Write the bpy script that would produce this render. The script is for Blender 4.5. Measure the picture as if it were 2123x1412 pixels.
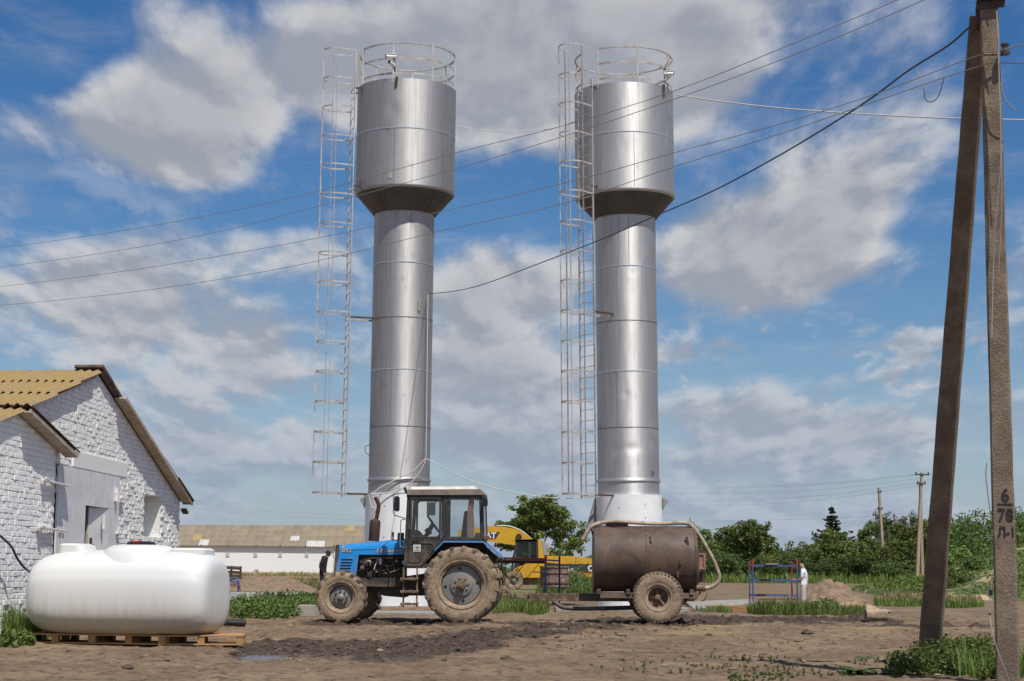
import bpy, math, random
import numpy as np
from mathutils import Vector, Matrix, Euler
for o in list(bpy.data.objects): bpy.data.objects.remove(o)
random.seed(7); RNG = np.random.default_rng(7)
SC = bpy.context.scene; COL = SC.collection
# ---------------------------------------------------------------- camera
EYE = 1.15; FPX = 3550.0; PITCH = math.radians(7.55); ROLL = math.radians(0.367); CX, CY = 1061.5, 706.0
_F = Vector((0, math.cos(PITCH), math.sin(PITCH))); _r0 = Vector((1, 0, 0)); _u0 = Vector((0, -math.sin(PITCH), math.cos(PITCH)))
_R = _r0 * math.cos(ROLL) + _u0 * math.sin(ROLL); _U = -_r0 * math.sin(ROLL) + _u0 * math.cos(ROLL)
CAMP = Vector((0, 0, EYE))
cam = bpy.data.objects.new('camera', bpy.data.cameras.new('camera')); COL.objects.link(cam)
M = Matrix.Identity(4)
for i in range(3): M[i][0] = _R[i]; M[i][1] = _U[i]; M[i][2] = -_F[i]; M[i][3] = CAMP[i]
cam.matrix_world = M
cam.data.sensor_width = 36.0; cam.data.lens = 36.0 * FPX / 2123.0; cam.data.clip_end = 8000; cam.data.clip_start = 0.5
SC.camera = cam
# ---------------------------------------------------------------- light
SUN_EL = math.radians(59); SUN_AZ = math.atan2(0.46, -0.89)      # azimuth from +Y towards +X
TOSUN = Vector((math.sin(SUN_AZ) * math.cos(SUN_EL), math.cos(SUN_AZ) * math.cos(SUN_EL), math.sin(SUN_EL)))
sun = bpy.data.objects.new('sun', bpy.data.lights.new('sun', 'SUN')); COL.objects.link(sun)
sun.data.energy = 4.4; sun.data.angle = math.radians(0.53); sun.data.color = (1.0, 0.955, 0.88)
sun.rotation_euler = TOSUN.to_track_quat('Z', 'Y').to_euler(); sun.location = (20, -40, 60)
SC.view_settings.view_transform = 'Standard'; SC.view_settings.look = 'None'
SC.view_settings.exposure = 0.0; SC.view_settings.gamma = 1.0; SC.view_settings.use_curve_mapping = False
SC.cycles.max_bounces = 6; SC.cycles.diffuse_bounces = 3; SC.cycles.glossy_bounces = 3
SC.cycles.transmission_bounces = 4; SC.cycles.transparent_max_bounces = 8; SC.cycles.use_denoising = True
# ---------------------------------------------------------------- sky
W = bpy.data.worlds.new('World'); SC.world = W; W.use_nodes = True
nt = W.node_tree; nt.nodes.clear()
class NT:
    """small node helper"""
    def __init__(s, tree): s.t = tree
    def n(s, typ, **kw):
        x = s.t.nodes.new(typ)
        for k, v in kw.items(): setattr(x, k, v)
        return x
    def l(s, a, b): s.t.links.new(a, b)
    def val(s, sock, v):
        if hasattr(v, 'is_linked') or isinstance(v, bpy.types.NodeSocket): s.l(v, sock)
        else: sock.default_value = v
    def m(s, op, a, b=None, c=None, clamp=False):
        x = s.n('ShaderNodeMath', operation=op, use_clamp=clamp); s.val(x.inputs[0], a)
        if b is not None: s.val(x.inputs[1], b)
        if c is not None: s.val(x.inputs[2], c)
        return x.outputs[0]
    def smooth(s, v, lo, hi, a=0.0, b=1.0):
        x = s.n('ShaderNodeMapRange', interpolation_type='SMOOTHSTEP'); s.val(x.inputs['Value'], v)
        x.inputs['From Min'].default_value = lo; x.inputs['From Max'].default_value = hi
        x.inputs['To Min'].default_value = a; x.inputs['To Max'].default_value = b
        return x.outputs[0]
    def lin(s, v, lo, hi, a=0.0, b=1.0):
        x = s.n('ShaderNodeMapRange'); s.val(x.inputs['Value'], v)
        x.inputs['From Min'].default_value = lo; x.inputs['From Max'].default_value = hi
        x.inputs['To Min'].default_value = a; x.inputs['To Max'].default_value = b
        return x.outputs[0]
    def mix(s, f, a, b, blend='MIX'):
        x = s.n('ShaderNodeMix', data_type='RGBA', blend_type=blend); s.val(x.inputs[0], f)
        for i, v in ((6, a), (7, b)):
            if isinstance(v, (tuple, list)): x.inputs[i].default_value = (*v[:3], 1)
            else: s.l(v, x.inputs[i])
        return x.outputs[2]
    def noise(s, vec, scale, detail=4, rough=0.55, dist=0.0, dim='3D', lac=2.0):
        x = s.n('ShaderNodeTexNoise', noise_dimensions=dim)
        if vec is not None: s.l(vec, x.inputs['Vector'])
        x.inputs['Scale'].default_value = scale; x.inputs['Detail'].default_value = detail
        x.inputs['Roughness'].default_value = rough; x.inputs['Distortion'].default_value = dist
        x.inputs['Lacunarity'].default_value = lac
        return x.outputs['Fac']
def make_sky():
    g = NT(nt)
    tc = g.n('ShaderNodeTexCoord'); sep = g.n('ShaderNodeSeparateXYZ'); g.l(tc.outputs['Generated'], sep.inputs[0])
    dx, dy, dz = sep.outputs
    el = g.m('MAXIMUM', dz, 0.0)
    # ordinary sky: clouds on a flat deck seen in perspective, noise alone decides where they lie
    inv = g.m('DIVIDE', 1.0, g.m('ADD', el, 0.26))
    comb = g.n('ShaderNodeCombineXYZ'); g.l(g.m('MULTIPLY', dx, inv), comb.inputs[0]); g.l(dy, comb.inputs[1])
    g.l(g.m('MULTIPLY', g.m('MULTIPLY', el, inv), 2.5), comb.inputs[2])
    P = comb.outputs[0]
    def shifted(v):
        a = g.n('ShaderNodeVectorMath', operation='ADD'); g.l(P, a.inputs[0]); a.inputs[1].default_value = v; return a.outputs[0]
    OFF = (3.1, 1.7, 0.4)
    def dens(v):
        big = g.noise(v, 2.7, 2, 0.5, 0.1); fine = g.noise(v, 7.5, 10, 0.55, 0.15)
        return g.m('ADD', g.m('MULTIPLY', big, 0.54), g.m('MULTIPLY', fine, 0.55))
    d0 = dens(shifted(OFF)); d1 = dens(shifted((OFF[0] + 0.012, OFF[1], OFF[2] + 0.035)))
    # where the photograph's large clouds stand, as directions on the sky
    az = g.m('ARCTAN2', dx, dy); elv = g.m('ARCSINE', dz)
    bias = None
    for (px, py, rx, ry, w) in SKYBLOBS:
        a0 = math.atan((px - CX) / FPX); e0 = math.atan((1177 - py) / FPX) * 0.985
        ux = g.m('DIVIDE', g.m('SUBTRACT', az, a0), rx / FPX); uy = g.m('DIVIDE', g.m('SUBTRACT', elv, e0), ry / FPX)
        q = g.m('ADD', g.m('MULTIPLY', ux, ux), g.m('MULTIPLY', uy, uy))
        e = g.m('MULTIPLY', g.m('EXPONENT', g.m('MULTIPLY', q, -1.0)), w)
        bias = e if bias is None else g.m('ADD', bias, e)
    d0b = g.m('ADD', g.m('ADD', d0, bias), g.smooth(dz, .02, .12, .055, 0.0))
    mask = g.smooth(d0b, 0.50, 0.71)
    thick = g.smooth(d0b, 0.56, 0.92)
    wisp = g.n('ShaderNodeMapping'); g.l(P, wisp.inputs[0]); wisp.inputs['Scale'].default_value = (.8, 1, 2.6); wisp.inputs['Rotation'].default_value = (0, .25, 0)
    veil = g.smooth(g.noise(wisp.outputs[0], 4.5, 8, .62, .5), .44, .74, 0, .34)
    mask = g.m('MAXIMUM', mask, g.m('MULTIPLY', veil, 1.0))
    # small fair-weather cumulus in the lower sky
    low = g.noise(shifted((7.3, 2.2, 5.1)), 13.0, 9, .58, .2); lowb = g.noise(shifted((1.3, 5.2, 2.1)), 5.0, 2, .5)
    lowd = g.m('ADD', g.m('MULTIPLY', low, .6), g.m('MULTIPLY', lowb, .5))
    lmask = g.m('MULTIPLY', g.smooth(lowd, .56, .69), g.smooth(dz, .10, .22, .95, .25))
    mask = g.m('MAXIMUM', mask, lmask)
    lit = g.smooth(g.m('SUBTRACT', d0, d1), -0.06, 0.07)
    sky = g.n('ShaderNodeTexSky', sky_type='NISHITA'); sky.sun_disc = False
    sky.sun_elevation = SUN_EL; sky.sun_rotation = SUN_AZ; sky.altitude = 100; sky.air_density = 1.0; sky.dust_density = 0.6; sky.ozone_density = 2.5
    hs = g.n('ShaderNodeHueSaturation'); g.l(sky.outputs[0], hs.inputs['Color']); hs.inputs['Saturation'].default_value = 1.38; hs.inputs['Value'].default_value = 1.0; hs.inputs['Hue'].default_value = .508
    S = 0.085
    ccol = g.mix(lit, (0.34 / S, 0.365 / S, 0.42 / S), (0.67 / S, 0.665 / S, 0.665 / S))
    ccol = g.mix(g.m('MULTIPLY', thick, 0.62), ccol, (0.35 / S, 0.365 / S, 0.40 / S))
    col = g.mix(g.m('MULTIPLY', mask, 0.93), hs.outputs[0], ccol)
    # haze of the horizon
    hz = g.smooth(dz, -0.02, 0.17, 0.62, 0.0)
    col = g.mix(hz, col, (0.29 / S, 0.385 / S, 0.58 / S))
    bg = g.n('ShaderNodeBackground'); g.l(col, bg.inputs[0]); bg.inputs[1].default_value = S
    out = g.n('ShaderNodeOutputWorld'); g.l(bg.outputs[0], out.inputs[0])
SKYBLOBS = [  # px, py, rx, ry, weight
    (700, 130, 330, 130, .24), (1150, 80, 420, 150, .27), (1420, 110, 160, 130, .16), (330, 240, 230, 110, .20), (130, 300, 160, 80, .12), (420, 340, 120, 60, .08),
    (50, 60, 130, 110, -.24), (330, 90, 60, 60, -.05), (640, 330, 120, 70, -.18), (500, 430, 420, 40, -.14), (60, 450, 160, 40, -.10), (1000, 400, 120, 60, -.18), (900, 330, 100, 60, -.06),
    (190, 600, 190, 95, .24), (330, 690, 200, 70, .14), (520, 760, 110, 70, .20), (430, 930, 90, 45, .22), (610, 890, 60, 40, .12), (560, 600, 150, 60, -.12),
    (1040, 590, 130, 80, .22), (1000, 770, 150, 90, .22), (1060, 930, 120, 45, .14),
    (1560, 520, 190, 100, .26), (1760, 400, 110, 110, .22), (1850, 230, 80, 60, .06), (1700, 150, 160, 120, -.10), (1500, 330, 120, 60, -.14), (1900, 480, 120, 90, -.16),
    (1600, 720, 300, 60, -.10), (1820, 680, 150, 100, -.12), (1550, 870, 130, 45, .16), (1800, 900, 150, 50, .20), (1480, 960, 110, 45, .15), (1950, 780, 100, 120, -.06), (2110, 250, 60, 200, -.06), (1790, 1060, 260, 40, .08), (500, 1060, 300, 50, .06), (1500, 1040, 200, 30, .08), (880, 940, 120, 40, .10), (700, 980, 150, 40, .08)]
make_sky()
# ---------------------------------------------------------------- helpers
def ray(px, py): return (_F * FPX + _R * (px - CX) + _U * (CY - py))
def pix(px, py, Y):
    d = ray(px, py); return CAMP + d * (Y / d.y)
def gpix(px, py, z=0.0):
    d = ray(px, py); return CAMP + d * ((z - EYE) / d.z)
class Frame:
    """a thing's own place and heading; at() turns a sighting into the thing's own coordinates on its plane v"""
    def __init__(s, loc, yaw=0.0):
        s.loc = Vector(loc); s.yaw = yaw; s.mat = Matrix.Translation(s.loc) @ Matrix.Rotation(yaw, 4, 'Z'); s.inv = s.mat.inverted()
    def at(s, px, py, v=0.0):
        o = s.inv @ CAMP; d = s.inv.to_3x3() @ ray(px, py); t = (v - o.y) / d.y
        p = o + d * t; return (p.x, p.z)
    def pt(s, px, py, v=0.0):
        a = s.at(px, py, v); return Vector((a[0], v, a[1]))
def link(o, parent=None):
    COL.objects.link(o)
    if parent is not None: o.parent = parent
    return o
def tag(o, label=None, cat=None, group=None, kind=None):
    if label: o['label'] = label
    if cat: o['category'] = cat
    if group: o['group'] = group
    if kind: o['kind'] = kind
    return o
def empty(name, loc=(0, 0, 0), yaw=0.0, label=None, cat=None, group=None):
    o = bpy.data.objects.new(name, None); link(o); o.location = loc; o.rotation_euler = (0, 0, yaw); o.empty_display_size = 0.2
    return tag(o, label, cat, group)
def copy_tree(o, parent=None):
    c = o.copy(); COL.objects.link(c); c.parent = parent
    for ch in list(o.children): copy_tree(ch, c)
    return c
class MB:
    """collects shapes into one mesh"""
    def __init__(s): s.v = []; s.f = []; s.mi = []; s.cur = 0
    def add(s, vs, fs):
        b = len(s.v); s.v += [tuple(x) for x in vs]; s.f += [tuple(b + i for i in f) for f in fs]; s.mi += [s.cur] * len(fs); return s
    def box(s, c, d, rot=None):
        x, y, z = d[0] / 2, d[1] / 2, d[2] / 2
        vs = [Vector(p) for p in ((-x, -y, -z), (x, -y, -z), (x, y, -z), (-x, y, -z), (-x, -y, z), (x, -y, z), (x, y, z), (-x, y, z))]
        if rot is not None:
            R = rot if isinstance(rot, Matrix) else Euler(rot).to_matrix(); vs = [R @ p for p in vs]
        return s.add([p + Vector(c) for p in vs], [(0, 3, 2, 1), (4, 5, 6, 7), (0, 1, 5, 4), (1, 2, 6, 5), (2, 3, 7, 6), (3, 0, 4, 7)])
    def bar(s, a, b, w, h=None, up=(0, 0, 1)):
        a = Vector(a); b = Vector(b); h = h or w; d = (b - a); L = d.length; d.normalize()
        up = Vector(up)
        if abs(d.dot(up)) > 0.98: up = Vector((0, 1, 0))
        x = d.cross(up).normalized(); y = x.cross(d)
        R = Matrix((x, d, y)).transposed()
        return s.box((a + b) / 2, (w, L, h), R)
    def tube(s, pts, r, n=8, cap=True):
        pts = [Vector(p) for p in pts]; k = len(pts); rs = r if isinstance(r, (list, tuple)) else [r] * k
        vs = []; prev = None
        for i, p in enumerate(pts):
            d = (pts[min(i + 1, k - 1)] - pts[max(i - 1, 0)]).normalized()
            if prev is None:
                up = Vector((0, 0, 1)) if abs(d.z) < 0.9 else Vector((1, 0, 0)); x = d.cross(up).normalized()
            else:
                x = (prev - d * prev.dot(d)).normalized()
            y = d.cross(x); prev = x
            for j in range(n):
                a = 2 * math.pi * j / n; vs.append(p + (x * math.cos(a) + y * math.sin(a)) * rs[i])
        fs = [(i * n + j, i * n + (j + 1) % n, (i + 1) * n + (j + 1) % n, (i + 1) * n + j) for i in range(k - 1) for j in range(n)]
        if cap: fs += [tuple(range(n - 1, -1, -1)), tuple((k - 1) * n + j for j in range(n))]
        return s.add(vs, fs)
    def cyl(s, a, b, r0, r1=None, n=16, cap=True): return s.tube([a, b], [r0, r0 if r1 is None else r1], n, cap)
    def lathe(s, prof, n=32, c=(0, 0, 0), axis='Z', close=False, ang=None):
        """prof: (radius, height) pairs; axis Z or Y"""
        vs = []; A = ang or (0, 2 * math.pi); full = ang is None; nn = n if full else n + 1
        for (r, h) in prof:
            for j in range(nn):
                a = A[0] + (A[1] - A[0]) * j / n
                p = (r * math.cos(a), r * math.sin(a), h) if axis == 'Z' else ((r * math.cos(a), h, r * math.sin(a)) if axis == 'Y' else (h, r * math.cos(a), r * math.sin(a)))
                vs.append((p[0] + c[0], p[1] + c[1], p[2] + c[2]))
        k = len(prof); fs = []
        for i in range(k if close else k - 1):
            for j in range(n):
                j2 = (j + 1) % nn if full else j + 1; i2 = (i + 1) % k
                q = (i * nn + j, i * nn + j2, i2 * nn + j2, i2 * nn + j); fs.append(q if axis != 'Y' else q[::-1])
        return s.add(vs, fs)
    def prism(s, poly, v0, v1):
        """poly of (u, z) swept along v"""
        n = len(poly); vs = [(u, v0, z) for u, z in poly] + [(u, v1, z) for u, z in poly]
        ar = sum(poly[i][0] * poly[(i + 1) % n][1] - poly[(i + 1) % n][0] * poly[i][1] for i in range(n))
        fs = [tuple(range(n)), tuple(range(2 * n - 1, n - 1, -1))] + [(i, n + i, n + (i + 1) % n, (i + 1) % n) for i in range(n)]
        fs[2:] = [f[::-1] for f in fs[2:]]
        if ar < 0: fs = [f[::-1] for f in fs]
        return s.add(vs, fs)
    def quad(s, a, b, c, d): return s.add([a, b, c, d], [(0, 1, 2, 3)])
    def build(s, name, mat, parent=None, smooth=None, bevel=0, loc=None):
        me = bpy.data.meshes.new(name); me.from_pydata(s.v, [], s.f); me.update()
        o = bpy.data.objects.new(name, me); link(o, parent)
        for mm in (mat if isinstance(mat, (list, tuple)) else [mat]): me.materials.append(mm)
        if isinstance(mat, (list, tuple)): me.polygons.foreach_set('material_index', s.mi)
        if smooth:
            me.polygons.foreach_set('use_smooth', [True] * len(me.polygons)); me.set_sharp_from_angle(angle=math.radians(smooth))
        if bevel:
            b = o.modifiers.new('bevel', 'BEVEL'); b.width = bevel; b.segments = 2; b.limit_method = 'ANGLE'; b.angle_limit = math.radians(40); b.harden_normals = False
        if loc: o.location = loc
        return o
# ---------------------------------------------------------------- numpy noise
def _hash(ix, iy, seed):
    h = (ix.astype(np.int64) * 374761393 + iy.astype(np.int64) * 668265263 + seed * 2147483647) & 0xffffffff
    h = ((h ^ (h >> 13)) * 1274126177) & 0xffffffff
    return ((h ^ (h >> 16)) & 0xffffff) / float(0xffffff)
def vnoise(x, y, seed=0):
    ix = np.floor(x); iy = np.floor(y); fx = x - ix; fy = y - iy
    fx = fx * fx * (3 - 2 * fx); fy = fy * fy * (3 - 2 * fy)
    a = _hash(ix, iy, seed); b = _hash(ix + 1, iy, seed); c = _hash(ix, iy + 1, seed); d = _hash(ix + 1, iy + 1, seed)
    return (a * (1 - fx) + b * fx) * (1 - fy) + (c * (1 - fx) + d * fx) * fy
def fbm(x, y, oct=4, seed=0, rough=0.5):
    x = np.asarray(x, float); y = np.asarray(y, float); t = 0; a = 1; n = 0
    for i in range(oct):
        t = t + a * vnoise(x * 2 ** i + 13.7 * i, y * 2 ** i - 7.3 * i, seed + i); n += a; a *= rough
    return t / n
def sstep(x, a, b):
    t = np.clip((np.asarray(x, float) - a) / (b - a), 0, 1); return t * t * (3 - 2 * t)
# ---------------------------------------------------------------- materials
def mat(name, col, rough=0.7, metal=0.0, spec=0.5, var=None, vscale=3.0, bump=0.0, bscale=30.0, coord='Object', detail=5, extra=None, stretch=None, varamt=1.0, sheen=0):
    """principled surface: base colour, a second colour in a noise pattern, fine relief"""
    m = bpy.data.materials.new(name); m.use_nodes = True; t = m.node_tree; g = NT(t); b = t.nodes['Principled BSDF']
    b.inputs['Roughness'].default_value = rough; b.inputs['Metallic'].default_value = metal; b.inputs['Specular IOR Level'].default_value = spec
    tc = g.n('ShaderNodeTexCoord'); vec = tc.outputs[coord]
    if stretch:
        mp = g.n('ShaderNodeMapping'); g.l(vec, mp.inputs[0]); mp.inputs['Scale'].default_value = stretch; vec = mp.outputs[0]
    c = None
    if var is not None:
        f = g.smooth(g.noise(vec, vscale, detail, 0.6, 0.4), 0.36, 0.66, 0.0, varamt); c = g.mix(f, col, var)
    if extra: c = extra(g, vec, c, b)
    if c is None: b.inputs['Base Color'].default_value = (*col, 1)
    else: g.l(c, b.inputs['Base Color'])
    if bump:
        bp = g.n('ShaderNodeBump'); bp.inputs['Strength'].default_value = bump; bp.inputs['Distance'].default_value = 0.02
        g.l(g.noise(vec, bscale, 6, 0.65), bp.inputs['Height']); g.l(bp.outputs[0], b.inputs['Normal'])
    return m
# ================================================================ GROUND
def blob(px, py, rx, ry):
    c = gpix(px, py); a = gpix(px + rx, py); n = gpix(px, py + ry); f = gpix(px, max(py - ry, 1190))
    return (c.x, (n.y + f.y) / 2, abs(a.x - c.x), abs(f.y - n.y) / 2)
MUD = [blob(*b) for b in ((560, 1344, 120, 20), (700, 1346, 110, 17), (830, 1346, 130, 22), (960, 1334, 130, 22), (1070, 1316, 120, 14), (1180, 1300, 160, 9), (900, 1293, 190, 6),
                          (1350, 1290, 150, 10), (1540, 1284, 200, 8), (1720, 1284, 180, 7), (1930, 1262, 160, 3), (740, 1292, 130, 7), (1940, 1300, 160, 5), (1480, 1262, 60, 4))]
PUD = [blob(*b) for b in ((545, 1357, 75, 6), (850, 1360, 50, 5), (782, 1354, 26, 3))]
STRAW = [blob(*b) for b in ((1430, 1306, 110, 7), (1490, 1297, 70, 5), (1800, 1304, 45, 4), (560, 1200, 140, 9), (640, 1190, 120, 6), (1500, 1241, 70, 4), (1640, 1202, 160, 2))]
def _el(B, x, y, wob=0.35, seed=3, s=1.0):
    m = np.zeros_like(x)
    w = (fbm(x * 1.3, y * 0.7, 4, seed) - 0.5) * 2
    for (cx, cy, ax, ay) in B:
        q = np.sqrt(((x - cx) / ax) ** 2 + ((y - cy) / ay) ** 2) + w * wob * 1.6
        m = np.maximum(m, 1 - sstep(q, 0.55 * s, 1.25 * s))
    return m
def ground_fields(x, y):
    x = np.asarray(x, float); y = np.asarray(y, float)
    near = 1 - sstep(np.hypot(x, y), 60, 110)
    z = 0.05 * (fbm(x * .35, y * .35, 3, 11) - .5) * 2 * sstep(y, 8, 14)
    z = z + near * (0.045 * (fbm(x * 1.6, y * 1.6, 4, 21, .6) - .5) * 2 + 0.024 * (fbm(x * 6, y * 6, 3, 31, .7) - .5) * 2)
    mud = _el(MUD, x, y) * near
    pud = _el(PUD, x, y, 0.25, 5) * near
    rid = np.abs(fbm(x * 2.6, y * 1.9, 4, 41, .6) - .5) * 2
    z = z + mud * (0.20 * (rid - .22) + 0.12 * (fbm(x * 8, y * 8, 3, 51, .6) - .5) - 0.02)
    pw = _el(PUD, x, y, 0.25, 5, 2.0) * near; z = z * (1 - .75 * pw) - .02 * pw; z = z * (1 - pud) + pud * (-0.10)
    # wheel tracks that run along the yard in front of the vehicles
    for (y0, sl, wd, dp) in ((33.6, 0.02, .22, .06), (35.1, 0.03, .20, .06), (31.4, -0.02, .2, .05), (29.7, -.01, .2, .05), (28.2, .05, .25, .045), (26.4, .06, .22, .045), (24.0, .08, .22, .035), (22.6, .08, .2, .035)):
        t = (y - (y0 + sl * x + 0.35 * np.sin(x * .35 + y0))) / wd
        z = z + near * (-dp * np.exp(-t * t) + dp * .7 * (np.exp(-((t - 1.7) ** 2) * 1.6) + np.exp(-((t + 1.7) ** 2) * 1.6))) * (0.4 + 0.9 * fbm(x * .5, y * .5 + y0, 2, 61))
    dip = -0.33 * sstep(y, 42, 57) * (1 - sstep(y, 75, 140)) * sstep(x, 3, 9)
    z = z + dip
    return z, mud, pud
def gh(x, y): return float(ground_fields(np.array([x]), np.array([y]))[0][0])
def on(px, py, Y=None):
    """a point standing on the yard where the sight line meets it"""
    if Y is None:
        p = gpix(px, py)
        for _ in range(6): p = gpix(px, py, gh(p.x, p.y))
    else:
        p = pix(px, py, Y)
    return Vector((p.x, p.y, gh(p.x, p.y)))
def make_ground():
    def axis(lo, hi, step, far, far2):
        a = np.arange(lo, hi, step); r = [hi]; s = step
        while r[-1] < far: s *= 1.13; r.append(r[-1] + s)
        l = [lo]; s = step
        while l[-1] > far2: s *= 1.13; l.append(l[-1] - s)
        return np.concatenate([np.array(l[1:][::-1]), a, np.array(r)])
    xs = axis(-13.5, 13.5, 0.065, 3200, -3200); ys = axis(15.5, 44, 0.085, 4000, -400)
    X, Y = np.meshgrid(xs, ys); z, mud, pud = ground_fields(X.ravel(), Y.ravel())
    x = X.ravel(); y = Y.ravel()
    near = 1 - sstep(np.hypot(x, y), 60, 110)
    straw = _el(STRAW, x, y, .5, 9) * 0.6
    left_far = sstep(y, 70, 110) * (1 - sstep(x, -8, 6)); straw = np.maximum(straw, left_far * (0.25 + .7 * fbm(x * .08, y * .03, 3, 71)))
    green = sstep(y + 30 * (fbm(x * .03, y * .03, 3, 81) - .5), 135, 170) * sstep(x, -5, 30)
    band = sstep(fbm(x * .05, y * .045, 3, 91), .52, .62) * sstep(y, 62, 90) * 0.75
    green = np.maximum(green, band * (1 - left_far * .5))
    green = np.maximum(green, sstep(y, 250, 330))
    me = bpy.data.meshes.new('ground'); nx, ny = len(xs), len(ys)
    co = np.stack([x, y, z], 1).astype(np.float32)
    i = np.arange(nx - 1); j = np.arange(ny - 1); I, J = np.meshgrid(i, j); a = (J * nx + I).ravel()
    q = np.stack([a, a + 1, a + nx + 1, a + nx], 1).astype(np.int32)
    me.vertices.add(len(co)); me.vertices.foreach_set('co', co.ravel())
    me.loops.add(q.size); me.loops.foreach_set('vertex_index', q.ravel())
    me.polygons.add(len(q)); me.polygons.foreach_set('loop_start', np.arange(0, q.size, 4, dtype=np.int32)); me.polygons.foreach_set('loop_total', np.full(len(q), 4, np.int32))
    me.update(calc_edges=True); me.validate()
    me.polygons.foreach_set('use_smooth', np.ones(len(q), bool))
    for nm, arr in (('mud', np.clip(mud + pud, 0, 1)), ('straw', straw), ('green', green)):
        at = me.attributes.new(nm, 'FLOAT', 'POINT'); at.data.foreach_set('value', arr.astype(np.float32))
    m = bpy.data.materials.new('yard_soil'); m.use_nodes = True; g = NT(m.node_tree); b = m.node_tree.nodes['Principled BSDF']
    tc = g.n('ShaderNodeTexCoord'); v = tc.outputs['Object']
    A = {}
    for nm in ('mud', 'straw', 'green'):
        t = g.n('ShaderNodeAttribute'); t.attribute_name = nm; A[nm] = t.outputs['Fac']
    n1 = g.noise(v, .55, 6, .62, .3); n2 = g.noise(v, 5.5, 8, .72, .2); n3 = g.noise(v, 26, 5, .75); mp = g.n('ShaderNodeMapping'); g.l(v, mp.inputs[0]); mp.inputs['Scale'].default_value = (.35, 1.6, 1); mp.inputs['Rotation'].default_value = (0, 0, .04); n4 = g.noise(mp.outputs[0], 1.5, 7, .66, .3)
    c = g.mix(g.smooth(n1, .35, .66), (.182, .122, .074), (.268, .192, .120))
    c = g.mix(g.smooth(n4, .50, .68, 0, .55), c, (.105, .074, .052)); c = g.mix(g.smooth(n2, .48, .62, 0, .85), c, (.085, .057, .038))
    c = g.mix(g.smooth(n3, .56, .72, 0, .65), c, (.265, .20, .135))
    c = g.mix(g.m('MULTIPLY', A['straw'], g.smooth(n2, .32, .52)), c, (.32, .225, .105))
    gm = g.m('MULTIPLY', A['green'], g.smooth(n2, .28, .5)); c = g.mix(gm, c, g.mix(g.smooth(n1, .4, .6), (.075, .125, .030), (.17, .19, .065)))
    mm = g.smooth(g.m('ADD', A['mud'], g.m('MULTIPLY', g.m('SUBTRACT', g.m('ADD', n2, g.m('MULTIPLY', n1, .8)), .9), 1.0)), .22, .80)
    c = g.mix(mm, c, g.mix(g.smooth(n2, .4, .62), (.045, .030, .020), (.098, .067, .045)))
    g.l(c, b.inputs['Base Color']); g.l(g.lin(mm, 0, 1, .95, .62), b.inputs['Roughness']); b.inputs['Specular IOR Level'].default_value = .3
    bp = g.n('ShaderNodeBump'); bp.inputs['Strength'].default_value = .9; bp.inputs['Distance'].default_value = .05
    g.l(g.m('ADD', g.m('MULTIPLY', n2, .8), g.m('MULTIPLY', n3, .35)), bp.inputs['Height']); g.l(bp.outputs[0], b.inputs['Normal'])
    me.materials.append(m)
    o = bpy.data.objects.new('ground', me); link(o); tag(o, 'bare trampled brown earth of the farm yard with muddy ruts', 'ground', kind='structure')
    wm = mat('muddy_water_reflection', (.085, .060, .040), .22, 0, .35)  # brown of the water also stands in for the reflected mud rim
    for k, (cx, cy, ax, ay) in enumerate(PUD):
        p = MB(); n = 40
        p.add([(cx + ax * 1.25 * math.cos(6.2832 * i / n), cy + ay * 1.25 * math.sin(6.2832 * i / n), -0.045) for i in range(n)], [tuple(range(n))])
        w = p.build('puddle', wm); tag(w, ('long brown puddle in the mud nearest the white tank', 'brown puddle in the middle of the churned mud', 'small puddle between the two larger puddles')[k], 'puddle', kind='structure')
make_ground()
# concrete slabs under the towers and beside them
M_CONC = mat('old_concrete', (.36, .34, .30), .9, var=(.24, .22, .19), vscale=2.5, bump=.4, bscale=25)
def slab(name, pts, z0, z1, label, m=M_CONC):
    b = MB(); n = len(pts); b.add([(x, y, z0) for x, y in pts] + [(x, y, z1) for x, y in pts], [tuple(range(n, 2 * n))] + [(i, (i + 1) % n, n + (i + 1) % n, n + i) for i in range(n)])
    o = b.build(name, m, bevel=.02); tag(o, label, 'slab', kind='structure'); return o
# low embankment behind the pole
def make_bank():
    n, k = 90, 40; b = MB(); vs = []
    for j in range(k):
        for i in range(n):
            u = i / (n - 1); w = j / (k - 1); x = 20.5 + u * 34; y = 84 + w * 30
            prof = math.sin(math.pi * min(1, w * 1.15)) ** .8 if w < .87 else 0
            h = float(sstep(u, 0.0, .30)) * 2.5 * prof * (0.85 + .3 * float(fbm(np.array([x * .2]), np.array([y * .2]), 3, 5)[0])) + .25 * float(fbm(np.array([x * .9]), np.array([y * .9]), 3, 15)[0]) * prof
            vs.append((x, y, h - .10 - (.5 if (j == 0 or i == 0 or j == k - 1) else 0)))
    b.add(vs, [(j * n + i, j * n + i + 1, (j + 1) * n + i + 1, (j + 1) * n + i) for j in range(k - 1) for i in range(n - 1)])
    def ex(g, vec, c, bs):
        n1 = g.noise(vec, .35, 4, .6, .5); n2 = g.noise(vec, 3.0, 6, .7)
        c = g.mix(g.smooth(n2, .35, .65), (.045, .075, .018), (.105, .125, .04))
        return g.mix(g.smooth(n1, .57, .63), c, (.42, .31, .18))
    m = mat('bank_earth', (.1, .14, .04), .95, bump=1.0, bscale=4, extra=ex)
    o = b.build('embankment', m, smooth=60); tag(o, 'grassy earth bank with bare sandy patches behind the concrete pole', 'bank', kind='structure'); return o
make_bank()
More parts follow.
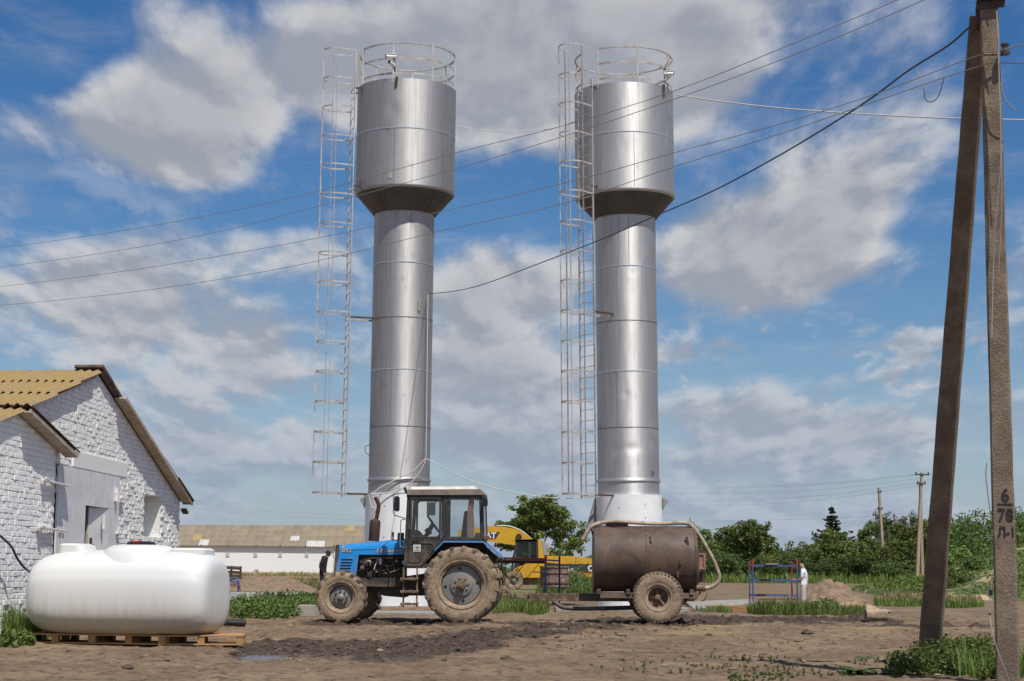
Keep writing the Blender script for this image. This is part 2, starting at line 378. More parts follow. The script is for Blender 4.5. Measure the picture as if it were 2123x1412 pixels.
# ================================================================ WATER TOWERS
def steel_extra(stain, dark, r0=.54, r1=.62, an=.72, k=1.0):
    def ex(g, vec, c, b):
        mp = g.n('ShaderNodeMapping'); g.l(vec, mp.inputs[0]); mp.inputs['Scale'].default_value = (7, 7, .35)
        n = g.noise(mp.outputs[0], 1.6, 6, .62); n2 = g.noise(vec, 1.1, 5, .6, .5); n3 = g.noise(vec, 7, 5, .7)
        c = g.mix(g.smooth(n, .42, .72, 0, .55), (.64 * k, .635 * k, .63 * k), (.50 * k, .495 * k, .49 * k))
        c = g.mix(g.smooth(n2, .55, .72, 0, dark), c, (.30, .29, .28))
        c = g.mix(g.m('MULTIPLY', g.smooth(n, .56, .70), g.smooth(n2, .52, .68, 0, stain)), c, (.16, .115, .08))
        g.l(g.lin(n, .3, .7, r0, r1), b.inputs['Roughness'])
        g.l(g.lin(g.smooth(n2, .5, .7), 0, 1, .88, .70), b.inputs['Metallic']); b.inputs['Anisotropic'].default_value = an
        cz = g.n('ShaderNodeCombineXYZ'); cz.inputs[2].default_value = 1; g.l(cz.outputs[0], b.inputs['Tangent'])
        return c
    return ex
M_STEEL_L = mat('silver_paint_dull', (.6, .6, .6), .45, .8, extra=steel_extra(.45, .65, .60, .70, .62, .86), bump=.15, bscale=9)
M_STEEL_R = mat('silver_paint_bright', (.6, .6, .6), .4, .8, extra=steel_extra(.9, .30, .57, .66, .66, 1.0), bump=.15, bscale=9)
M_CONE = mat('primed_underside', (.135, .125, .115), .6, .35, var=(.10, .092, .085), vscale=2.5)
M_GALV = mat('weathered_galvanised', (.56, .545, .52), .55, .3, var=(.36, .28, .21), vscale=5, stretch=(1, 1, .25), varamt=.8)
M_WELD = mat('weld_bead', (.72, .72, .72), .35, .8)
M_WELDD = mat('weld_dark', (.16, .15, .14), .6, .5)
M_SHROUD = mat('white_coated_sheet', (.86, .865, .87), .32, 0, .5, var=(.80, .805, .81), vscale=2)
M_GREYSHEET = mat('grey_sheet_back', (.26, .26, .24), .6, .1)
M_DARKIRON = mat('dark_iron', (.06, .055, .05), .6, .4, var=(.14, .08, .05), vscale=12)
M_CAMW = mat('camera_white', (.8, .8, .8), .35)
M_BLACKPL = mat('black_plastic', (.012, .012, .013), .4)
M_CABLE = mat('pale_cable', (.55, .53, .50), .6)
M_WIRE = mat('weathered_wire', (.33, .31, .28), .6, .2)
def skin_cyl(r, z0, z1, seed, dents=(), n=112, dz=.09, amp=.004):
    k = max(3, int((z1 - z0) / dz)); b = MB()
    Z, A = np.meshgrid(np.linspace(z0, z1, k), np.arange(n) * 2 * math.pi / n, indexing='ij')
    w = np.minimum(A, 2 * math.pi - A)
    R = r + amp * (fbm(w * 3.0, Z * 1.1, 3, seed) - .5) * 2 + amp * .6 * (fbm(w * 9, Z * 2.5, 2, seed + 5) - .5) * 2
    for (da, dzc, wa, wz, dp) in dents:
        R = R - dp * np.exp(-((A - da) / wa) ** 2 - ((Z - dzc) / wz) ** 2)
    vs = np.stack([R * np.cos(A), R * np.sin(A), Z], -1).reshape(-1, 3).tolist()
    b.add(vs, [(i * n + j, i * n + (j + 1) % n, (i + 1) * n + (j + 1) % n, (i + 1) * n + j) for i in range(k - 1) for j in range(n)])
    return b
def ring(r, z, t, n=96, h=None):
    h = h or t; b = MB(); b.lathe([(r, z - h / 2), (r + t, z - h / 2), (r + t, z + h / 2), (r, z + h / 2)], n, close=True); return b
def arc_pts(r, z, a0, a1, n=40): return [(r * math.cos(a0 + (a1 - a0) * i / n), r * math.sin(a0 + (a1 - a0) * i / n), z) for i in range(n + 1)]
def flatbar_arc(b, r, z, a0, a1, t, h, n=48):
    b.lathe([(r - t / 2, z - h / 2), (r + t / 2, z - h / 2), (r + t / 2, z + h / 2), (r - t / 2, z + h / 2)], n, close=True, ang=(a0, a1))
def make_tower(loc, lean, rp, welds, zt, zr, la, steel, label, dents, posts, side):
    root = empty('water_tower', loc, 0, label, 'water tower', 'steel water towers'); root.rotation_euler = (0, lean, 0)
    ztop = zr - 1.09; zc = zt - .66; zs = 3.27
    t = skin_cyl(1.5, zt, ztop, 3 + side, dents[0], n=144).build('tank', steel, root, smooth=50)
    b = MB(); b.lathe([(1.5, ztop), (1.2, ztop + .06), (.3, ztop + .12), (0.01, ztop + .12)], 64); b.build('tank_lid', steel, t, smooth=40)
    mid = (zt + ztop) / 2 + .1
    ring(1.499, mid, .010, 128, .022).build('weld_seam', M_WELD, t, smooth=60)
    b = MB(); b.lathe([(1.512, zt + .03), (1.515, zt - .02), (1.46, zt - .07)], 128); b.build('tank_rim', steel, t, smooth=60)
    for a in ((4.55, 5.6) if side == 0 else (4.84,)):
        b = MB(); b.bar((1.502 * math.cos(a), 1.502 * math.sin(a), zt + .05), (1.502 * math.cos(a), 1.502 * math.sin(a), mid - .02), .012); b.build('weld_seam', M_WELDD, t)
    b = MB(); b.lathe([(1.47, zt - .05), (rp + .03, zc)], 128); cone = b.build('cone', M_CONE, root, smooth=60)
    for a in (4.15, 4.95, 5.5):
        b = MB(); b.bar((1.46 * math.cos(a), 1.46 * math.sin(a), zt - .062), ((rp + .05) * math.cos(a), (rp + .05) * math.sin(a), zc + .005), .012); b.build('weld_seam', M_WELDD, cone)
    pil = skin_cyl(rp, zs - .1, zc + .03, 30 + side, dents[1]); p = pil.build('pillar', steel, root, smooth=50)
    for i, z in enumerate(welds[:-1]):
        ring(rp - .001, z, .008 if i % 2 else .010, 112, .020).build('weld_seam', M_WELD if i % 2 == 0 else M_WELDD, p, smooth=60)
    zl = welds[-1]; b = MB(); b.lathe([(rp, zl + .07), (rp + .035, zl + .035), (rp + .04, zl - .01), (rp + .002, zl - .03)], 112); b.build('flange', steel, p, smooth=60)
    for (a, z0, z1) in ((4.3, welds[2], welds[3]), (4.75, welds[0], zc - .1), (4.42, welds[0], zc - .1)) if side else ((4.45, welds[3], welds[2]), (4.5, welds[0] + .9, zc - .05), (5.0, welds[0] + .95, zc - .05)):
        b = MB(); b.bar((rp * 1.001 * math.cos(a), rp * 1.001 * math.sin(a), z0), (rp * 1.001 * math.cos(a), rp * 1.001 * math.sin(a), z1), .010); b.build('weld_seam', M_WELDD, p)
    # insulated white base
    n = 90; b = MB(); rb = .985; vs = []
    for z in (-.2, .6, 1.5, 2.4, zs, zs + .002):
        for j in range(n * 2):
            a = math.pi * j / n; rr = rb + (.0016 if j % 6 == 0 else 0); rr = rr if z <= zs else rp - .02
            vs.append((rr * math.cos(a), rr * math.sin(a), z))
    m2 = 2 * n; b.add(vs, [(i * m2 + j, i * m2 + (j + 1) % m2, (i + 1) * m2 + (j + 1) % m2, (i + 1) * m2 + j) for i in range(5) for j in range(m2)])
    cl = b.build('base_cladding', M_SHROUD, root)
    for a, z in ((4.35, 2.9), (4.35, 2.0), (5.15, 3.0), (5.15, 2.6), (5.15, 2.1)):
        b = MB(); b.cyl(((rb + .0) * math.cos(a), (rb + .0) * math.sin(a), z), ((rb + .016) * math.cos(a), (rb + .016) * math.sin(a), z), .012, n=8); b.build('rivet', M_DARKIRON, cl)
    # loose corners of the cladding sheets
    for a, s in ((math.pi + .05, 1.0 if side else .45), (-.02, .38)):
        d = Vector((math.cos(a), math.sin(a), 0)); tn = Vector((-d.y, d.x, 0)); b = MB()
        p0 = d * (rb + .01) + Vector((0, 0, zs - .06)); q0 = d * (rb + .06 + .22 * s) + Vector((0, 0, zs - .95 * s)); 
        if s < .9: q0 = d * (rb + .17) + Vector((0, 0, zs - .16))
        r0 = d * (rb + .012) + Vector((0, 0, zs - (.95 if s > .9 else .42)))
        th = tn * .22; vs = [p0 - th, q0 - th * .9, r0 - th, p0 + th * .3, q0 + th * .3, r0 + th * .3]
        b.add(vs, [(0, 1, 2), (5, 4, 3), (0, 3, 4, 1), (1, 4, 5, 2), (2, 5, 3, 0)]); b.build('loose_sheet_corner', M_GREYSHEET, cl)
    # guard rail
    half = .24; a0 = la + half; a1 = la + 2 * math.pi - half
    for nm, z, t_, h in (('top_rail', zr, .05, .035), ('middle_rail', zr - .46, .012, .06), ('bottom_rail', zr - .93, .012, .06)):
        b = MB(); flatbar_arc(b, 1.46, z, a0, a1, t_, h, 96); b.build(nm, M_GALV, root, smooth=40)
    for i in range(posts):
        a = a0 + (a1 - a0) * i / (posts - 1); c, s = math.cos(a), math.sin(a)
        b = MB(); b.bar((1.475 * c, 1.475 * s, ztop - .12), (1.475 * c, 1.475 * s, zr), .045, .045); b.build('rail_post', M_GALV, root)
    # ladder with its safety cage
    out = Vector((math.cos(la), math.sin(la), 0)); tn = Vector((-out.y, out.x, 0)); hw = .30; lr = 1.66
    zb = 3.28
    far_top = zr - 1.55 if side == 0 else zr - 1.1
    s_near, s_far = (1, -1) if tn.y < 0 else (-1, 1)
    for sgn, top in ((s_near, zr - .02 if side == 0 else ztop + .15), (s_far, far_top)):
        b = MB(); q = out * lr + tn * hw * sgn; b.bar(q + Vector((0, 0, zb - .12)), q + Vector((0, 0, top)), .05, .03, up=tuple(out)); b.build('ladder_stringer', M_GALV, root)
    zz = zb + .25
    while zz < ztop + .05:
        b = MB(); b.cyl(out * lr - tn * hw + Vector((0, 0, zz)), out * lr + tn * hw + Vector((0, 0, zz)), .011, n=6); b.build('rung', M_GALV, root); zz += .315
    nh = 16; ztops = zr - .02
    def hoop(z):
        pts = [out * lr + tn * hw]; ce = lr + .56; rr = .36
        pts.append(out * (ce - .1) + tn * rr)
        for k in range(13):
            a = math.pi * k / 12; pts.append(out * (ce + rr * math.sin(a)) + tn * rr * math.cos(a))
        pts += [out * (ce - .1) - tn * rr, out * lr - tn * hw]
        return [q + Vector((0, 0, z)) for q in pts], ce, rr
    for i in range(nh):
        z = zb + (ztops - zb) * i / (nh - 1); pts, ce, rr = hoop(z)
        b = MB()
        k = len(pts); vs = []
        for q in pts: vs += [q + Vector((0, 0, -.02)), q + Vector((0, 0, .02))]
        ctr = out * (lr + .5)
        for q in pts:
            dq = (q - ctr); dq.z = 0; dq.normalize(); vs += [q + dq * .008 + Vector((0, 0, -.02)), q + dq * .008 + Vector((0, 0, .02))]
        o2 = 2 * k; fs = []
        for j in range(k - 1): fs += [(2 * j, 2 * j + 2, 2 * j + 3, 2 * j + 1), (o2 + 2 * j + 1, o2 + 2 * j + 3, o2 + 2 * j + 2, o2 + 2 * j), (2 * j + 1, 2 * j + 3, o2 + 2 * j + 3, o2 + 2 * j + 1), (o2 + 2 * j, o2 + 2 * j + 2, 2 * j + 2, 2 * j)]
        b.add(vs, fs); b.build('cage_hoop', M_GALV, root)
    for (q, wd, th) in ((out * (ce + rr + .004), .04, .008), (out * ce + tn * rr, .012, .045), (out * ce - tn * rr, .012, .045)) if side == 0 else ((out * (ce + rr * .8) + tn * rr * .6, .04, .012), (out * (ce + rr * .8) - tn * rr * .6, .04, .012), (out * (ce - .1) + tn * rr, .012, .045), (out * (ce - .1) - tn * rr, .012, .045)):
        top = ztops + .02
        b = MB(); b.bar(q + Vector((0, 0, zb)), q + Vector((0, 0, top)), wd, th, up=tuple(tn)); b.build('cage_bar', M_GALV, root)
    # brackets that carry the ladder
    for z, r_in in ((zb - .03, rb), (welds[1] - (0.0 if side == 0 else -.2), rp), (zt + .1, 1.5), (ztop - .1, 1.5)):
        for sgn in (s_near, s_far):
            off = tn * hw * .95 * sgn; q1 = out * (lr + .02) + off; rin = math.sqrt(max(r_in ** 2 - (hw * .95) ** 2, .01)); q0 = out * (rin - .02) + off
            b = MB(); b.bar(q0 + Vector((0, 0, z)), q1 + Vector((0, 0, z)), .05, .05); b.build('ladder_bracket', M_DARKIRON if sgn == s_near else M_GALV, root)
    # camera arm plate, hatch clip
    if side == 0:
        a = 4.47; c, s = math.cos(a), math.sin(a); b = MB(); b.box((1.507 * c, 1.507 * s, zt + .28), (.11, .012, .22), (0, 0, a + math.pi / 2)); b.build('gauge_plate', M_GALV, t)
        a = 4.55; b = MB(); b.bar((1.5 * math.cos(a), 1.5 * math.sin(a), ztop - .32), (1.56 * math.cos(a + .03), 1.56 * math.sin(a + .03), ztop + .02), .07, .03); b.build('camera_arm', M_DARKIRON, t)
        a = 5.33; b = MB(); b.bar((rp * 1.03 * math.cos(a), rp * 1.03 * math.sin(a), welds[1] + .2), (rp * 1.03 * math.cos(a), rp * 1.03 * math.sin(a), welds[1] + .5), .05, .05); b.build('cable_bracket', M_GALV, p)
        a = 3.3; q = Vector((math.cos(a), math.sin(a), 0)); b = MB(); b.tube([q * rp + Vector((0, 0, 4.72)), q * (rp + .12) + Vector((0, 0, 4.68)), q * (rp + .12) + Vector((0, 0, 4.5)), q * rp + Vector((0, 0, 4.42))], .012, 6); b.build('lug', M_DARKIRON, p)
    else:
        a = 5.5; b = MB(); b.tube([(rp * math.cos(a), rp * math.sin(a), 3.98), ((rp + .06) * math.cos(a), (rp + .06) * math.sin(a), 3.92), (rp * math.cos(a), rp * math.sin(a), 3.82)], .012, 6); b.build('lug', M_DARKIRON, p)
        a = 5.55; b = MB(); b.bar((1.5 * math.cos(a), 1.5 * math.sin(a), ztop - .35), (1.53 * math.cos(a), 1.53 * math.sin(a), ztop + .05), .10, .03); b.build('camera_arm', M_DARKIRON, t)
    # concrete footing
    b = MB(); b.lathe([(1.0, -.3), (1.25, -.3), (1.25, .02), (1.0, .03)], 40); b.build('footing', M_CONC, root, smooth=40)
    return root
LT = Vector((-3.34, 50.91, 0)); RT = Vector((3.52, 50.84, 0))
LADDER_L = math.radians(196); LADDER_R = math.radians(222)
tower_l = make_tower(LT, .0051, .908, (10.12, 8.47, 6.92, 5.24, 3.67), 12.34, 16.64, LADDER_L, M_STEEL_L, 'duller silver water tower standing behind the blue tractor',
    ([(4.5, 14.6, .10, .18, .02), (4.35, 13.9, .10, .12, .018)], [(4.4, 7.6, .2, .3, .006)]), 8, 0)
tower_r = make_tower(RT, -.0106, .909, (10.04, 8.40, 6.90, 5.24, 3.69), 12.25, 16.55, LADDER_R, M_STEEL_R, 'brighter silver water tower standing behind the brown tanker',
    ([(4.6, 13.5, .25, .3, .01)], [(4.9, 9.83, .12, .05, .02), (4.75, 4.62, .30, .10, .035), (4.3, 4.55, .25, .12, .02), (4.6, 6.2, .15, .06, .02), (4.5, 6.0, .3, .4, .008)]), 8, 1)
def sec_cam(base, yaw, tilt, label):
    """two small cameras sit on each tower rail"""
    r = empty('security_camera', base, yaw, label, 'camera', 'cameras on the tower rails'); R = Matrix.Rotation(tilt, 3, 'Y')
    b = MB(); b.tube([R @ Vector((-.17, 0, 0)), R @ Vector((-.16, 0, 0)), R @ Vector((.12, 0, 0)), R @ Vector((.14, 0, 0))], [.045, .055, .055, .04], 14); b.build('housing', M_CAMW, r, smooth=40)
    b = MB(); b.cyl(R @ Vector((-.185, 0, 0)), R @ Vector((-.165, 0, 0)), .048, n=14); b.build('lens', M_BLACKPL, r)
    b = MB(); b.box(R @ Vector((-.03, 0, .065)), (.33, .12, .012), R); b.build('sun_shield', M_CAMW, r)
    b = MB(); b.cyl((.06, 0, -.04), (.10, .02, -.14), .022, n=8); b.cyl((.10, .02, -.14), (.12, .08, -.16), .03, n=8); b.build('mount', M_DARKIRON, r)
    return r

for (px, py, Y, yaw, tilt, lb) in ((812, 117, 49.40, 0.25, -.05, 'white camera on top of the duller tower rail, upper of its pair'), (815, 134, 49.42, .9, .25, 'white camera under another one on the duller tower rail'),
                                   (1386, 134, 49.9, math.pi - .5, .95, 'grey camera aimed upward at the brighter tower rail'), (1384, 153, 49.85, math.pi + .2, .1, 'white camera below the upturned one on the brighter tower')):
    sec_cam(pix(px, py, Y), yaw, tilt, lb)
# ================================================================ VEHICLE SHARED
def dirt_extra(base, mudc=(.30, .215, .14), lo=.0, hi=1.0, amt=.8, dust=.3):
    """mud thrown up from below: more of it low on the thing, in splashes"""
    def ex(g, vec, c, b):
        sp = g.n('ShaderNodeSeparateXYZ'); g.l(vec, sp.inputs[0]); n = g.noise(vec, 5, 7, .68, .4); n2 = g.noise(vec, 22, 4, .7)
        h = g.lin(sp.outputs[2], lo, hi, 1, 0)
        f = g.smooth(g.m('ADD', g.m('MULTIPLY', h, .55), g.m('MULTIPLY', n, .75)), .55, .78, 0, amt)
        c = g.mix(g.smooth(n2, .45, .7, 0, dust), base, mudc) if dust else None
        c = g.mix(f, c if c is not None else base, mudc)
        g.l(g.lin(f, 0, 1, b.inputs['Roughness'].default_value, .95), b.inputs['Roughness'])
        return c
    return ex
M_BLUE = mat('blue_tractor_paint', (.012, .19, .60), .34, 0, .5, extra=dirt_extra((.008, .245, .64), lo=.7, hi=1.6, amt=.45, dust=.10))
M_BLUED = mat('blue_fender_paint', (.02, .2, .55), .5, extra=dirt_extra((.06, .22, .48), (.33, .27, .21), .6, 1.8, .75, .45))
M_CABBLK = mat('dusty_black_cab', (.02, .018, .017), .55, extra=dirt_extra((.022, .020, .019), (.16, .12, .085), .5, 2.4, .6, .35), bump=.1)
M_MUFF = mat('rusty_muffler', (.055, .03, .024), .7, .3, var=(.10, .05, .035), vscale=8)
M_OIL = mat('oily_engine', (.02, .018, .016), .45, .3, var=(.07, .05, .035), vscale=9, bump=.3)
M_ALU = mat('greasy_aluminium', (.30, .28, .25), .5, .6, var=(.12, .09, .07), vscale=14)
M_CHROME = mat('bare_handrail', (.40, .38, .36), .4, .7)
M_FRAME = mat('muddy_frame', (.03, .025, .02), .7, extra=dirt_extra((.03, .026, .022), (.22, .155, .10), .2, 1.2, .85, .3), bump=.5)
M_MUDST = mat('mud_caked_step', (.26, .185, .12), .95, var=(.12, .085, .06), vscale=9, bump=.8, bscale=40)
def tyre_extra(g, vec, c, b):
    n = g.noise(vec, 3.2, 6, .66, .6); n2 = g.noise(vec, 15, 6, .7)
    c = g.mix(g.smooth(n2, .30, .62), (.18, .125, .080), (.36, .265, .175))
    return g.mix(g.smooth(g.m('ADD', g.m('MULTIPLY', n, .75), g.m('MULTIPLY', n2, .3)), .52, .66, 0, .85), c, (.075, .054, .040))
M_TYRE = mat('mud_coated_tyre', (.3, .2, .14), .92, extra=tyre_extra, bump=.6, bscale=28)
M_TREAD = mat('worn_tread_rubber', (.05, .04, .034), .9, var=(.27, .195, .13), vscale=6, bump=.6, bscale=22)
M_DISC = mat('grey_wheel_disc', (.20, .205, .21), .6, .25, var=(.29, .25, .20), vscale=4.5, bump=.25)
M_RIM = mat('dusty_rim', (.34, .26, .18), .85, var=(.22, .15, .10), vscale=7, bump=.3)
M_WHITEROOF = mat('cream_roof', (.68, .64, .55), .5, var=(.5, .46, .38), vscale=5)
M_BANDG = mat('dusty_grey_band', (.17, .145, .12), .7, var=(.27, .22, .18), vscale=5, bump=.2)
def glass_mat(name, tint=(.93, .955, .95), dust=.035, dcol=(.42, .40, .36)):
    m = bpy.data.materials.new(name); m.use_nodes = True; t = m.node_tree; g = NT(t); t.nodes.remove(t.nodes['Principled BSDF']); out = t.nodes['Material Output']
    tr = g.n('ShaderNodeBsdfTransparent'); tr.inputs[0].default_value = (*tint, 1); gl = g.n('ShaderNodeBsdfGlossy'); gl.inputs['Roughness'].default_value = .03
    fr = g.n('ShaderNodeLayerWeight'); fr.inputs[0].default_value = .5; mx = g.n('ShaderNodeMixShader'); g.l(g.m('ADD', g.m('MULTIPLY', g.m('POWER', fr.outputs['Facing'], 4.0), .7), .03), mx.inputs[0]); g.l(tr.outputs[0], mx.inputs[1]); g.l(gl.outputs[0], mx.inputs[2])
    df = g.n('ShaderNodeBsdfDiffuse'); df.inputs[0].default_value = (*dcol, 1); tc = g.n('ShaderNodeTexCoord'); n = g.noise(tc.outputs['Object'], 6, 6, .7)
    m2 = g.n('ShaderNodeMixShader'); g.l(g.smooth(n, .35, .8, dust * .5, dust * 2.2), m2.inputs[0]); g.l(mx.outputs[0], m2.inputs[1]); g.l(df.outputs[0], m2.inputs[2]); g.l(m2.outputs[0], out.inputs[0])
    return m
M_GLASS = glass_mat('dusty_cab_glass')
def rrect(x0, z0, x1, z1, r, n=5):
    p = []
    for (cx, cz, a) in ((x1 - r, z1 - r, 0), (x0 + r, z1 - r, 90), (x0 + r, z0 + r, 180), (x1 - r, z0 + r, 270)):
        for i in range(n + 1): t = math.radians(a + 90 * i / n); p.append((cx + r * math.cos(t), cz + r * math.sin(t)))
    return p
def ringprism(b, outer, inner, v0, v1):
    n = len(outer); vs = [(u, v0, z) for u, z in outer] + [(u, v0, z) for u, z in inner] + [(u, v1, z) for u, z in outer] + [(u, v1, z) for u, z in inner]; fs = []
    for i in range(n):
        j = (i + 1) % n; fs += [(i, n + i, n + j, j), (2 * n + i, 2 * n + j, 3 * n + j, 3 * n + i), (i, j, 2 * n + j, 2 * n + i), (n + i, 3 * n + i, 3 * n + j, n + j)]
    b.add(vs, fs); return b
def smooth_path(pts, k=6):
    """Catmull-Rom through points"""
    P = [Vector(p) for p in pts]; P = [P[0] * 2 - P[1]] + P + [P[-1] * 2 - P[-2]]; out = []
    for i in range(1, len(P) - 2):
        for j in range(k):
            t = j / k; a, b_, c, d = P[i - 1], P[i], P[i + 1], P[i + 2]
            out.append(.5 * ((2 * b_) + (c - a) * t + (2 * a - 5 * b_ + 4 * c - d) * t * t + (3 * b_ - a - 3 * c + d) * t ** 3))
    out.append(P[-2]); return out
def wheel(parent, c, R, W, rim, lugs, style, name='wheel', facing=-1, spin=0.0):
    """c = hub centre in the vehicle's own coordinates, axle along v; facing -1: outer side towards -v"""
    wl = empty(name, c); wl.parent = parent; f = facing
    pr = [(rim, .40), (rim + .02, .46), (rim + (R - rim) * .35, .515), (rim + (R - rim) * .62, .52), (R * .93, .485), (R * .962, .40), (R * .968, .2), (R * .968, 0)]
    prof = [(r, h * W) for r, h in pr] + [(r, -h * W) for r, h in pr[-2::-1]]
    b = MB(); b.lathe([(r, h) for r, h in prof], 72, axis='Y'); ty = b.build('tyre', M_TYRE, wl, smooth=50)
    b = MB(); rn = random.Random(int(R * 1000))
    if style != 'road':
        for k in range(lugs):
            for s in (-1, 1):
                a0 = 2 * math.pi * (k + (.5 if s > 0 else 0)) / lugs + spin; sw = .20 + rn.uniform(-.02, .02); tw = .030 / R * (1 if R > .6 else 1.1); wear = rn.uniform(.985, 1.008)
                rows = []
                for (h, a, r0, r1, w) in ((-.03, 0, .955, .992, .8), (.25, sw * .55, .955, 1.0, 1.0), (.46, sw, .945, .997, 1.1), (.525, sw * 1.12, .90, .955, 1.1), (.53, sw * 1.22, .85, .862, 1.0)):
                    an = a0 + a; rows.append([(R * q * math.cos(an + t * w), h * W * s, R * q * math.sin(an + t * w)) for q, t in ((r0, -tw * 1.5), (r1 * wear, -tw), (r1 * wear, tw), (r0, tw * 1.5))])
                vs = sum(rows, []); fs = []
                for i in range(len(rows) - 1):
                    for j in range(3): fs.append((i * 4 + j, i * 4 + j + 1, (i + 1) * 4 + j + 1, (i + 1) * 4 + j))
                fs += [(0, 1, 2, 3), tuple(len(vs) - 1 - q for q in range(4))]
                b.add(vs, fs)
    else:
        for k in range(lugs):
            for s in (-1, 1):
                a = 2 * math.pi * (k + (.5 if s > 0 else 0)) / lugs; w = math.pi / lugs * .62
                rows = []
                for (h, r0, r1) in ((.02, .955, .992), (.42, .95, 1.0), (.50, .90, .965), (.515, .87, .885)):
                    rows.append([(R * q * math.cos(a + t), h * W * s, R * q * math.sin(a + t)) for q, t in ((r0, -w), (r1, -w), (r1, w), (r0, w))])
                vs = sum(rows, []); fs = [(i * 4 + j, i * 4 + j + 1, i * 4 + j + 5, i * 4 + j + 4) for i in range(3) for j in range(3)] + [(0, 1, 2, 3)]
                b.add(vs, fs)
    b.build('tread', M_TREAD, ty)
    # rim well and disc, dished towards the outer side
    o = f
    b = MB(); b.lathe([(rim + .035, o * W * .47), (rim + .03, o * W * .50), (rim + .005, o * W * .49), (rim - .02, o * W * .40), (rim - .055, o * W * .36), (rim - .06, -o * W * .1), (rim - .02, -o * W * .40), (rim + .03, -o * W * .47)], 56, axis='Y'); rm = b.build('rim', M_RIM, wl, smooth=40)
    if style == 'road':
        b = MB(); b.lathe([(rim - .055, -o * W * .05), (rim - .10, -o * W * .07), (rim * .45, -o * W * .10), (.02, -o * W * .10)], 48, axis='Y'); d = b.build('wheel_disc', M_FRAME, rm, smooth=40)
        b = MB(); b.cyl((0, -o * W * .1, 0), (0, o * W * .34, 0), .075, .06, 20); b.cyl((0, o * W * .34, 0), (0, o * W * .42, 0), .045, .03, 16); b.build('hub', M_MUDST, wl, smooth=40)
        for k in range(5):
            a = k * 1.2566 + .5; b = MB(); b.prism([(rim * .28 * math.cos(a - .3), rim * .28 * math.sin(a - .3)), (rim * .80 * math.cos(a - .16), rim * .80 * math.sin(a - .16)), (rim * .80 * math.cos(a + .16), rim * .80 * math.sin(a + .16)), (rim * .28 * math.cos(a + .3), rim * .28 * math.sin(a + .3))], -W * .05, W * .12); b.build('spoke', M_FRAME if k % 2 else M_MUDST, rm)
    else:
        dz = o * W * (.20 if R > .6 else .16)
        b = MB(); b.lathe([(rim - .058, dz - o * .03), (rim - .075, dz), (rim * .50, dz + o * .015), (rim * .48, dz + o * .05), (rim * .44, dz + o * .055), (rim * .22, dz + o * .055), (.01, dz + o * .055)], 56, axis='Y'); d = b.build('wheel_disc', M_DISC, rm, smooth=35)
        if R > .6:
            for k in range(4):
                a = math.pi / 2 * k + .12; q = rim * .70; b = MB(); b.cyl((q * math.cos(a), dz + o * .002, q * math.sin(a)), (q * math.cos(a), dz + o * .017, q * math.sin(a)), .030, n=16); b.build('disc_hole', M_BLACKPL, d)
            for k in range(8):
                a = math.pi / 4 * k + .2; q = rim * .30; b = MB(); b.cyl((q * math.cos(a), dz + o * .05, q * math.sin(a)), (q * math.cos(a), dz + o * .09, q * math.sin(a)), .026, .022, 6); b.build('bolt', M_RIM, d)
            b = MB(); b.cyl((0, dz + o * .05, 0), (0, dz + o * .16, 0), .095, .085, 20); b.cyl((0, dz + o * .16, 0), (0, dz + o * .22, 0), .05, .045, 8); b.build('hub', M_MUDST, d, smooth=40)
            b = MB(); b.cyl((-rim * .82, dz, rim * .45), (-rim * .80, dz + o * .09, rim * .44), .022, n=8); b.build('valve', M_RIM, d)
        else:
            for k in range(8):
                a = math.pi / 4 * k + .1; q = rim * .42; b = MB(); b.cyl((q * math.cos(a), dz + o * .05, q * math.sin(a)), (q * math.cos(a), dz + o * .095, q * math.sin(a)), .024, .02, 6); b.build('bolt', M_ALU, d)
            b = MB(); b.lathe([(.075, dz + o * .05), (.065, dz + o * .10), (.035, dz + o * .12), (.005, dz + o * .12)], 24, axis='Y'); b.build('hub', M_DISC, d, smooth=40)
    return wl
def text_mesh(body, name, m, parent, size, loc, rot=(math.pi / 2, 0, 0), ext=.002, bold=0.0, sx=1.0):
    cu = bpy.data.curves.new(name, 'FONT'); cu.body = body; cu.size = size; cu.extrude = ext; cu.offset = bold; cu.align_x = 'CENTER'; cu.align_y = 'CENTER'; cu.resolution_u = 3
    tmp = bpy.data.objects.new(name, cu); COL.objects.link(tmp); dg = bpy.context.evaluated_depsgraph_get(); me = bpy.data.meshes.new_from_object(tmp.evaluated_get(dg)); bpy.data.objects.remove(tmp)
    o = bpy.data.objects.new(name, me); me.materials.clear(); me.materials.append(m); link(o, parent); o.location = loc; o.rotation_euler = rot; o.scale = (sx, 1, 1); return o
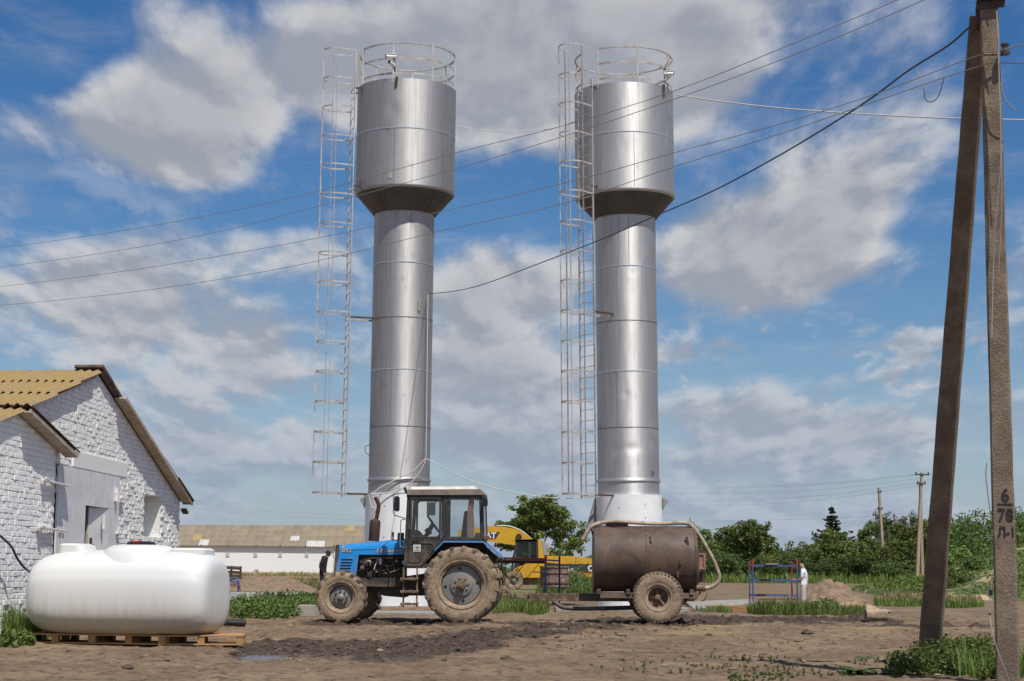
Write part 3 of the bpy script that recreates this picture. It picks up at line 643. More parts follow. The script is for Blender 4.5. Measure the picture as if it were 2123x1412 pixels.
# ================================================================ TRACTOR
def make_tractor():
    yaw = -.035; base = Vector((-2.28, 36.4, .01)); F = Frame(base, yaw)
    root = empty('tractor', base, yaw, 'muddy blue tractor with black cab and cream roof, hitched to the brown tanker', 'tractor')
    A = F.at
    def P(px, py, v): u, z = A(px, py, v); return Vector((u, v, z))
    def pr(name, pts, v0, v1, m, par=root, bevel=.012, mirror=False):
        poly = [A(x, y, v0) for x, y in pts]; b = MB(); b.prism(poly, v0, v1)
        if mirror: b.prism(poly, -v1, -v0)
        return b.build(name, m, par, bevel=bevel)
    # wheels
    u, z = A(956, 1211, -.98); wheel(root, (u, -.76, .785), .80, .44, .47, 19, 'ag', 'rear_wheel'); wheel(root, (u, .76, .785), .80, .44, .47, 19, 'ag', 'rear_wheel', 1)
    u, z = A(706, 1242, -.95); wheel(root, (u, -.79, .515), .53, .34, .30, 16, 'ag', 'front_wheel', -1, .1); wheel(root, (u + .12, .76, .515), .53, .34, .30, 16, 'ag', 'front_wheel', 1, .25)
    fu = u
    # hood
    hv = -.36
    prof = [A(703, 1131, hv), A(838, 1118, hv), A(838, 1150, hv), A(703, 1150, hv)]
    b = MB()
    (x0, z0), (x1, z1), (x2, z2), (x3, z3) = prof
    sec = lambda x, zt, zb: [(x, hv, zb), (x, hv - .0, zt - .085), (x, hv + .045, zt - .015), (x, hv + .12, zt + .01), (x, 0, zt + .018), (x, -hv - .12, zt + .01), (x, -hv - .045, zt - .015), (x, -hv, zt - .085), (x, -hv, zb)]
    s0, s1 = sec(x0, z0, z3), sec(x1, z1, z2); n = len(s0)
    b.add(s0 + s1, [(i, i + 1, n + i + 1, n + i) for i in range(n - 1)] + [tuple(range(n))[::-1], tuple(range(n, 2 * n))]); hood = b.build('hood', M_BLUE, root, smooth=35)
    b = MB(); a0 = A(703, 1141, hv - .002); a1 = A(838, 1137, hv - .002); b.bar((a0[0], hv - .002, a0[1]), (a1[0], hv - .002, a1[1]), .006, .008); b.build('hood_seam', M_CABBLK, hood)
    side = pr('side_panel', [(702.5, 1150.5), (743, 1150.5), (736.5, 1196), (695.5, 1194)], hv - .006, hv + .04, M_BLUE, hood, .006)
    pr('side_panel', [(702.5, 1150.5), (743, 1150.5), (736.5, 1196), (695.5, 1194)], -hv - .04, -hv, M_BLUE, hood, .006)
    for k in range(5):
        x = 708 - k * 1.1; y = 1160 + k * 6.1; p0, p1 = P(x, y, hv - .008), P(x + 23 - k * .3, y, hv - .008)
        b = MB(); b.bar(p0, p1, .012, .026); b.build('louvre', M_BLACKPL, side)
        b = MB(); b.bar(p0 + Vector((0, -.004, .016)), p1 + Vector((0, -.004, .016)), .016, .008); b.build('louvre_lip', M_BLUE, side)
    pr('grille', [(697.5, 1131), (703, 1130.5), (702, 1150), (694.5, 1196), (692.5, 1192)], hv, -hv, M_CABBLK)
    M_TXT = mat('silver_lettering', (.62, .62, .60), .5, .2); M_TXTD = mat('dark_letter_edge', (.05, .05, .06), .6)
    for t, px, py, s in (('892', 719, 1141.5, .115), ('БЕЛАРУС', 809, 1142.5, .098)):
        p = P(px, py, hv - .006); text_mesh(t, 'lettering', M_TXTD, hood, s, p + Vector((.006, .002, -.005)), bold=.006, sx=1.25); text_mesh(t, 'lettering', M_TXT, hood, s, p + Vector((0, -.002, 0)), sx=1.25)
    p = P(711.5, 1133.5, hv - .004); b = MB(); b.cyl(p, p - Vector((0, .004, 0)), .032, n=16); b.build('badge', mat('faded_badge', (.55, .30, .12), .6, var=(.5, .45, .3), vscale=30), hood)
    # engine bay
    pr('engine_block', [(744, 1152), (838, 1152), (838, 1200), (740, 1200)], -.20, .22, M_OIL, bevel=.02)
    eng = root.children[-1] if False else None
    rn = random.Random(4); b = MB()
    for k in range(46):
        p = P(rn.uniform(748, 834), rn.uniform(1163, 1197), -.24 - rn.random() * .10); s = rn.uniform(.02, .075)
        if k % 3: b.box(p, (s * rn.uniform(.8, 2.4), s, s * rn.uniform(.6, 1.4)), (0, rn.uniform(-.3, .3), 0))
        else: b.cyl(p, p + Vector((rn.uniform(-.02, .02), -.05, rn.uniform(-.03, .09))), s * .55, n=10)
    eng = tag(b.build('engine_fittings', M_OIL, root, bevel=.004), kind='stuff')
    for (pts, r, m) in (([(752, 1176), (757, 1166), (766, 1164), (769, 1172)], .035, M_ALU), ([(774, 1188), (778, 1172), (784, 1162), (789, 1157)], .012, M_CABLE), ([(808, 1185), (812, 1172), (820, 1164), (822, 1152)], .010, M_BLACKPL), ([(762, 1190), (775, 1185), (800, 1189), (830, 1180)], .014, M_ALU), ([(795, 1197), (802, 1176), (818, 1172), (834, 1160)], .009, M_BLACKPL), ([(748, 1163), (770, 1158), (800, 1158), (836, 1156)], .018, M_OIL)):
        b = MB(); b.tube(smooth_path([P(x, y, -.33) for x, y in pts]), r, 8); b.build('engine_pipe', m, root, smooth=60)
    b = MB(); p = P(789, 1165, -.33); b.cyl(p + Vector((0, 0, .055)), p - Vector((0, 0, .055)), .032, n=14); b.cyl(p + Vector((0, 0, .09)), p + Vector((0, 0, .055)), .02, n=10); b.build('fuel_filter', mat('pale_filter', (.5, .5, .48), .4), root, smooth=40)
    b = MB(); p = P(752, 1176, -.30); b.cyl(p + Vector((0, .03, 0)), p - Vector((0, .05, 0)), .055, n=16); b.cyl(p - Vector((0, .05, 0)), p - Vector((0, .08, 0)), .035, n=12); b.build('alternator', M_ALU, root, smooth=40)
    b = MB(); p = P(838, 1166, -.34); b.cyl(p, p - Vector((0, .04, 0)), .045, n=12); b.build('coolant_bottle', mat('blue_white_plastic', (.55, .65, .75), .4), root, smooth=40)
    # frame, axles, belly
    pr('frame_rail', [(741, 1198), (830, 1199), (830, 1216), (741, 1214)], -.34, -.24, M_FRAME, bevel=.01)
    pr('frame_rail', [(741, 1198), (830, 1199), (830, 1216), (741, 1214)], .24, .34, M_FRAME, bevel=.01)
    pr('gearbox', [(752, 1212), (832, 1214), (838, 1198), (960, 1180), (962, 1225), (905, 1232), (845, 1232), (838, 1236), (800, 1233), (756, 1222)], -.24, .24, M_OIL, bevel=.03)
    b = MB(); b.cyl((fu, -.62, .53), (fu, .62, .53), .085, n=14); b.box((fu + .02, 0, .56), (.26, .34, .26)); b.build('front_axle', M_FRAME, root, bevel=.01)
    for s in (-1, 1):
        b = MB(); b.tube([(fu, s * .60, .53), (fu, s * .66, .66), (fu + .02, s * .50, .70)], .07, 10); b.build('final_drive', M_FRAME, root, smooth=40)
    b = MB(); ru = A(956, 1211, -.98)[0]; b.cyl((ru, -.62, .785), (ru, .62, .785), .12, n=16); b.build('rear_axle', M_FRAME, root, smooth=40)
    b = MB(); p = P(784, 1228, -.28); b.tube([p, P(786, 1245, -.28), P(779, 1250, -.28), P(788, 1263, -.28)], [.03, .03, .025, .035], 8); b.build('drop_arm', M_OIL, root)
    # muffler
    b = MB(); b.lathe([(0.02, 0), (.105, .0), (.115, .03), (.115, .40), (.10, .44), (.035, .47)], 24); mu = b.build('muffler', M_MUFF, root, smooth=35); mu.location = P(775, 1122, -.10); mu.rotation_euler = (0, .055, 0)
    b = MB(); b.tube(smooth_path([P(779, 1080, -.10), P(782, 1068, -.10), P(785, 1050, -.10), P(783, 1040, -.10), P(777.5, 1031, -.10)]), [.042] * 24 + [.036], 14, cap=False); b.build('exhaust_pipe', M_MUFF, root, smooth=60)
    b = MB(); p = P(814, 1121, -.12); b.cyl(p, p + Vector((0, 0, .10)), .018, n=10); b.cyl(p + Vector((0, 0, .02)), p + Vector((0, 0, .18)), .028, n=12); b.build('work_lamp_post', M_FRAME, root, smooth=40)
    b = MB(); b.cyl(p + Vector((0, -.002, .03)), p + Vector((0, -.002, .08)), .0295, n=12); b.build('amber_reflector', mat('amber', (.55, .20, .10), .3), root)
    b = MB(); p = P(831, 1112, -.5); b.box(p, (.13, .10, .15)); b.bar(p, p + Vector((.0, .1, -.02)), .02); b.build('headlight', M_BLACKPL, root, bevel=.03)
    # cab shell
    cv = -.74
    def post(name, pts, w=.06, d=.07, mirror=True, m=M_CABBLK):
        for s in ((1, -1) if mirror else (1,)):
            b = MB(); q = [P(x, y, cv) for x, y in pts]
            for i in range(len(q) - 1):
                a_, c_ = q[i].copy(), q[i + 1].copy(); a_.y = c_.y = s * (cv + d / 2); b.bar(a_, c_, w, d, up=(0, 1, 0))
            b.build(name, m, root, bevel=.008)
    post('front_pillar', [(848, 1024), (843, 1116), (841, 1174)], .075)
    post('middle_pillar', [(920, 1025), (919, 1118)], .09)
    post('rear_pillar', [(997, 1024), (1000, 1118)], .085)
    post('cab_sill', [(841, 1172), (873, 1172), (905, 1136)], .06)
    post('roof_beam', [(846, 1027), (1000, 1027)], .07)
    post('waist_beam', [(846, 1118), (1000, 1118)], .07)
    for x, y in ((846, 1027), (1000, 1027), (1000, 1118)):
        p = P(x, y, cv); b = MB(); b.bar((p.x, cv + .04, p.z), (p.x, -cv - .04, p.z), .07); b.build('cross_beam', M_CABBLK, root, bevel=.008)
    # door
    ow = rrect(*A(849, 1116, cv), *A(915, 1030, cv), .05); iw = rrect(*A(853, 1112, cv), *A(911, 1034.5, cv), .07)
    b = MB(); ringprism(b, ow, iw, cv - .025, cv + .02); door = b.build('door', M_CABBLK, root, bevel=.006)
    b = MB(); b.prism([A(847, 1116, cv), A(918, 1116, cv), A(913, 1126, cv), A(899, 1139, cv), A(872, 1173, cv), A(845, 1173, cv)], cv - .02, cv + .02); b.build('door_panel', M_CABBLK, door, bevel=.008)
    b = MB(); q = [P(x, y, cv - .024) for x, y in ((897, 1130), (892, 1126.5), (853, 1126.5), (848, 1131), (848, 1160), (852, 1165), (867, 1165), (872, 1161))]; b.tube(smooth_path(q, 4), .012, 6); b.build('door_rib', M_CABBLK, door, smooth=60)
    b = MB(); b.prism(rrect(*A(852, 1113, cv), *A(912, 1034, cv), .07), cv - .003, cv + .003); b.build('door_glass', M_GLASS, door)
    p = P(864.5, 1136.5, cv - .024); b = MB(); b.box(p, (.155, .006, .145)); stk = b.build('door_notice', mat('paper_notice', (.62, .62, .60), .7, var=(.5, .5, .48), vscale=20), door)
    M_INK = mat('notice_ink', (.12, .12, .12), .8); b = MB(); b.lathe([(.058, -.002), (.052, -.002)], 24, (p.x, p.y - .004, p.z - .012), 'Y', ang=(0.25, 2.9)); b.box(p + Vector((0, -.004, -.01)), (.085, .002, .008)); b.box(p + Vector((0, -.004, -.045)), (.12, .002, .012)); b.box(p + Vector((.005, -.004, .008)), (.045, .002, .025)); b.build('notice_print', M_INK, stk)
    b = MB(); p = P(862, 1121.5, cv - .03); b.box(p, (.13, .03, .035)); b.build('door_handle', M_BLACKPL, door, bevel=.006)
    # rear side window, far windows, front and rear glass
    for s in (-1, 1):
        b = MB(); poly = [A(925, 1117, cv), A(995, 1117, cv), A(993, 1031, cv), A(925, 1031, cv)]; b.prism(poly, s * (-cv) - .003 if s > 0 else cv - .003, s * (-cv) + .003 if s > 0 else cv + .003); b.build('side_glass', M_GLASS, root)
        for (x, y) in ((930, 1037), (990, 1037), (953, 1114), (984, 1112), (990, 1112)) if s < 0 else ():
            p = P(x, y, cv - .004); b = MB(); b.cyl(p, p - Vector((0, .012, 0)), .016, n=10); b.build('glass_clip', M_FRAME, root)
    b = MB(); b.prism(rrect(*A(852, 1113, cv), *A(912, 1034, cv), .07), -cv - .003, -cv + .003); b.build('door_glass', M_GLASS, root)
    b = MB(); ringprism(b, ow, iw, -cv - .02, -cv + .02); b.build('door', M_CABBLK, root)
    b = MB(); b.prism([A(847, 1116, cv), A(918, 1116, cv), A(899, 1139, cv), A(872, 1173, cv), A(845, 1173, cv)], -cv - .02, -cv + .02); b.build('door_panel', M_CABBLK, root)
    p, q = P(1000, 1030, cv), P(1003, 1116, cv); b = MB(); b.quad((p.x, cv + .06, p.z), (p.x, -cv - .06, p.z), (q.x, -cv - .06, q.z), (q.x, cv + .06, q.z)); b.build('rear_glass', M_GLASS, root)
    p, q = P(847, 1030, cv), P(842, 1116, cv); b = MB(); b.quad((p.x, cv + .06, p.z), (q.x, cv + .06, q.z), (q.x, -cv - .06, q.z), (p.x, -cv - .06, p.z)); b.build('windscreen', M_GLASS, root)
    pr('firewall', [(840, 1118), (848, 1118), (848, 1175), (838, 1175)], cv + .04, -cv - .04, M_CABBLK)
    pr('cab_floor', [(842, 1170), (905, 1170), (905, 1177), (842, 1177)], cv + .02, -cv - .02, M_CABBLK)
    pr('wheel_arch_wall', [(905, 1135), (918, 1119), (1001, 1119), (1003, 1135), (990, 1190), (905, 1176)], -.50, .50, M_CABBLK)
    # roof
    band = pr('roof_band', [(843, 1016.5), (995, 1015.5), (1001, 1020), (1001, 1024.5), (844, 1024.5)], cv - .05, -cv + .05, M_BANDG, bevel=.015)
    b = MB(); lo = [A(846, 1017, cv), A(992, 1016.5, cv)]; hi = [A(850, 1008.5, cv), A(985, 1007.5, cv)]
    vs = [(lo[0][0], cv - .02, lo[0][1]), (lo[1][0], cv - .02, lo[1][1]), (lo[1][0], -cv + .02, lo[1][1]), (lo[0][0], -cv + .02, lo[0][1]), (hi[0][0], cv + .05, hi[0][1]), (hi[1][0], cv + .05, hi[1][1]), (hi[1][0], -cv - .05, hi[1][1]), (hi[0][0], -cv - .05, hi[0][1])]
    b.add(vs, [(0, 3, 2, 1), (4, 5, 6, 7), (0, 1, 5, 4), (1, 2, 6, 5), (2, 3, 7, 6), (3, 0, 4, 7)]); b.build('roof', M_WHITEROOF, root, bevel=.03)
    b = MB(); p = P(841, 1017, cv - .02); b.box(p, (.05, .07, .13), (0, -.35, 0)); b.build('roof_lamp', M_BLACKPL, root, bevel=.01)
    # fender
    b = MB(); fv0, fv1 = -.99, -.50; outl = [(901, 1140), (919, 1121.5), (1001.5, 1122), (1037, 1154)]; q = [A(x, y, fv0) for x, y in outl]; th = .035
    vs = []
    for v in (fv0, fv1):
        for (u_, z_) in q: vs += [(u_, v, z_), (u_ + .004, v, z_ - th)]
    k = len(q); fs = []
    for i in range(k - 1):
        a_ = 2 * i; c_ = 2 * k + 2 * i; fs += [(a_, a_ + 1, a_ + 3, a_ + 2), (c_, c_ + 2, c_ + 3, c_ + 1), (a_, a_ + 2, c_ + 2, c_), (a_ + 1, c_ + 1, c_ + 3, a_ + 3)]
    fs += [(0, 2 * k, 2 * k + 1, 1), (2 * k - 2, 2 * k - 1, 4 * k - 1, 4 * k - 2)]
    b.add(vs, fs); b.build('fender', M_BLUED, root, bevel=.006)
    b2 = MB(); b2.add([(x, -y, z) for x, y, z in vs], [f[::-1] for f in fs]); b2.build('fender', M_BLUED, root)
    pr('fender_skirt', [(905, 1142), (921, 1127), (1000, 1127), (1030, 1155), (1026, 1168), (995, 1140), (925, 1140)], -.55, -.52, M_CABBLK)
    b = MB(); b.tube(smooth_path([P(1036, 1154, -.95), P(1039, 1166, -.95), P(1040, 1180, -.9), P(1046, 1190, -.8), P(1054, 1200, -.7)]), .010, 6); b.build('trailing_cable', M_BLACKPL, root, smooth=60)
    b = MB(); p = P(1008, 1114, cv); b.box(p, (.12, .10, .08)); b.build('rear_lamp', mat('muddy_lamp', (.15, .07, .05), .6), root, bevel=.01)
    # mirrors, handrail
    for (x0, y0, x1, y1, v, arm) in ((818.5, 1030, 827, 1059, cv - .22, [(841, 1075), (817, 1068), (816, 1062), (815.5, 1025), (842, 1022)]), (1001.5, 1035, 1010, 1049, cv - .12, [(998, 1042), (1004, 1042)])):
        b = MB(); b.prism(rrect(*A(x0, y1, v), *A(x1, y0, v), .03), v - .07, v + .07); mi = b.build('mirror', M_BLACKPL, root, bevel=.012)
        b = MB(); b.tube([P(x, y, v if 0 < i < len(arm) - 1 else cv) for i, (x, y) in enumerate(arm)], .010, 6); b.build('mirror_arm', M_FRAME, mi)
    b = MB(); b.prism(rrect(*A(886, 1068, .95), *A(902, 1040, .95), .03), .90, .95); mi = b.build('mirror', mat('mirror_back', (.45, .5, .5), .3), root, bevel=.01)
    b = MB(); b.tube(smooth_path([P(839, 1077, cv - .02), P(833, 1077.5, cv - .09), P(831, 1083, cv - .10), P(829.5, 1128, cv - .10), P(832, 1134, cv - .09), P(838, 1136, cv - .02)]), .012, 8); b.build('handrail', M_CHROME, root, smooth=60)
    # interior
    c0 = P(898, 1086, -.05); b = MB(); R = Matrix.Rotation(.95, 3, 'Y')
    b.tube([c0 + R @ Vector((.21 * math.cos(t), .21 * math.sin(t), 0)) for t in [6.2832 * i / 28 for i in range(29)]], .017, 8); b.bar(c0 + R @ Vector((-.2, 0, 0)), c0 + R @ Vector((.2, 0, 0)), .03, .015); b.bar(c0 + R @ Vector((0, -.2, 0)), c0 + R @ Vector((0, .2, 0)), .03, .015); b.build('steering_wheel', M_BLACKPL, root, smooth=50)
    b = MB(); b.bar(c0, P(878, 1120, -.05), .07, .09); b.box(P(888, 1102, -.05), (.14, .22, .10), (0, .95, 0)); b.build('steering_column', M_BLACKPL, root, bevel=.015)
    pr('dashboard', [(849, 1100), (860, 1101), (876, 1118), (876, 1150), (849, 1150)], -.45, .45, M_BLACKPL, bevel=.03)
    b = MB(); b.box(P(953, 1120, 0), (.48, .48, .14)); b.box(P(966, 1090, 0), (.13, .46, .62), (0, .12, 0)); b.build('seat', M_BLACKPL, root, bevel=.05)
    b = MB(); n = 28; vs = []
    for j, y in enumerate((1035, 1060, 1090, 1114)):
        for i in range(n + 1):
            t = i / n; wd = (969 + (1 if j else 3), 983 + (2 if j > 1 else 0)); x = wd[0] - j * .8 + (wd[1] - wd[0]) * t; pnt = P(x, y, cv + .06); vs.append((pnt.x, cv + .06 + .016 * math.sin(t * 27 + j * .3), pnt.z))
    b.add(vs, [(j * (n + 1) + i, j * (n + 1) + i + 1, (j + 1) * (n + 1) + i + 1, (j + 1) * (n + 1) + i) for j in range(3) for i in range(n)]); b.build('curtain', mat('dusty_pink_curtain', (.40, .24, .21), .9), root, smooth=80)
    # steps
    for x in (837, 865):
        b = MB(); b.bar(P(x, 1176, cv - .06), P(x - 1, 1258, cv - .06), .035, .03); b.build('step_hanger', M_MUDST, root, bevel=.006)
    for y in (1200.5, 1227, 1252.5):
        b = MB(); p0, p1 = P(830.5, y, cv - .08), P(867, y - .5, cv - .08); n = 10
        for i in range(n):
            a_ = p0.lerp(p1, i / n); c_ = p0.lerp(p1, (i + 1) / n); b.box((a_ + c_) / 2 + Vector((0, 0, random.uniform(-.006, .006))), ((c_ - a_).length * 1.05, .20 + random.uniform(-.02, .02), .055 + random.uniform(-.012, .012)))
        b.build('step', M_MUDST, root, bevel=.012)
    # hitch
    b = MB(); b.bar(P(1030, 1224, -.05), P(1058, 1226, -.05), .14, .10); b.bar(P(1050, 1222, -.2), P(1064, 1238, -.2), .05, .04); b.bar(P(1050, 1226, .1), P(1056, 1247, .1), .03); b.build('tow_hitch', M_MUDST, root, bevel=.015)
    return root
tractor = make_tractor()
# ================================================================ TANKER TRAILER
def rust_extra(base, dark, pale):
    def ex(g, vec, c, b):
        mp = g.n('ShaderNodeMapping'); g.l(vec, mp.inputs[0]); mp.inputs['Scale'].default_value = (5, 5, .7)
        n = g.noise(mp.outputs[0], 1.5, 7, .65, .3); n2 = g.noise(vec, 2.2, 6, .62, .6); n3 = g.noise(vec, 13, 5, .7)
        c = g.mix(g.smooth(n2, .36, .64), base, dark); c = g.mix(g.smooth(n, .55, .75, 0, .55), c, pale)
        return g.mix(g.smooth(n3, .60, .74, 0, .4), c, (.24, .13, .07))
    return ex
M_TANKB = mat('brown_oxide_paint', (.12, .06, .05), .58, 0, .35, extra=rust_extra((.120, .077, .057), (.066, .044, .033), (.21, .165, .135)), bump=.12, bscale=14)
M_HOSE = mat('dusty_rubber_hose', (.46, .38, .29), .8, var=(.26, .20, .15), vscale=7)
M_BEAM = mat('muddy_drawbar', (.10, .06, .045), .8, extra=dirt_extra((.075, .045, .036), (.33, .235, .155), .1, .8, .75, .4), bump=.3)
M_SALMON = mat('faded_red_panel', (.30, .15, .12), .75, var=(.22, .11, .09), vscale=4)
def make_tanker():
    base = Vector((3.2, 37.3, .005)); F = Frame(base, -.02); A = F.at
    root = empty('tanker_trailer', base, -.02, 'rusty brown tanker trailer with a pale hose laid over its top', 'trailer')
    def P(px, py, v): u, z = A(px, py, v); return Vector((u, v, z))
    u0 = A(1229, 1160, 0)[0]; u1 = A(1441, 1160, 0)[0]; zc = A(1300, 1158.5, 0)[1]; r = .705
    b = MB(); pts = [(r * .02, u0 - .01), (r * .85, u0 - .004), (r, u0 + .015), (r, u0 + .9), (r, u0 + 1.6), (r, u1 - .06), (r * .96, u1), (r * .6, u1 + .05), (.01, u1 + .06)]
    b.lathe(pts, 80, (0, 0, zc), 'X'); tank = b.build('tank', M_TANKB, root, smooth=40)
    for q in (u0 + .02, u0 + 1.12, u1 - .05):
        b = MB(); b.lathe([(r, q - .012), (r + .006, q), (r, q + .012)], 80, (0, 0, zc), 'X'); b.build('weld_seam', M_TANKB, tank, smooth=40)
    hu = (A(1255, 1090, 0)[0] + A(1303, 1090, 0)[0]) / 2; zt = zc + r
    b = MB(); b.lathe([(.245, zt - .05), (.245, zt + .05), (.29, zt + .055), (.29, zt + .072), (.05, zt + .085), (.01, zt + .085)], 36, (hu, 0, 0)); b.build('hatch', M_TANKB, root, smooth=30)
    hose = [(1208, 1119), (1213, 1111), (1221, 1097), (1232, 1088.5), (1250, 1083), (1275, 1081), (1310, 1083), (1345, 1085.5), (1380, 1085.5), (1410, 1084), (1428, 1086), (1436, 1093), (1450, 1110), (1466, 1137), (1480, 1163), (1489, 1186), (1491, 1198), (1486, 1209), (1474, 1217), (1458, 1220), (1438, 1219)]
    b = MB(); vv = [-.25] * 4 + [-.15] * 6 + [-.2] * 11; b.tube(smooth_path([P(x, y, v) for (x, y), v in zip(hose, vv)], 5), .044, 12); b.build('hose', M_HOSE, root, smooth=60)
    b = MB(); p = P(1433, 1089, -.2); b.tube([p + Vector((.075 * math.cos(t), 0.0, .075 * math.sin(t))) for t in [6.283 * i / 12 for i in range(13)]], .012, 5); b.bar(p, p + Vector((-.03, 0, .16)), .02); b.bar(p + Vector((0, 0, -.05)), p + Vector((-.05, .1, -.2)), .02); b.build('hose_tie', M_MUDST, root)
    b = MB(); p = P(1220, 1099, -.25); b.bar(p, P(1232, 1092, -.1), .03); b.bar(P(1226, 1097, -.1), P(1229, 1110, -.1), .03); b.build('hose_hook', M_BEAM, root)
    b = MB(); p = P(1437, 1219, -.2); b.cyl(p, p + Vector((.22, 0, 0)), .065, n=14); b.cyl(p + Vector((.2, 0, 0)), p + Vector((.26, 0, 0)), .075, n=12); b.build('outlet_pipe', M_MUDST, root, smooth=40)
    # brackets welded on the shell
    def on_shell(px, py):
        u, z = A(px, py, -r); dz = z - zc; v = -math.sqrt(max(r * r - dz * dz, .01)); u, z = A(px, py, v); return Vector((u, -math.sqrt(max(r * r - (z - zc) ** 2, .01)) - .004, z))
    for pts in ([(1348, 1113), (1348, 1122), (1351, 1125)], [(1350, 1111), (1347, 1115)]):
        b = MB(); b.tube([on_shell(x, y) - Vector((0, .02, 0)) for x, y in pts], .012, 6); b.build('lifting_eye', M_FRAME, tank)
    p = on_shell(1425, 1122); b = MB(); b.bar(p + Vector((-.02, -.02, .09)), p + Vector((.01, -.03, -.07)), .05, .035); b.build('latch', M_FRAME, tank)
    for (x, y, h) in ((1410.5, 1165, .10), (1405, 1190, .17)):
        p = on_shell(x, y); b = MB(); b.box(p, (.05, .05, h)); b.build('bracket', M_BEAM, tank, bevel=.006)
    b = MB(); p, q = on_shell(1334, 1189), on_shell(1437, 1190); b.bar(p, q, .012, .012); b.build('weld_seam', M_FRAME, tank)
    # chassis
    zb = A(1150, 1238, -.06)[1]; ul = A(1097, 1238, -.06)[0]; um = A(1204, 1238, -.06)[0]; ur = A(1425, 1238, -.06)[0]
    b = MB(); b.box(((ul + ur) / 2, 0, zb), (ur - ul, .16, .165)); b.build('drawbar', M_BEAM, root, bevel=.01)
    b = MB(); b.box((ul + .02, 0, zb), (.05, .24, .24)); b.bar((ul, 0, zb), (A(1069, 1234, 0)[0], 0, zb + .02), .10, .09); b.bar((ul - .02, .05, zb + .05), (ul - .24, .02, zb + .0), .05, .04); b.build('tow_eye', M_MUDST, root, bevel=.012)
    for v in (-.42, .42):
        b = MB(); b.box(((um + ur) / 2 + .3, v, zb + .05), (ur - um - .2, .10, .12)); b.build('chassis_rail', M_FRAME, root, bevel=.01)
    for x in (1240, 1300, 1390, 1430):
        u = A(x, 1225, 0)[0]; b = MB(); b.box((u, 0, zb + .13), (.09, 1.0, .12)); b.build('saddle', M_FRAME, root, bevel=.01)
    b = MB(); b.bar(P(1231, 1222, -.3), P(1231, 1229, -.3), .05, .05); b.build('drain_lug', M_BEAM, root)
    uw = A(1364.5, 1239, -.93)[0]
    wheel(root, (uw, -.78, .535), .545, .32, .265, 40, 'road'); wheel(root, (uw, .78, .535), .545, .32, .265, 40, 'road', facing=1)
    b = MB(); b.cyl((uw, -.7, .535), (uw, .7, .535), .06, n=12); b.build('axle', M_FRAME, root, smooth=40)
    b = MB(); b.tube(smooth_path([P(1146, 1246, .3), P(1160, 1256, .3), P(1180, 1261, .3), P(1230, 1261.5, .3), P(1300, 1260, .3), P(1330, 1258, .3)]), .05, 10); b.build('suction_hose', mat('black_hose', (.07, .065, .06), .6, var=(.2, .16, .12), vscale=6), root, smooth=60)
    return root
make_tanker()
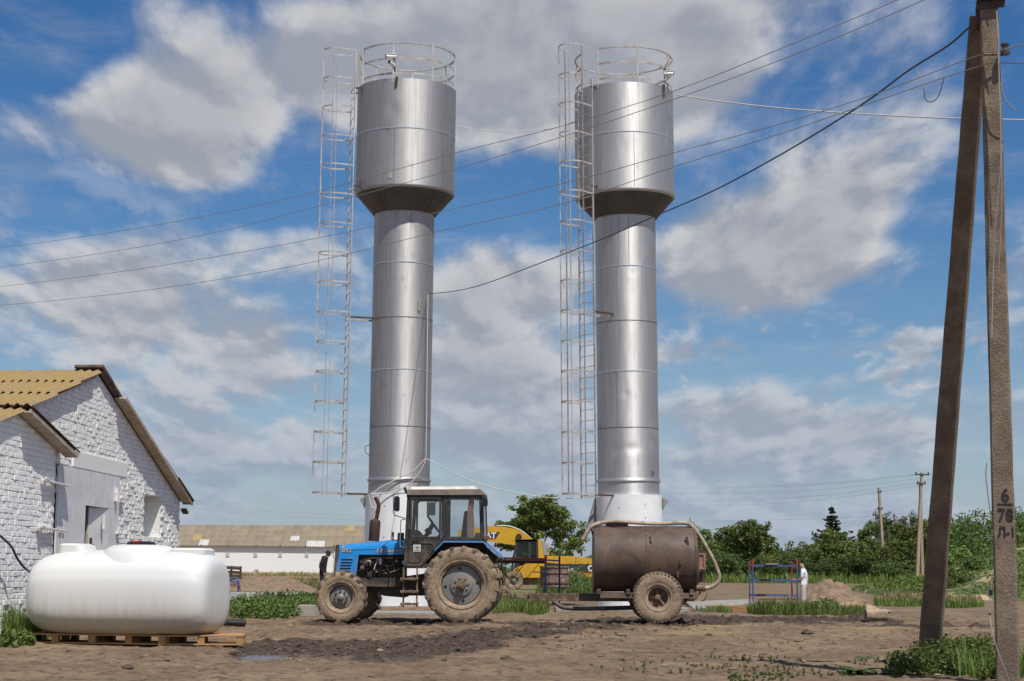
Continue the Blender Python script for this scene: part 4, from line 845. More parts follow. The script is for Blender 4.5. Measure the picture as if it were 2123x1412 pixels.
# ================================================================ TIPPER TRUCK behind the tanker
def make_truck():
    Y = 66; p0 = pix(1405, 1240, Y); g0 = gh(p0.x, Y); base = Vector((p0.x, Y, g0)); F = Frame(base, 0); A = F.at
    root = empty('tipper_truck', base, 0, 'faded red tipper truck seen from behind, half hidden by the tanker', 'truck')
    def P(px, py, v): u, z = A(px, py, v); return Vector((u, v, z))
    ur = A(1463, 1160, 0)[0]; ul = ur - 2.35; zf = A(1450, 1180, 0)[1]; zt = A(1450, 1147, 0)[1]
    b = MB(); b.box(((ul + ur) / 2, 2.2, zf + .04), (ur - ul, 4.4, .10)); bed = b.build('bed_floor', M_SALMON, root, bevel=.01)
    for nm, c, d in (('tailgate', ((ul + ur) / 2, .0, (zf + zt) / 2), (ur - ul, .05, zt - zf)), ('side_board', (ul + .03, 2.2, (zf + zt) / 2), (.05, 4.4, zt - zf)), ('side_board', (ur - .03, 2.2, (zf + zt) / 2), (.05, 4.4, zt - zf)), ('headboard', ((ul + ur) / 2, 4.4, (zf + zt) / 2 + .2), (ur - ul, .06, zt - zf + .5))):
        b = MB(); b.box(c, d); q = b.build(nm, M_SALMON, root, bevel=.008)
        if nm == 'tailgate':
            for (c2, d2) in (((c[0], -.04, zt - .03), (d[0], .06, .07)), ((c[0], -.04, zf + .03), (d[0], .07, .09)), ((ur - .05, -.04, c[2]), (.08, .06, d[2] - .12)), ((ul + .05, -.04, c[2]), (.08, .06, d[2] - .12)), ((c[0], -.04, c[2]), (.08, .05, d[2] - .12))):
                b = MB(); b.box(c2, d2); b.build('tailgate_rib', mat('faded_red_rib', (.33, .18, .15), .75) if False else M_SALMON, q, bevel=.006)
    b = MB(); b.add([(ul, .3, zt), (ur - .1, .3, zt), (ur - .25, 1.6, zt + .05), (ul, .3 + 1, zt + .55), (ul + 1.5, .6, zt + .42)], [(0, 1, 4), (1, 2, 4), (2, 3, 4), (3, 0, 4)]); b.build('load', mat('dark_load', (.06, .045, .035), .95, bump=.5), root)
    b = MB(); b.prism([(ur - .55, zt), (ur - .02, zt), (ur - .04, zt + .10), (ur - .75, zt + .44), (ur - 1.2, zt + .48), (ur - 1.2, zt)], .05, .10); b.build('raised_board', M_FRAME, root)
    for v in (.45, -.45): 
        b = MB(); b.box(((ul + ur) / 2 + v, 2.6, zf - .18), (.12, 5.6, .22)); b.build('chassis_rail', M_FRAME, root, bevel=.01)
    for u in (ul + .28, ul + .62, ur - .28, ur - .62):
        for v in (1.1,): wheel(root, (u, v, .46), .47, .26, .25, 30, 'road', 'rear_wheel', -1)
    for u in (ul + .35, ur - .35): wheel(root, (u, 5.2, .46), .47, .26, .25, 30, 'road', 'front_wheel', -1)
    b = MB(); b.cyl((ul + .3, 1.1, .46), (ur - .3, 1.1, .46), .1, n=12); b.build('axle', M_FRAME, root)
    b = MB(); b.box(((ul + ur) / 2, 5.4, 1.3), (2.1, 1.6, 1.3)); b.box(((ul + ur) / 2, 6.5, 1.0), (1.9, .8, .8)); b.build('cab', mat('truck_cab_paint', (.12, .16, .12), .5), root, bevel=.08)
    b = MB(); b.box((ur - .3, .25, zf - .30), (.45, .12, .4)); b.build('mudflap', M_FRAME, root, bevel=.01)
make_truck()
# ================================================================ EXCAVATOR
M_YEL = mat('excavator_yellow', (.66, .36, .020), .45, var=(.55, .30, .03), vscale=1.5, bump=.05)
M_CHAR = mat('charcoal_panel', (.035, .035, .038), .5)
def make_excavator():
    Y = 90; p0 = pix(1130, 1215, Y); base = Vector((p0.x, Y, gh(p0.x, Y))); F = Frame(base, 0); A = F.at
    root = empty('wheeled_excavator', base, 0, 'yellow and black wheeled excavator parked behind the tractor hitch', 'excavator')
    def P(px, py, v): u, z = A(px, py, v); return Vector((u, v, z))
    def pr(name, pts, v0, v1, m, par=root, bevel=.02): b = MB(); b.prism([A(x, y, v0) for x, y in pts], v0, v1); return b.build(name, m, par, bevel=bevel)
    boom = pr('boom', [(960, 1110), (985, 1096), (1010, 1091.5), (1045, 1093.5), (1070, 1098), (1090, 1108), (1104, 1119), (1124, 1150), (1112, 1160), (1096, 1136), (1066, 1129), (1035, 1124.5), (1005, 1120), (975, 1124)], -.12, .48, M_YEL, bevel=.03)
    pr('boom_patch', [(985, 1105), (1037, 1103), (1027, 1118), (985, 1116.5)], -.126, -.118, M_CHAR, boom, 0)
    text_mesh('CAT', 'lettering', mat('white_letter', (.75, .75, .73), .5), boom, .42, P(1012, 1111, -.132), bold=.012)
    M_RED = mat('red_triangle', (.5, .03, .02), .5); b = MB(); b.prism([A(1014, 1118, -.13), A(1025, 1117.5, -.13), A(1019, 1114, -.13)], -.134, -.128); b.build('logo_triangle', M_RED, boom)
    pr('bucket_arm', [(950, 1100), (985, 1094), (990, 1108), (965, 1180), (950, 1178)], .0, .36, M_YEL)
    b = MB(); b.cyl(P(1016, 1094, -.02), P(1060, 1097, -.02), .06, n=12); b.cyl(P(990, 1095, -.02), P(1016, 1094, -.02), .04, n=10); b.build('hydraulic_cylinder', M_YEL, root, smooth=40)
    for k in range(3):
        b = MB(); b.tube(smooth_path([P(1030, 1090 + k, -.05 + k * .1), P(1055, 1091 + k, -.05 + k * .1), P(1080, 1100 + k, -.05 + k * .1), P(1102, 1117, -.05 + k * .1)]), .03, 8); b.build('hydraulic_hose', M_BLACKPL if k else mat('hose_sleeve', (.6, .6, .6), .4), root, smooth=60)
    b = MB(); p = P(1075.5, 1113, -.18); b.lathe([(.16, -.05), (.16, .05), (.11, .06), (.11, -.06)], 20, tuple(p), 'Y', close=True); b.build('boom_pin', M_CHAR, boom, smooth=40)
    # cab
    cv0, cv1 = -1.15, -.15
    for (a, c, w) in (((1073, 1122), (1063.5, 1160), .12), ((1063.5, 1160), (1062, 1186), .12), ((1070, 1122), (1114, 1121), .14), ((1098, 1122), (1098, 1160), .16), ((1113, 1121), (1114, 1158), .12), ((1063, 1158), (1132, 1162), .16)):
        for v in (cv0, cv1):
            b = MB(); b.bar(P(*a, cv0) + Vector((0, v - cv0, 0)), P(*c, cv0) + Vector((0, v - cv0, 0)), w, .08, up=(0, 1, 0)); b.build('cab_frame', M_CHAR, root, bevel=.01)
    pr('cab_glass', [(1073, 1123), (1112, 1122), (1113, 1158), (1064, 1158)], cv0 + .02, cv0 + .03, glass_mat('green_cab_glass', (.55, .72, .62), .03), root, 0)
    pr('cab_lower_glass', [(1063, 1162), (1085, 1162), (1072, 1178), (1063, 1182)], cv0 + .02, cv0 + .03, M_GLASS, root, 0)
    pr('cab_wall', [(1073, 1123), (1112, 1122), (1113, 1190), (1064, 1190)], cv1 - .02, cv1, M_CHAR, root, 0)
    pr('operator_seat', [(1086, 1150), (1100, 1150), (1103, 1128), (1097, 1128), (1094, 1144), (1086, 1146)], -.9, -.4, M_YEL)
    pr('cab_roof', [(1071, 1119.5), (1113, 1118.5), (1114, 1122), (1070, 1122.5)], cv0 - .04, cv1 + .04, M_CHAR)
    pr('cab_rear_post', [(1114, 1119.5), (1123, 1121), (1133, 1153), (1133, 1166), (1115, 1164)], cv0, cv1, M_YEL)
    pr('rear_cowl', [(1124, 1121), (1130, 1124), (1134, 1150), (1128, 1150)], cv0 - .02, cv1, mat('grey_cowl', (.30, .32, .34), .5))
    b = MB(); b.tube(smooth_path([P(1131, 1126, cv0), P(1136, 1129, cv0), P(1138, 1148, cv0), P(1134, 1151, cv0)]), .03, 8); b.build('grab_rail', M_YEL, root, smooth=60)
    pr('cab_base', [(1064, 1183), (1073, 1176.5), (1096, 1167.5), (1132, 1168), (1132, 1192), (1064, 1192)], cv0 - .03, -.2, M_YEL)
    pr('turntable_skirt', [(1064, 1187), (1240, 1187), (1240, 1196.5), (1075, 1197), (1066, 1193)], cv0 - .05, 1.15, M_YEL)
    b = MB(); p = P(1069.5, 1181, cv0 - .04); b.prism([(p.x - .07, p.z - .07), (p.x + .09, p.z - .06), (p.x + .07, p.z + .07)], cv0 - .045, cv0 - .03); b.build('tie_hole', M_BLACKPL, root)
    house = pr('engine_house', [(1134, 1153), (1192, 1154), (1224, 1158), (1246, 1164), (1246, 1188), (1134, 1188)], cv0, 1.15, M_YEL)
    pr('dark_stripe', [(1134, 1166), (1160, 1169), (1246, 1170), (1246, 1186), (1134, 1186)], cv0 - .02, cv0 + .02, M_CHAR, house, 0)
    pr('red_stripe', [(1105, 1184.6), (1246, 1186.6), (1246, 1188), (1105, 1186)], cv0 - .07, cv0 - .02, M_RED, house, 0)
    for x in (1148.5, 1194):
        b = MB(); b.bar(P(x, 1154, cv0 - .003), P(x, 1168, cv0 - .003), .02, .01); b.build('panel_gap', M_CHAR, house)
    text_mesh('318C', 'lettering', mat('white_letter', (.75, .75, .73), .5), house, .26, P(1183, 1182.5, cv0 - .028), bold=.008)
    text_mesh('C', 'lettering', mat('white_letter', (.75, .75, .73), .5), house, .40, P(1224, 1179, cv0 - .028), bold=.02)
    b = MB(); b.cyl(P(1205.5, 1153, .4), P(1205.5, 1139, .4), .05, n=10); b.build('exhaust_stack', M_CHAR, root)
    pr('undercarriage', [(1040, 1197), (1225, 1197), (1225, 1208), (1200, 1212), (1060, 1212), (1040, 1206)], -.9, .9, M_FRAME)
    for x in (1065, 1195):
        u = A(x, 1210, -1.2)[0]
        for v, fc in ((-1.05, -1), (1.05, 1)): wheel(root, (u, v, .48), .50, .32, .28, 20, 'ag', facing=fc)
make_excavator()
# ================================================================ WHITE TANK AND PALLETS
def plastic_extra(g, vec, c, b):
    sp = g.n('ShaderNodeSeparateXYZ'); g.l(vec, sp.inputs[0])
    mp = g.n('ShaderNodeMapping'); g.l(vec, mp.inputs[0]); mp.inputs['Scale'].default_value = (9, 9, .5); n = g.noise(mp.outputs[0], 1.3, 6, .65)
    h = g.lin(sp.outputs[2], .0, .85, 1, 0)
    f = g.smooth(g.m('ADD', g.m('MULTIPLY', h, .8), g.m('MULTIPLY', n, .5)), .45, 1.05, 0, .85)
    return g.mix(f, (.68, .68, .66), (.43, .385, .295))
def make_white_tank():
    c = pix(262, 1314, 25.5); yaw = math.radians(-10); zb = gh(c.x, 25.5) + .15
    base = Vector((c.x, 25.5, zb)); F = Frame(base, yaw)
    root = empty('plastic_tank', base, yaw, 'large white plastic liquid tank lying on wooden pallets beside the brick shed', 'tank')
    a, bb, h = 1.41, .76, .64; n, k = 96, 72; b = MB(); vs = []
    sg = lambda x, e: math.copysign(abs(x) ** e, x)
    for i in range(k + 1):
        eta = -math.pi / 2 + math.pi * i / k; ce, se = sg(math.cos(eta), .27 if eta > 0 else .42), sg(math.sin(eta), .42 if eta > 0 else .50)
        for j in range(n):
            w = 2 * math.pi * j / n; cw, sw = sg(math.cos(w), .80), sg(math.sin(w), .80)
            x = a * se; y = bb * ce * cw; z = h * ce * (sw if sw > 0 else sg(math.sin(w), .55))
            # moulded bands round the body
            g_ = 1 - .010 * math.exp(-((sw - .45) / .035) ** 2) - .010 * math.exp(-((sw - .74) / .035) ** 2) + .005 * math.exp(-((sw - .02) / .03) ** 2) - .006 * math.exp(-((sw + .5) / .05) ** 2)
            vs.append((x, y * g_, z * g_ + h))
    b.add(vs, [(i * n + j, (i + 1) * n + j, (i + 1) * n + (j + 1) % n, i * n + (j + 1) % n) for i in range(k) for j in range(n)])
    for i, v in enumerate(b.v):     # slightly flattened where it rests
        b.v[i] = (v[0], v[1], max(v[2], .075) - .07)
    pm = bpy.data.materials.new('white_polyethylene'); body = b.build('body', mat('white_polyethylene', (.8, .8, .78), .38, 0, .4, extra=lambda g, vec, c_, bs: plastic_extra(g, vec, c_, bs)), root, smooth=60)
    bpy.data.materials.remove(pm)
    MW = body.data.materials[0]
    def lump(name, cx, lx, wy, z0, z1, slope=0.0, m=MW):
        b = MB(); p = rrect(-lx / 2, -wy / 2, lx / 2, wy / 2, min(lx, wy) * .22, 6); q = rrect(-lx / 2 + .04, -wy / 2 + .04, lx / 2 - .04 - slope, wy / 2 - .04, min(lx, wy) * .2, 6); nn = len(p)
        b.add([(cx + x, y, z0) for x, y in p] + [(cx + x, y, z1 - .03) for x, y in [(x * .985 if x < 0 else x - slope * .8, y * .97) for x, y in p]] + [(cx + x, y, z1) for x, y in q], [(i, (i + 1) % nn, nn + (i + 1) % nn, nn + i) for i in range(nn)] + [(nn + i, nn + (i + 1) % nn, 2 * nn + (i + 1) % nn, 2 * nn + i) for i in range(nn)] + [tuple(range(2 * nn, 3 * nn))])
        return b.build(name, m, body, smooth=40)
    lump('moulded_foot', -.74, .56, .60, .9, 1.30, .20); lump('moulded_foot', .98, .54, .60, .8, 1.24, .0)
    b = MB(); b.lathe([(.62, .98), (.56, 1.17), (.48, 1.235), (.40, 1.275), (.28, 1.285), (.02, 1.285)], 48, (.18, 0, 0)); b.build('manway_neck', MW, body, smooth=40)
    b = MB(); b.lathe([(.19, 1.28), (.215, 1.29), (.215, 1.31), (.17, 1.335), (.02, 1.34)], 40, (.18, 0, 0)); lid = b.build('lid', M_BLACKPL, body, smooth=35)
    b = MB(); b.box((.18, -.19, 1.33), (.08, .05, .03)); b.build('lid_latch', mat('red_plastic', (.55, .02, .015), .4), lid, bevel=.008)
    b = MB(); b.cyl((1.2, .1, 1.08), (1.33, .06, 1.08), .02, n=12); b.build('fitting', M_FRAME, body)
    M_WOOD = mat('pallet_pine', (.46, .25, .10), .8, var=(.34, .19, .085), vscale=3, stretch=(.4, 4, 4), bump=.2)
    def pallet(lx, ly, ry, label):
        p = base + Matrix.Rotation(yaw, 3, 'Z') @ Vector((lx, ly, 0)); r = empty('pallet', (p.x, p.y, zb - .145), yaw + ry, label, 'pallet', 'pine pallets under the white tank')
        for i in range(5):
            b = MB(); b.box((0, -.34 + i * .17, .133), (1.2, .12 if i % 2 else .14, .022)); b.build('deck_board', M_WOOD, r, bevel=.003)
        for x in (-.55, 0, .55):
            b = MB(); b.box((x, 0, .111), (.10, .8, .022)); b.build('stringer_board', M_WOOD, r, bevel=.003)
            for y in (-.35, 0, .35):
                b = MB(); b.box((x, y, .061), (.10, .10, .078)); b.build('block', M_WOOD, r, bevel=.003)
        for y in (-.35, 0, .35):
            b = MB(); b.box((0, y, .011), (1.2, .10, .022)); b.build('bottom_board', M_WOOD, r, bevel=.003)
    pallet(-.90, -.10, 0.03, 'pine pallet under the hose end of the white tank'); pallet(.22, -.08, .02, 'pine pallet under the middle of the white tank'); pallet(1.18, .0, .28, 'pine pallet sticking out past the end of the white tank')
    return root
make_white_tank()
# ================================================================ BRICK SHED
M_BRICK = mat('whitewashed_brick', (.89, .88, .86), .9, var=(.80, .785, .76), vscale=2.2, bump=.35, bscale=30, coord='Object')
def lime_extra(g, vec, c, b):
    n = g.noise(vec, 1.7, 6, .62, .4); n2 = g.noise(vec, 14, 5, .7)
    c = g.mix(g.smooth(n, .4, .65), (.78, .77, .75), (.68, .665, .64))
    return g.mix(g.smooth(n2, .62, .72, 0, .8), c, (.20, .13, .10))
M_MORTAR = mat('limewashed_mortar', (.55, .54, .52), .95, extra=lime_extra, bump=.8, bscale=18)
M_SOFFIT = mat('weathered_soffit', (.50, .43, .34), .85, var=(.36, .29, .21), vscale=4, bump=.2)
M_DKROOF = mat('dark_roof_edge', (.07, .045, .038), .85, var=(.15, .10, .075), vscale=5, bump=.3)
def lichen_extra(g, vec, c, b):
    n = g.noise(vec, 2.0, 6, .66, .3); n2 = g.noise(vec, 16, 6, .72)
    c = g.mix(g.smooth(n2, .36, .60), (.44, .255, .035), (.27, .215, .13))
    return g.mix(g.smooth(n, .50, .70, 0, .6), c, (.30, .265, .20))
M_LICHEN = mat('lichen_covered_slate', (.4, .26, .06), .95, extra=lichen_extra, bump=.6, bscale=40)
M_METDOOR = mat('silver_painted_gate', (.76, .77, .78), .5, .05, var=(.66, .66, .66), vscale=2.2, bump=.15, bscale=5)
M_WHITEP = mat('white_painted_steel', (.78, .77, .76), .55, var=(.66, .62, .57), vscale=9)
M_INSHADE = mat('painted_interior_shade', (.012, .009, .008), .95)  # near-black colour stands in for the shade inside the shed
def wave_sheet(w, l, pitch=.15, amp=.026, per=8, nl=2):
    """corrugated sheet: waves across x (width w), lying in the xy plane with length l towards -y"""
    n = int(w / pitch * per); b = MB(); vs = []
    for t in (0, -.007):
        for j in range(nl):
            for i in range(n + 1):
                x = w * i / n; vs.append((x, -l * j / (nl - 1), amp * math.cos(2 * math.pi * x / pitch) + t))
    m = n + 1; o = m * nl; fs = []
    for j in range(nl - 1):
        for i in range(n): fs += [(j * m + i, (j + 1) * m + i, (j + 1) * m + i + 1, j * m + i + 1), (o + j * m + i, o + j * m + i + 1, o + (j + 1) * m + i + 1, o + (j + 1) * m + i)]
    for i in range(n): e = (nl - 1) * m; fs += [(e + i, o + e + i, o + e + i + 1, e + i + 1), (i, i + 1, o + i + 1, o + i)]
    for j in range(nl - 1): fs += [(j * m, o + j * m, o + (j + 1) * m, (j + 1) * m), (j * m + n, (j + 1) * m + n, o + (j + 1) * m + n, o + j * m + n)]
    b.add(vs, fs); return b
def make_shed():
    yaw = math.radians(88.57); base = Vector((-8.42 + .025 * 26, 26, 0)); F = Frame(base, yaw); A = F.at
    root = empty('brick_shed', base, yaw, 'whitewashed brick shed with an ochre lichen-covered corrugated roof', 'shed')
    zg = -.15
    ridge = A(205, 777, 0); reave = A(379, 1046, 0); rbase = (A(371, 1150, 0)[0], zg); l0 = A(0, 868, 0)
    sl = (ridge[1] - l0[1]) / (ridge[0] - l0[0]); ul = -4.5; zl = l0[1] + (ul - l0[0]) * sl
    sr = (ridge[1] - reave[1]) / (reave[0] - ridge[0])
    wall_poly = [(ul, zg), rbase, reave, ridge, (ul, zl)]
    dl, dr = A(115, 1040, 0)[0], A(244, 1040, 0)[0]; dtop = A(118, 961, 0)[1]
    dz = lambda u: dtop
    wl, wr = A(300, 1060, 0)[0], A(334, 1060, 0)[0]; wt, wb = A(302, 1023, 0)[1], A(302, 1113, 0)[1]
    # core of the wall, built round the door and the window
    v0, v1 = .02, .40; top = lambda u: ridge[1] - (ridge[0] - u) * sl if u < ridge[0] else ridge[1] - (u - ridge[0]) * sr
    b = MB()
    def col(u0, u1, zlo, zhi=None):
        us = sorted({u0, u1} | ({ridge[0]} if u0 < ridge[0] < u1 else set()))
        if zhi is None: b.prism([(u0, zlo), (u1, zlo)] + [(u, top(u)) for u in us[::-1]], v0, v1)
        else: b.prism([(u0, zlo), (u1, zlo), (u1, zhi), (u0, zhi)], v0, v1)
    u_end = rbase[0]
    col(ul, dl, zg); col(dl, dr, dtop); col(dr, wl, zg); col(wl, wr, wt); col(wl, wr, zg, wb); col(wr, u_end, zg)
    b.prism([(u_end - .4, zg), (u_end - .002, zg), (u_end - .002, 2.5), (u_end - .4, 2.5)], .42, 8.0)          # the far long wall
    b.prism([(wl - .1, wb - .1), (wr + .1, wb - .1), (wr + .1, wt + .1), (wl - .1, wt + .1)], .36, .39)          # blocked window
    b.prism([(dl - .2, zg), (dr + .2, zg), (dr + .2, dtop + .2), (dl - .2, dtop + .2)], 1.6, 1.65)
    core = b.build('wall', M_MORTAR, root)
    # small front bay with its own gable, standing proud of the wall
    bv = -.14; bu1 = A(113, 1040, bv)[0]; g0 = A(38, 858, bv); g1 = A(150, 962, bv); sb = (g0[1] - g1[1]) / (g1[0] - g0[0])
    btop = lambda u: g0[1] - abs(u - g0[0]) * sb
    b = MB(); b.prism([(ul, zg), (bu1, zg), (bu1, btop(bu1)), (g0[0], g0[1]), (ul, max(btop(ul), 1.5))], bv + .02, -.0); bay = b.build('bay_wall', M_MORTAR, root)
    # bricks
    rn = random.Random(12); ch, bl, jt = .086, .255, .008
    protos = []
    for k in range(10):
        b = MB(); q = .008; x, z = (bl - jt) / 2, (ch - jt) / 2; j = lambda s=.005: rn.uniform(-s, s)
        fr = [(-x + q + j(), -.015 + j(.003), -z + q + j(.004)), (x - q + j(), -.015 + j(.003), -z + q + j(.004)), (x - q + j(), -.015 + j(.003), z - q + j(.004)), (-x + q + j(), -.015 + j(.003), z - q + j(.004))]
        md = [(-x + j(), -.012, -z + j(.003)), (x + j(), -.012, -z + j(.003)), (x + j(), -.012, z + j(.003)), (-x + j(), -.012, z + j(.003))]; bk = [(a_, .03, c_) for a_, _, c_ in md]
        b.add(fr + md + bk, [(0, 1, 2, 3)] + [(4 + i, 4 + (i + 1) % 4, (i + 1) % 4, i) for i in range(4)] + [(8 + i, 8 + (i + 1) % 4, 4 + (i + 1) % 4, 4 + i) for i in range(4)])
        o = b.build('brick', M_BRICK); protos.append((o.data, b)); bpy.data.objects.remove(o)
    cand = []
    def lay(v, ok, rough, par):
        z = zg + ch / 2; r_ = 0
        while z < 5.2:
            u = ul + (bl / 2 if r_ % 2 else 0); hdr = (r_ % 5 == 2); step = bl / 2 if hdr else bl
            while u < u_end + .2:
                uu = u + step / 2
                if ok(uu - step * .42, z) and ok(uu + step * .42, z): cand.append((uu, v + rn.uniform(-.007, .006) * rough(uu, z) - (.012 * rn.random() if rough(uu, z) > 1.5 and rn.random() < .5 else 0), z + rn.uniform(-.004, .004), step / bl * rn.uniform(.97, 1.01), par, rn.randrange(10), rn.uniform(-.03, .03) * rough(uu, z)))
                u += step
            z += ch; r_ += 1
    lint = (A(155, 950, 0)[0] - .1, A(263, 985, 0)[0]); lz = (dtop, dtop + .30)
    def ok_main(u, z):
        if u > u_end + .06 - .10 * rn.random() or z > top(u) - .07: return False
        if dl - .02 < u < dr + .02 and z < dtop + .02: return False
        if lint[0] < u < lint[1] and lz[0] - .02 < z < lz[1]: return False
        if wl < u < wr and wb < z < wt: return False
        if u < bu1 and z < btop(u) + .05: return False
        return True
    lay(.02, ok_main, lambda u, z: 1.7 if (u > dr - .3 and z < 2.9) else 1.0, core)
    lay(bv + .02, lambda u, z: u < bu1 - .01 and z < btop(u) - .03, lambda u, z: .9 if z > .6 else 1.6, bay)
    # nearest and largest bricks in view become pieces of their own; all the others one mass
    def score(c):
        w = F.mat @ Vector((c[0], c[1], c[2])); d = w - CAMP; q = d.dot(_F); px = CX + FPX * d.dot(_R) / q; py = CY - FPX * d.dot(_U) / q
        hid = px < 4 or (60 < px < 470 and py > 1150) or py > 1305
        return (1e6 if hid else 0) + d.length
    cand.sort(key=score); rest = {}
    for i, (u, v, z, sx, par, k, rot) in enumerate(cand):
        if i < 300:
            o = bpy.data.objects.new('brick', protos[k][0]); link(o, par); o.location = (u, v, z); o.scale = (sx, 1, 1); o.rotation_euler = (0, rot * .3, rot)
        else:
            mb = rest.setdefault(par.name, (MB(), par))[0]; R = Euler((0, rot * .3, rot)).to_matrix()
            mb.add([R @ Vector((x * sx, y, z_)) + Vector((u, v, z)) for x, y, z_ in protos[k][1].v], protos[k][1].f)
    for mb, par in rest.values(): tag(mb.build('brickwork', M_BRICK, par), kind='stuff')
    b = MB(); b.box(((lint[0] + lint[1]) / 2, .012, (lz[0] + lz[1]) / 2), (lint[1] - lint[0], .05, lz[1] - lz[0] - .02)); b.build('lintel', mat('limewashed_lintel', (.80, .79, .77), .85, bump=.2, bscale=12), root, bevel=.006)
    # gate
    mid = A(188, 1040, 0)[0]; wk0, wk1, wkt = A(173, 1080, 0)[0], A(222, 1080, 0)[0], A(188, 1049, 0)[1]
    b = MB(); b.box(((dl + dr) / 2 + .8, .50, 1.0), (dr - dl + 2.6, .02, 2.6)); b.build('gate_shade_sheet', M_INSHADE, root)  # black sheet added behind the gate, paints the shade in its gap
    b = MB(); b.prism([(dl + .03, .04), (wk0, .04), (wk0, wkt), (mid, wkt), (mid, dtop - .02), (dl + .03, dtop - .02)], -.03, .0); gate = b.build('gate_leaf', M_METDOOR, root, bevel=.004)
    b = MB(); b.prism([(mid, wkt), (dr - .02, wkt), (dr - .02, dtop - .02), (mid, dtop - .02)], -.034, -.004); b.prism([(wk1, .04), (dr - .02, .04), (dr - .02, wkt), (wk1, wkt)], -.034, -.004); gate2 = b.build('gate_leaf', M_METDOOR, root, bevel=.004)
    b = MB(); wd = wk1 - wk0; R = Matrix.Rotation(-.10, 3, 'Z'); wd *= .68; pts = []
    b.box(Vector((wk1, -.02, 0)) + R @ Vector((-wd * .48, -.0, wkt / 2 + .02)), (wd * .95, .03, wkt - .06), R); wick = b.build('wicket_door', M_METDOOR, gate2, bevel=.004)
    b = MB(); b.box(Vector((wk1, -.02, 0)) + R @ Vector((-wd * .96, 0, wkt / 2 + .02)), (.012, .04, wkt - .06), R); b.build('wicket_edge', M_SOFFIT, wick)
    for (px, py, par, w) in ((121, 1004, gate, .05), (241, 1025, gate2, .05), (215, 1082, wick, .03)):
        u, z = A(px, py, -.06); b = MB(); b.cyl((u, -.06, z - .13), (u, -.06, z), w, n=10); b.cyl((u, -.06, z + .005), (u, -.06, z + .13), w * .9, n=10); b.build('hinge', M_WHITEP, par, smooth=40)
    for (px, py) in ((94, 998), (86, 1096)):
        u, z = A(px, py, bv - .06); b = MB(); u2 = dl + .05; b.bar((u - .1, bv - .05, z + .02), (u2, bv - .05, z - .01), .03, .07, up=(0, 1, 0)); b.tube([(u - .12, bv - .10, z + .05), (u - .02, bv - .12, z + .03), (u, bv - .02, z - .06)], .02, 6); b.build('hinge_strap', M_WHITEP, root, bevel=.005)
    for (px, py) in ((240, 1105), (248, 1032)):
        u, z = A(px, py, -.04); b = MB(); b.bar((u, -.05, z), (u + .35, -.05, z - .01), .04, .07, up=(0, 1, 0)); b.build('hinge_strap', M_WHITEP, root, bevel=.005)
    u, z = A(127, 1102, -.05); b = MB(); b.bar((u - .12, -.05, z), (u + .2, -.05, z), .02); b.bar((u, -.05, z), (u + .08, -.05, z - .5), .012); b.build('latch_bar', M_WHITEP, gate)
    u, z = A(184, 1129, -.06); b = MB(); b.bar((u - .12, -.08, z), (u + .22, -.08, z - .01), .03); b.bar((u + .05, -.08, z + .12), (u + .05, -.08, z - .1), .04); b.build('bolt_lock', M_FRAME, gate)
    # roof: sheets on the slope towards the camera, far slope, boards of the verge
    ov = -.07; al = math.atan(sl); ar_ = math.atan(sr); zr = ridge[1] + .04
    sheet = wave_sheet(1.12, 1.75).build('roof_sheet', M_LICHEN, root); sd = sheet.data; bpy.data.objects.remove(sheet)
    # frame of the near slope: x along v (into the shed), y up the slope
    for r_ in range(4):
        for c_ in range(7):
            o = bpy.data.objects.new('roof_sheet', sd); link(o, root)
            s0 = 1.60 * r_; X = Vector((0, 1, 0)); Yv = Vector((math.cos(al), 0, math.sin(al))); Z = X.cross(Yv)
            Rm = Matrix((X, Yv, Z)).transposed().to_4x4(); tl = Matrix.Rotation(.012, 4, 'X')
            p = Vector((ridge[0], ov - .055 * r_ + 1.05 * c_, zr)) - Yv * s0 + Z * (-.0 + .012 * (c_ % 2)) + Vector((0, 0, .03 - .0 * r_))
            o.matrix_local = Matrix.Translation(p) @ Rm @ tl
    sheet2 = wave_sheet(1.12, 1.75).build('roof_sheet', M_DKROOF, root); sd2 = sheet2.data; bpy.data.objects.remove(sheet2)
    Lr = math.hypot(reave[0] - ridge[0], ridge[1] - reave[1]) + .08
    for r_ in range(int(Lr / 1.6) + 1):
        for c_ in range(7):
            o = bpy.data.objects.new('roof_sheet', sd2); link(o, root); X = Vector((0, -1, 0)); Yv = Vector((-math.cos(ar_), 0, math.sin(ar_))); Z = X.cross(Yv)
            p = Vector((ridge[0], ov - .045 * r_ + 1.12 + 1.05 * c_, zr)) - Yv * (1.6 * r_ if r_ < int(Lr / 1.6) else Lr - 1.75) + Z * (.012 * (c_ % 2)) + Vector((0, 0, .02))
            o.matrix_local = Matrix.Translation(p) @ Matrix((X, Yv, Z)).transposed().to_4x4() @ Matrix.Rotation(.012, 4, 'X')
    # verge boards (seen from below, pale)
    def verge(u0, z0, u1, z1, va, vb, t, name, m, drop=.0):
        b = MB(); d = Vector((u1 - u0, 0, z1 - z0)).normalized(); nn = Vector((-d.z, 0, d.x)); 
        if nn.z < 0: nn = -nn
        b.prism([(u0, z0 - drop), (u1, z1 - drop), (u1 + nn.x * t, z1 + nn.z * t - drop), (u0 + nn.x * t, z0 + nn.z * t - drop)], va, vb); return b.build(name, m, root, bevel=.006)
    ue, ze = reave[0] + .06, reave[1] - .06 * sr
    verge(ridge[0] + 1.2, ridge[1] - 1.2 * sr, ue, ze, ov - .12, .0, .028, 'soffit_board', M_SOFFIT, -.015)
    verge(ridge[0] + 1.2, ridge[1] - 1.2 * sr, ue, ze, ov - .15, ov - .12, .055, 'verge_board', M_SOFFIT, .0)
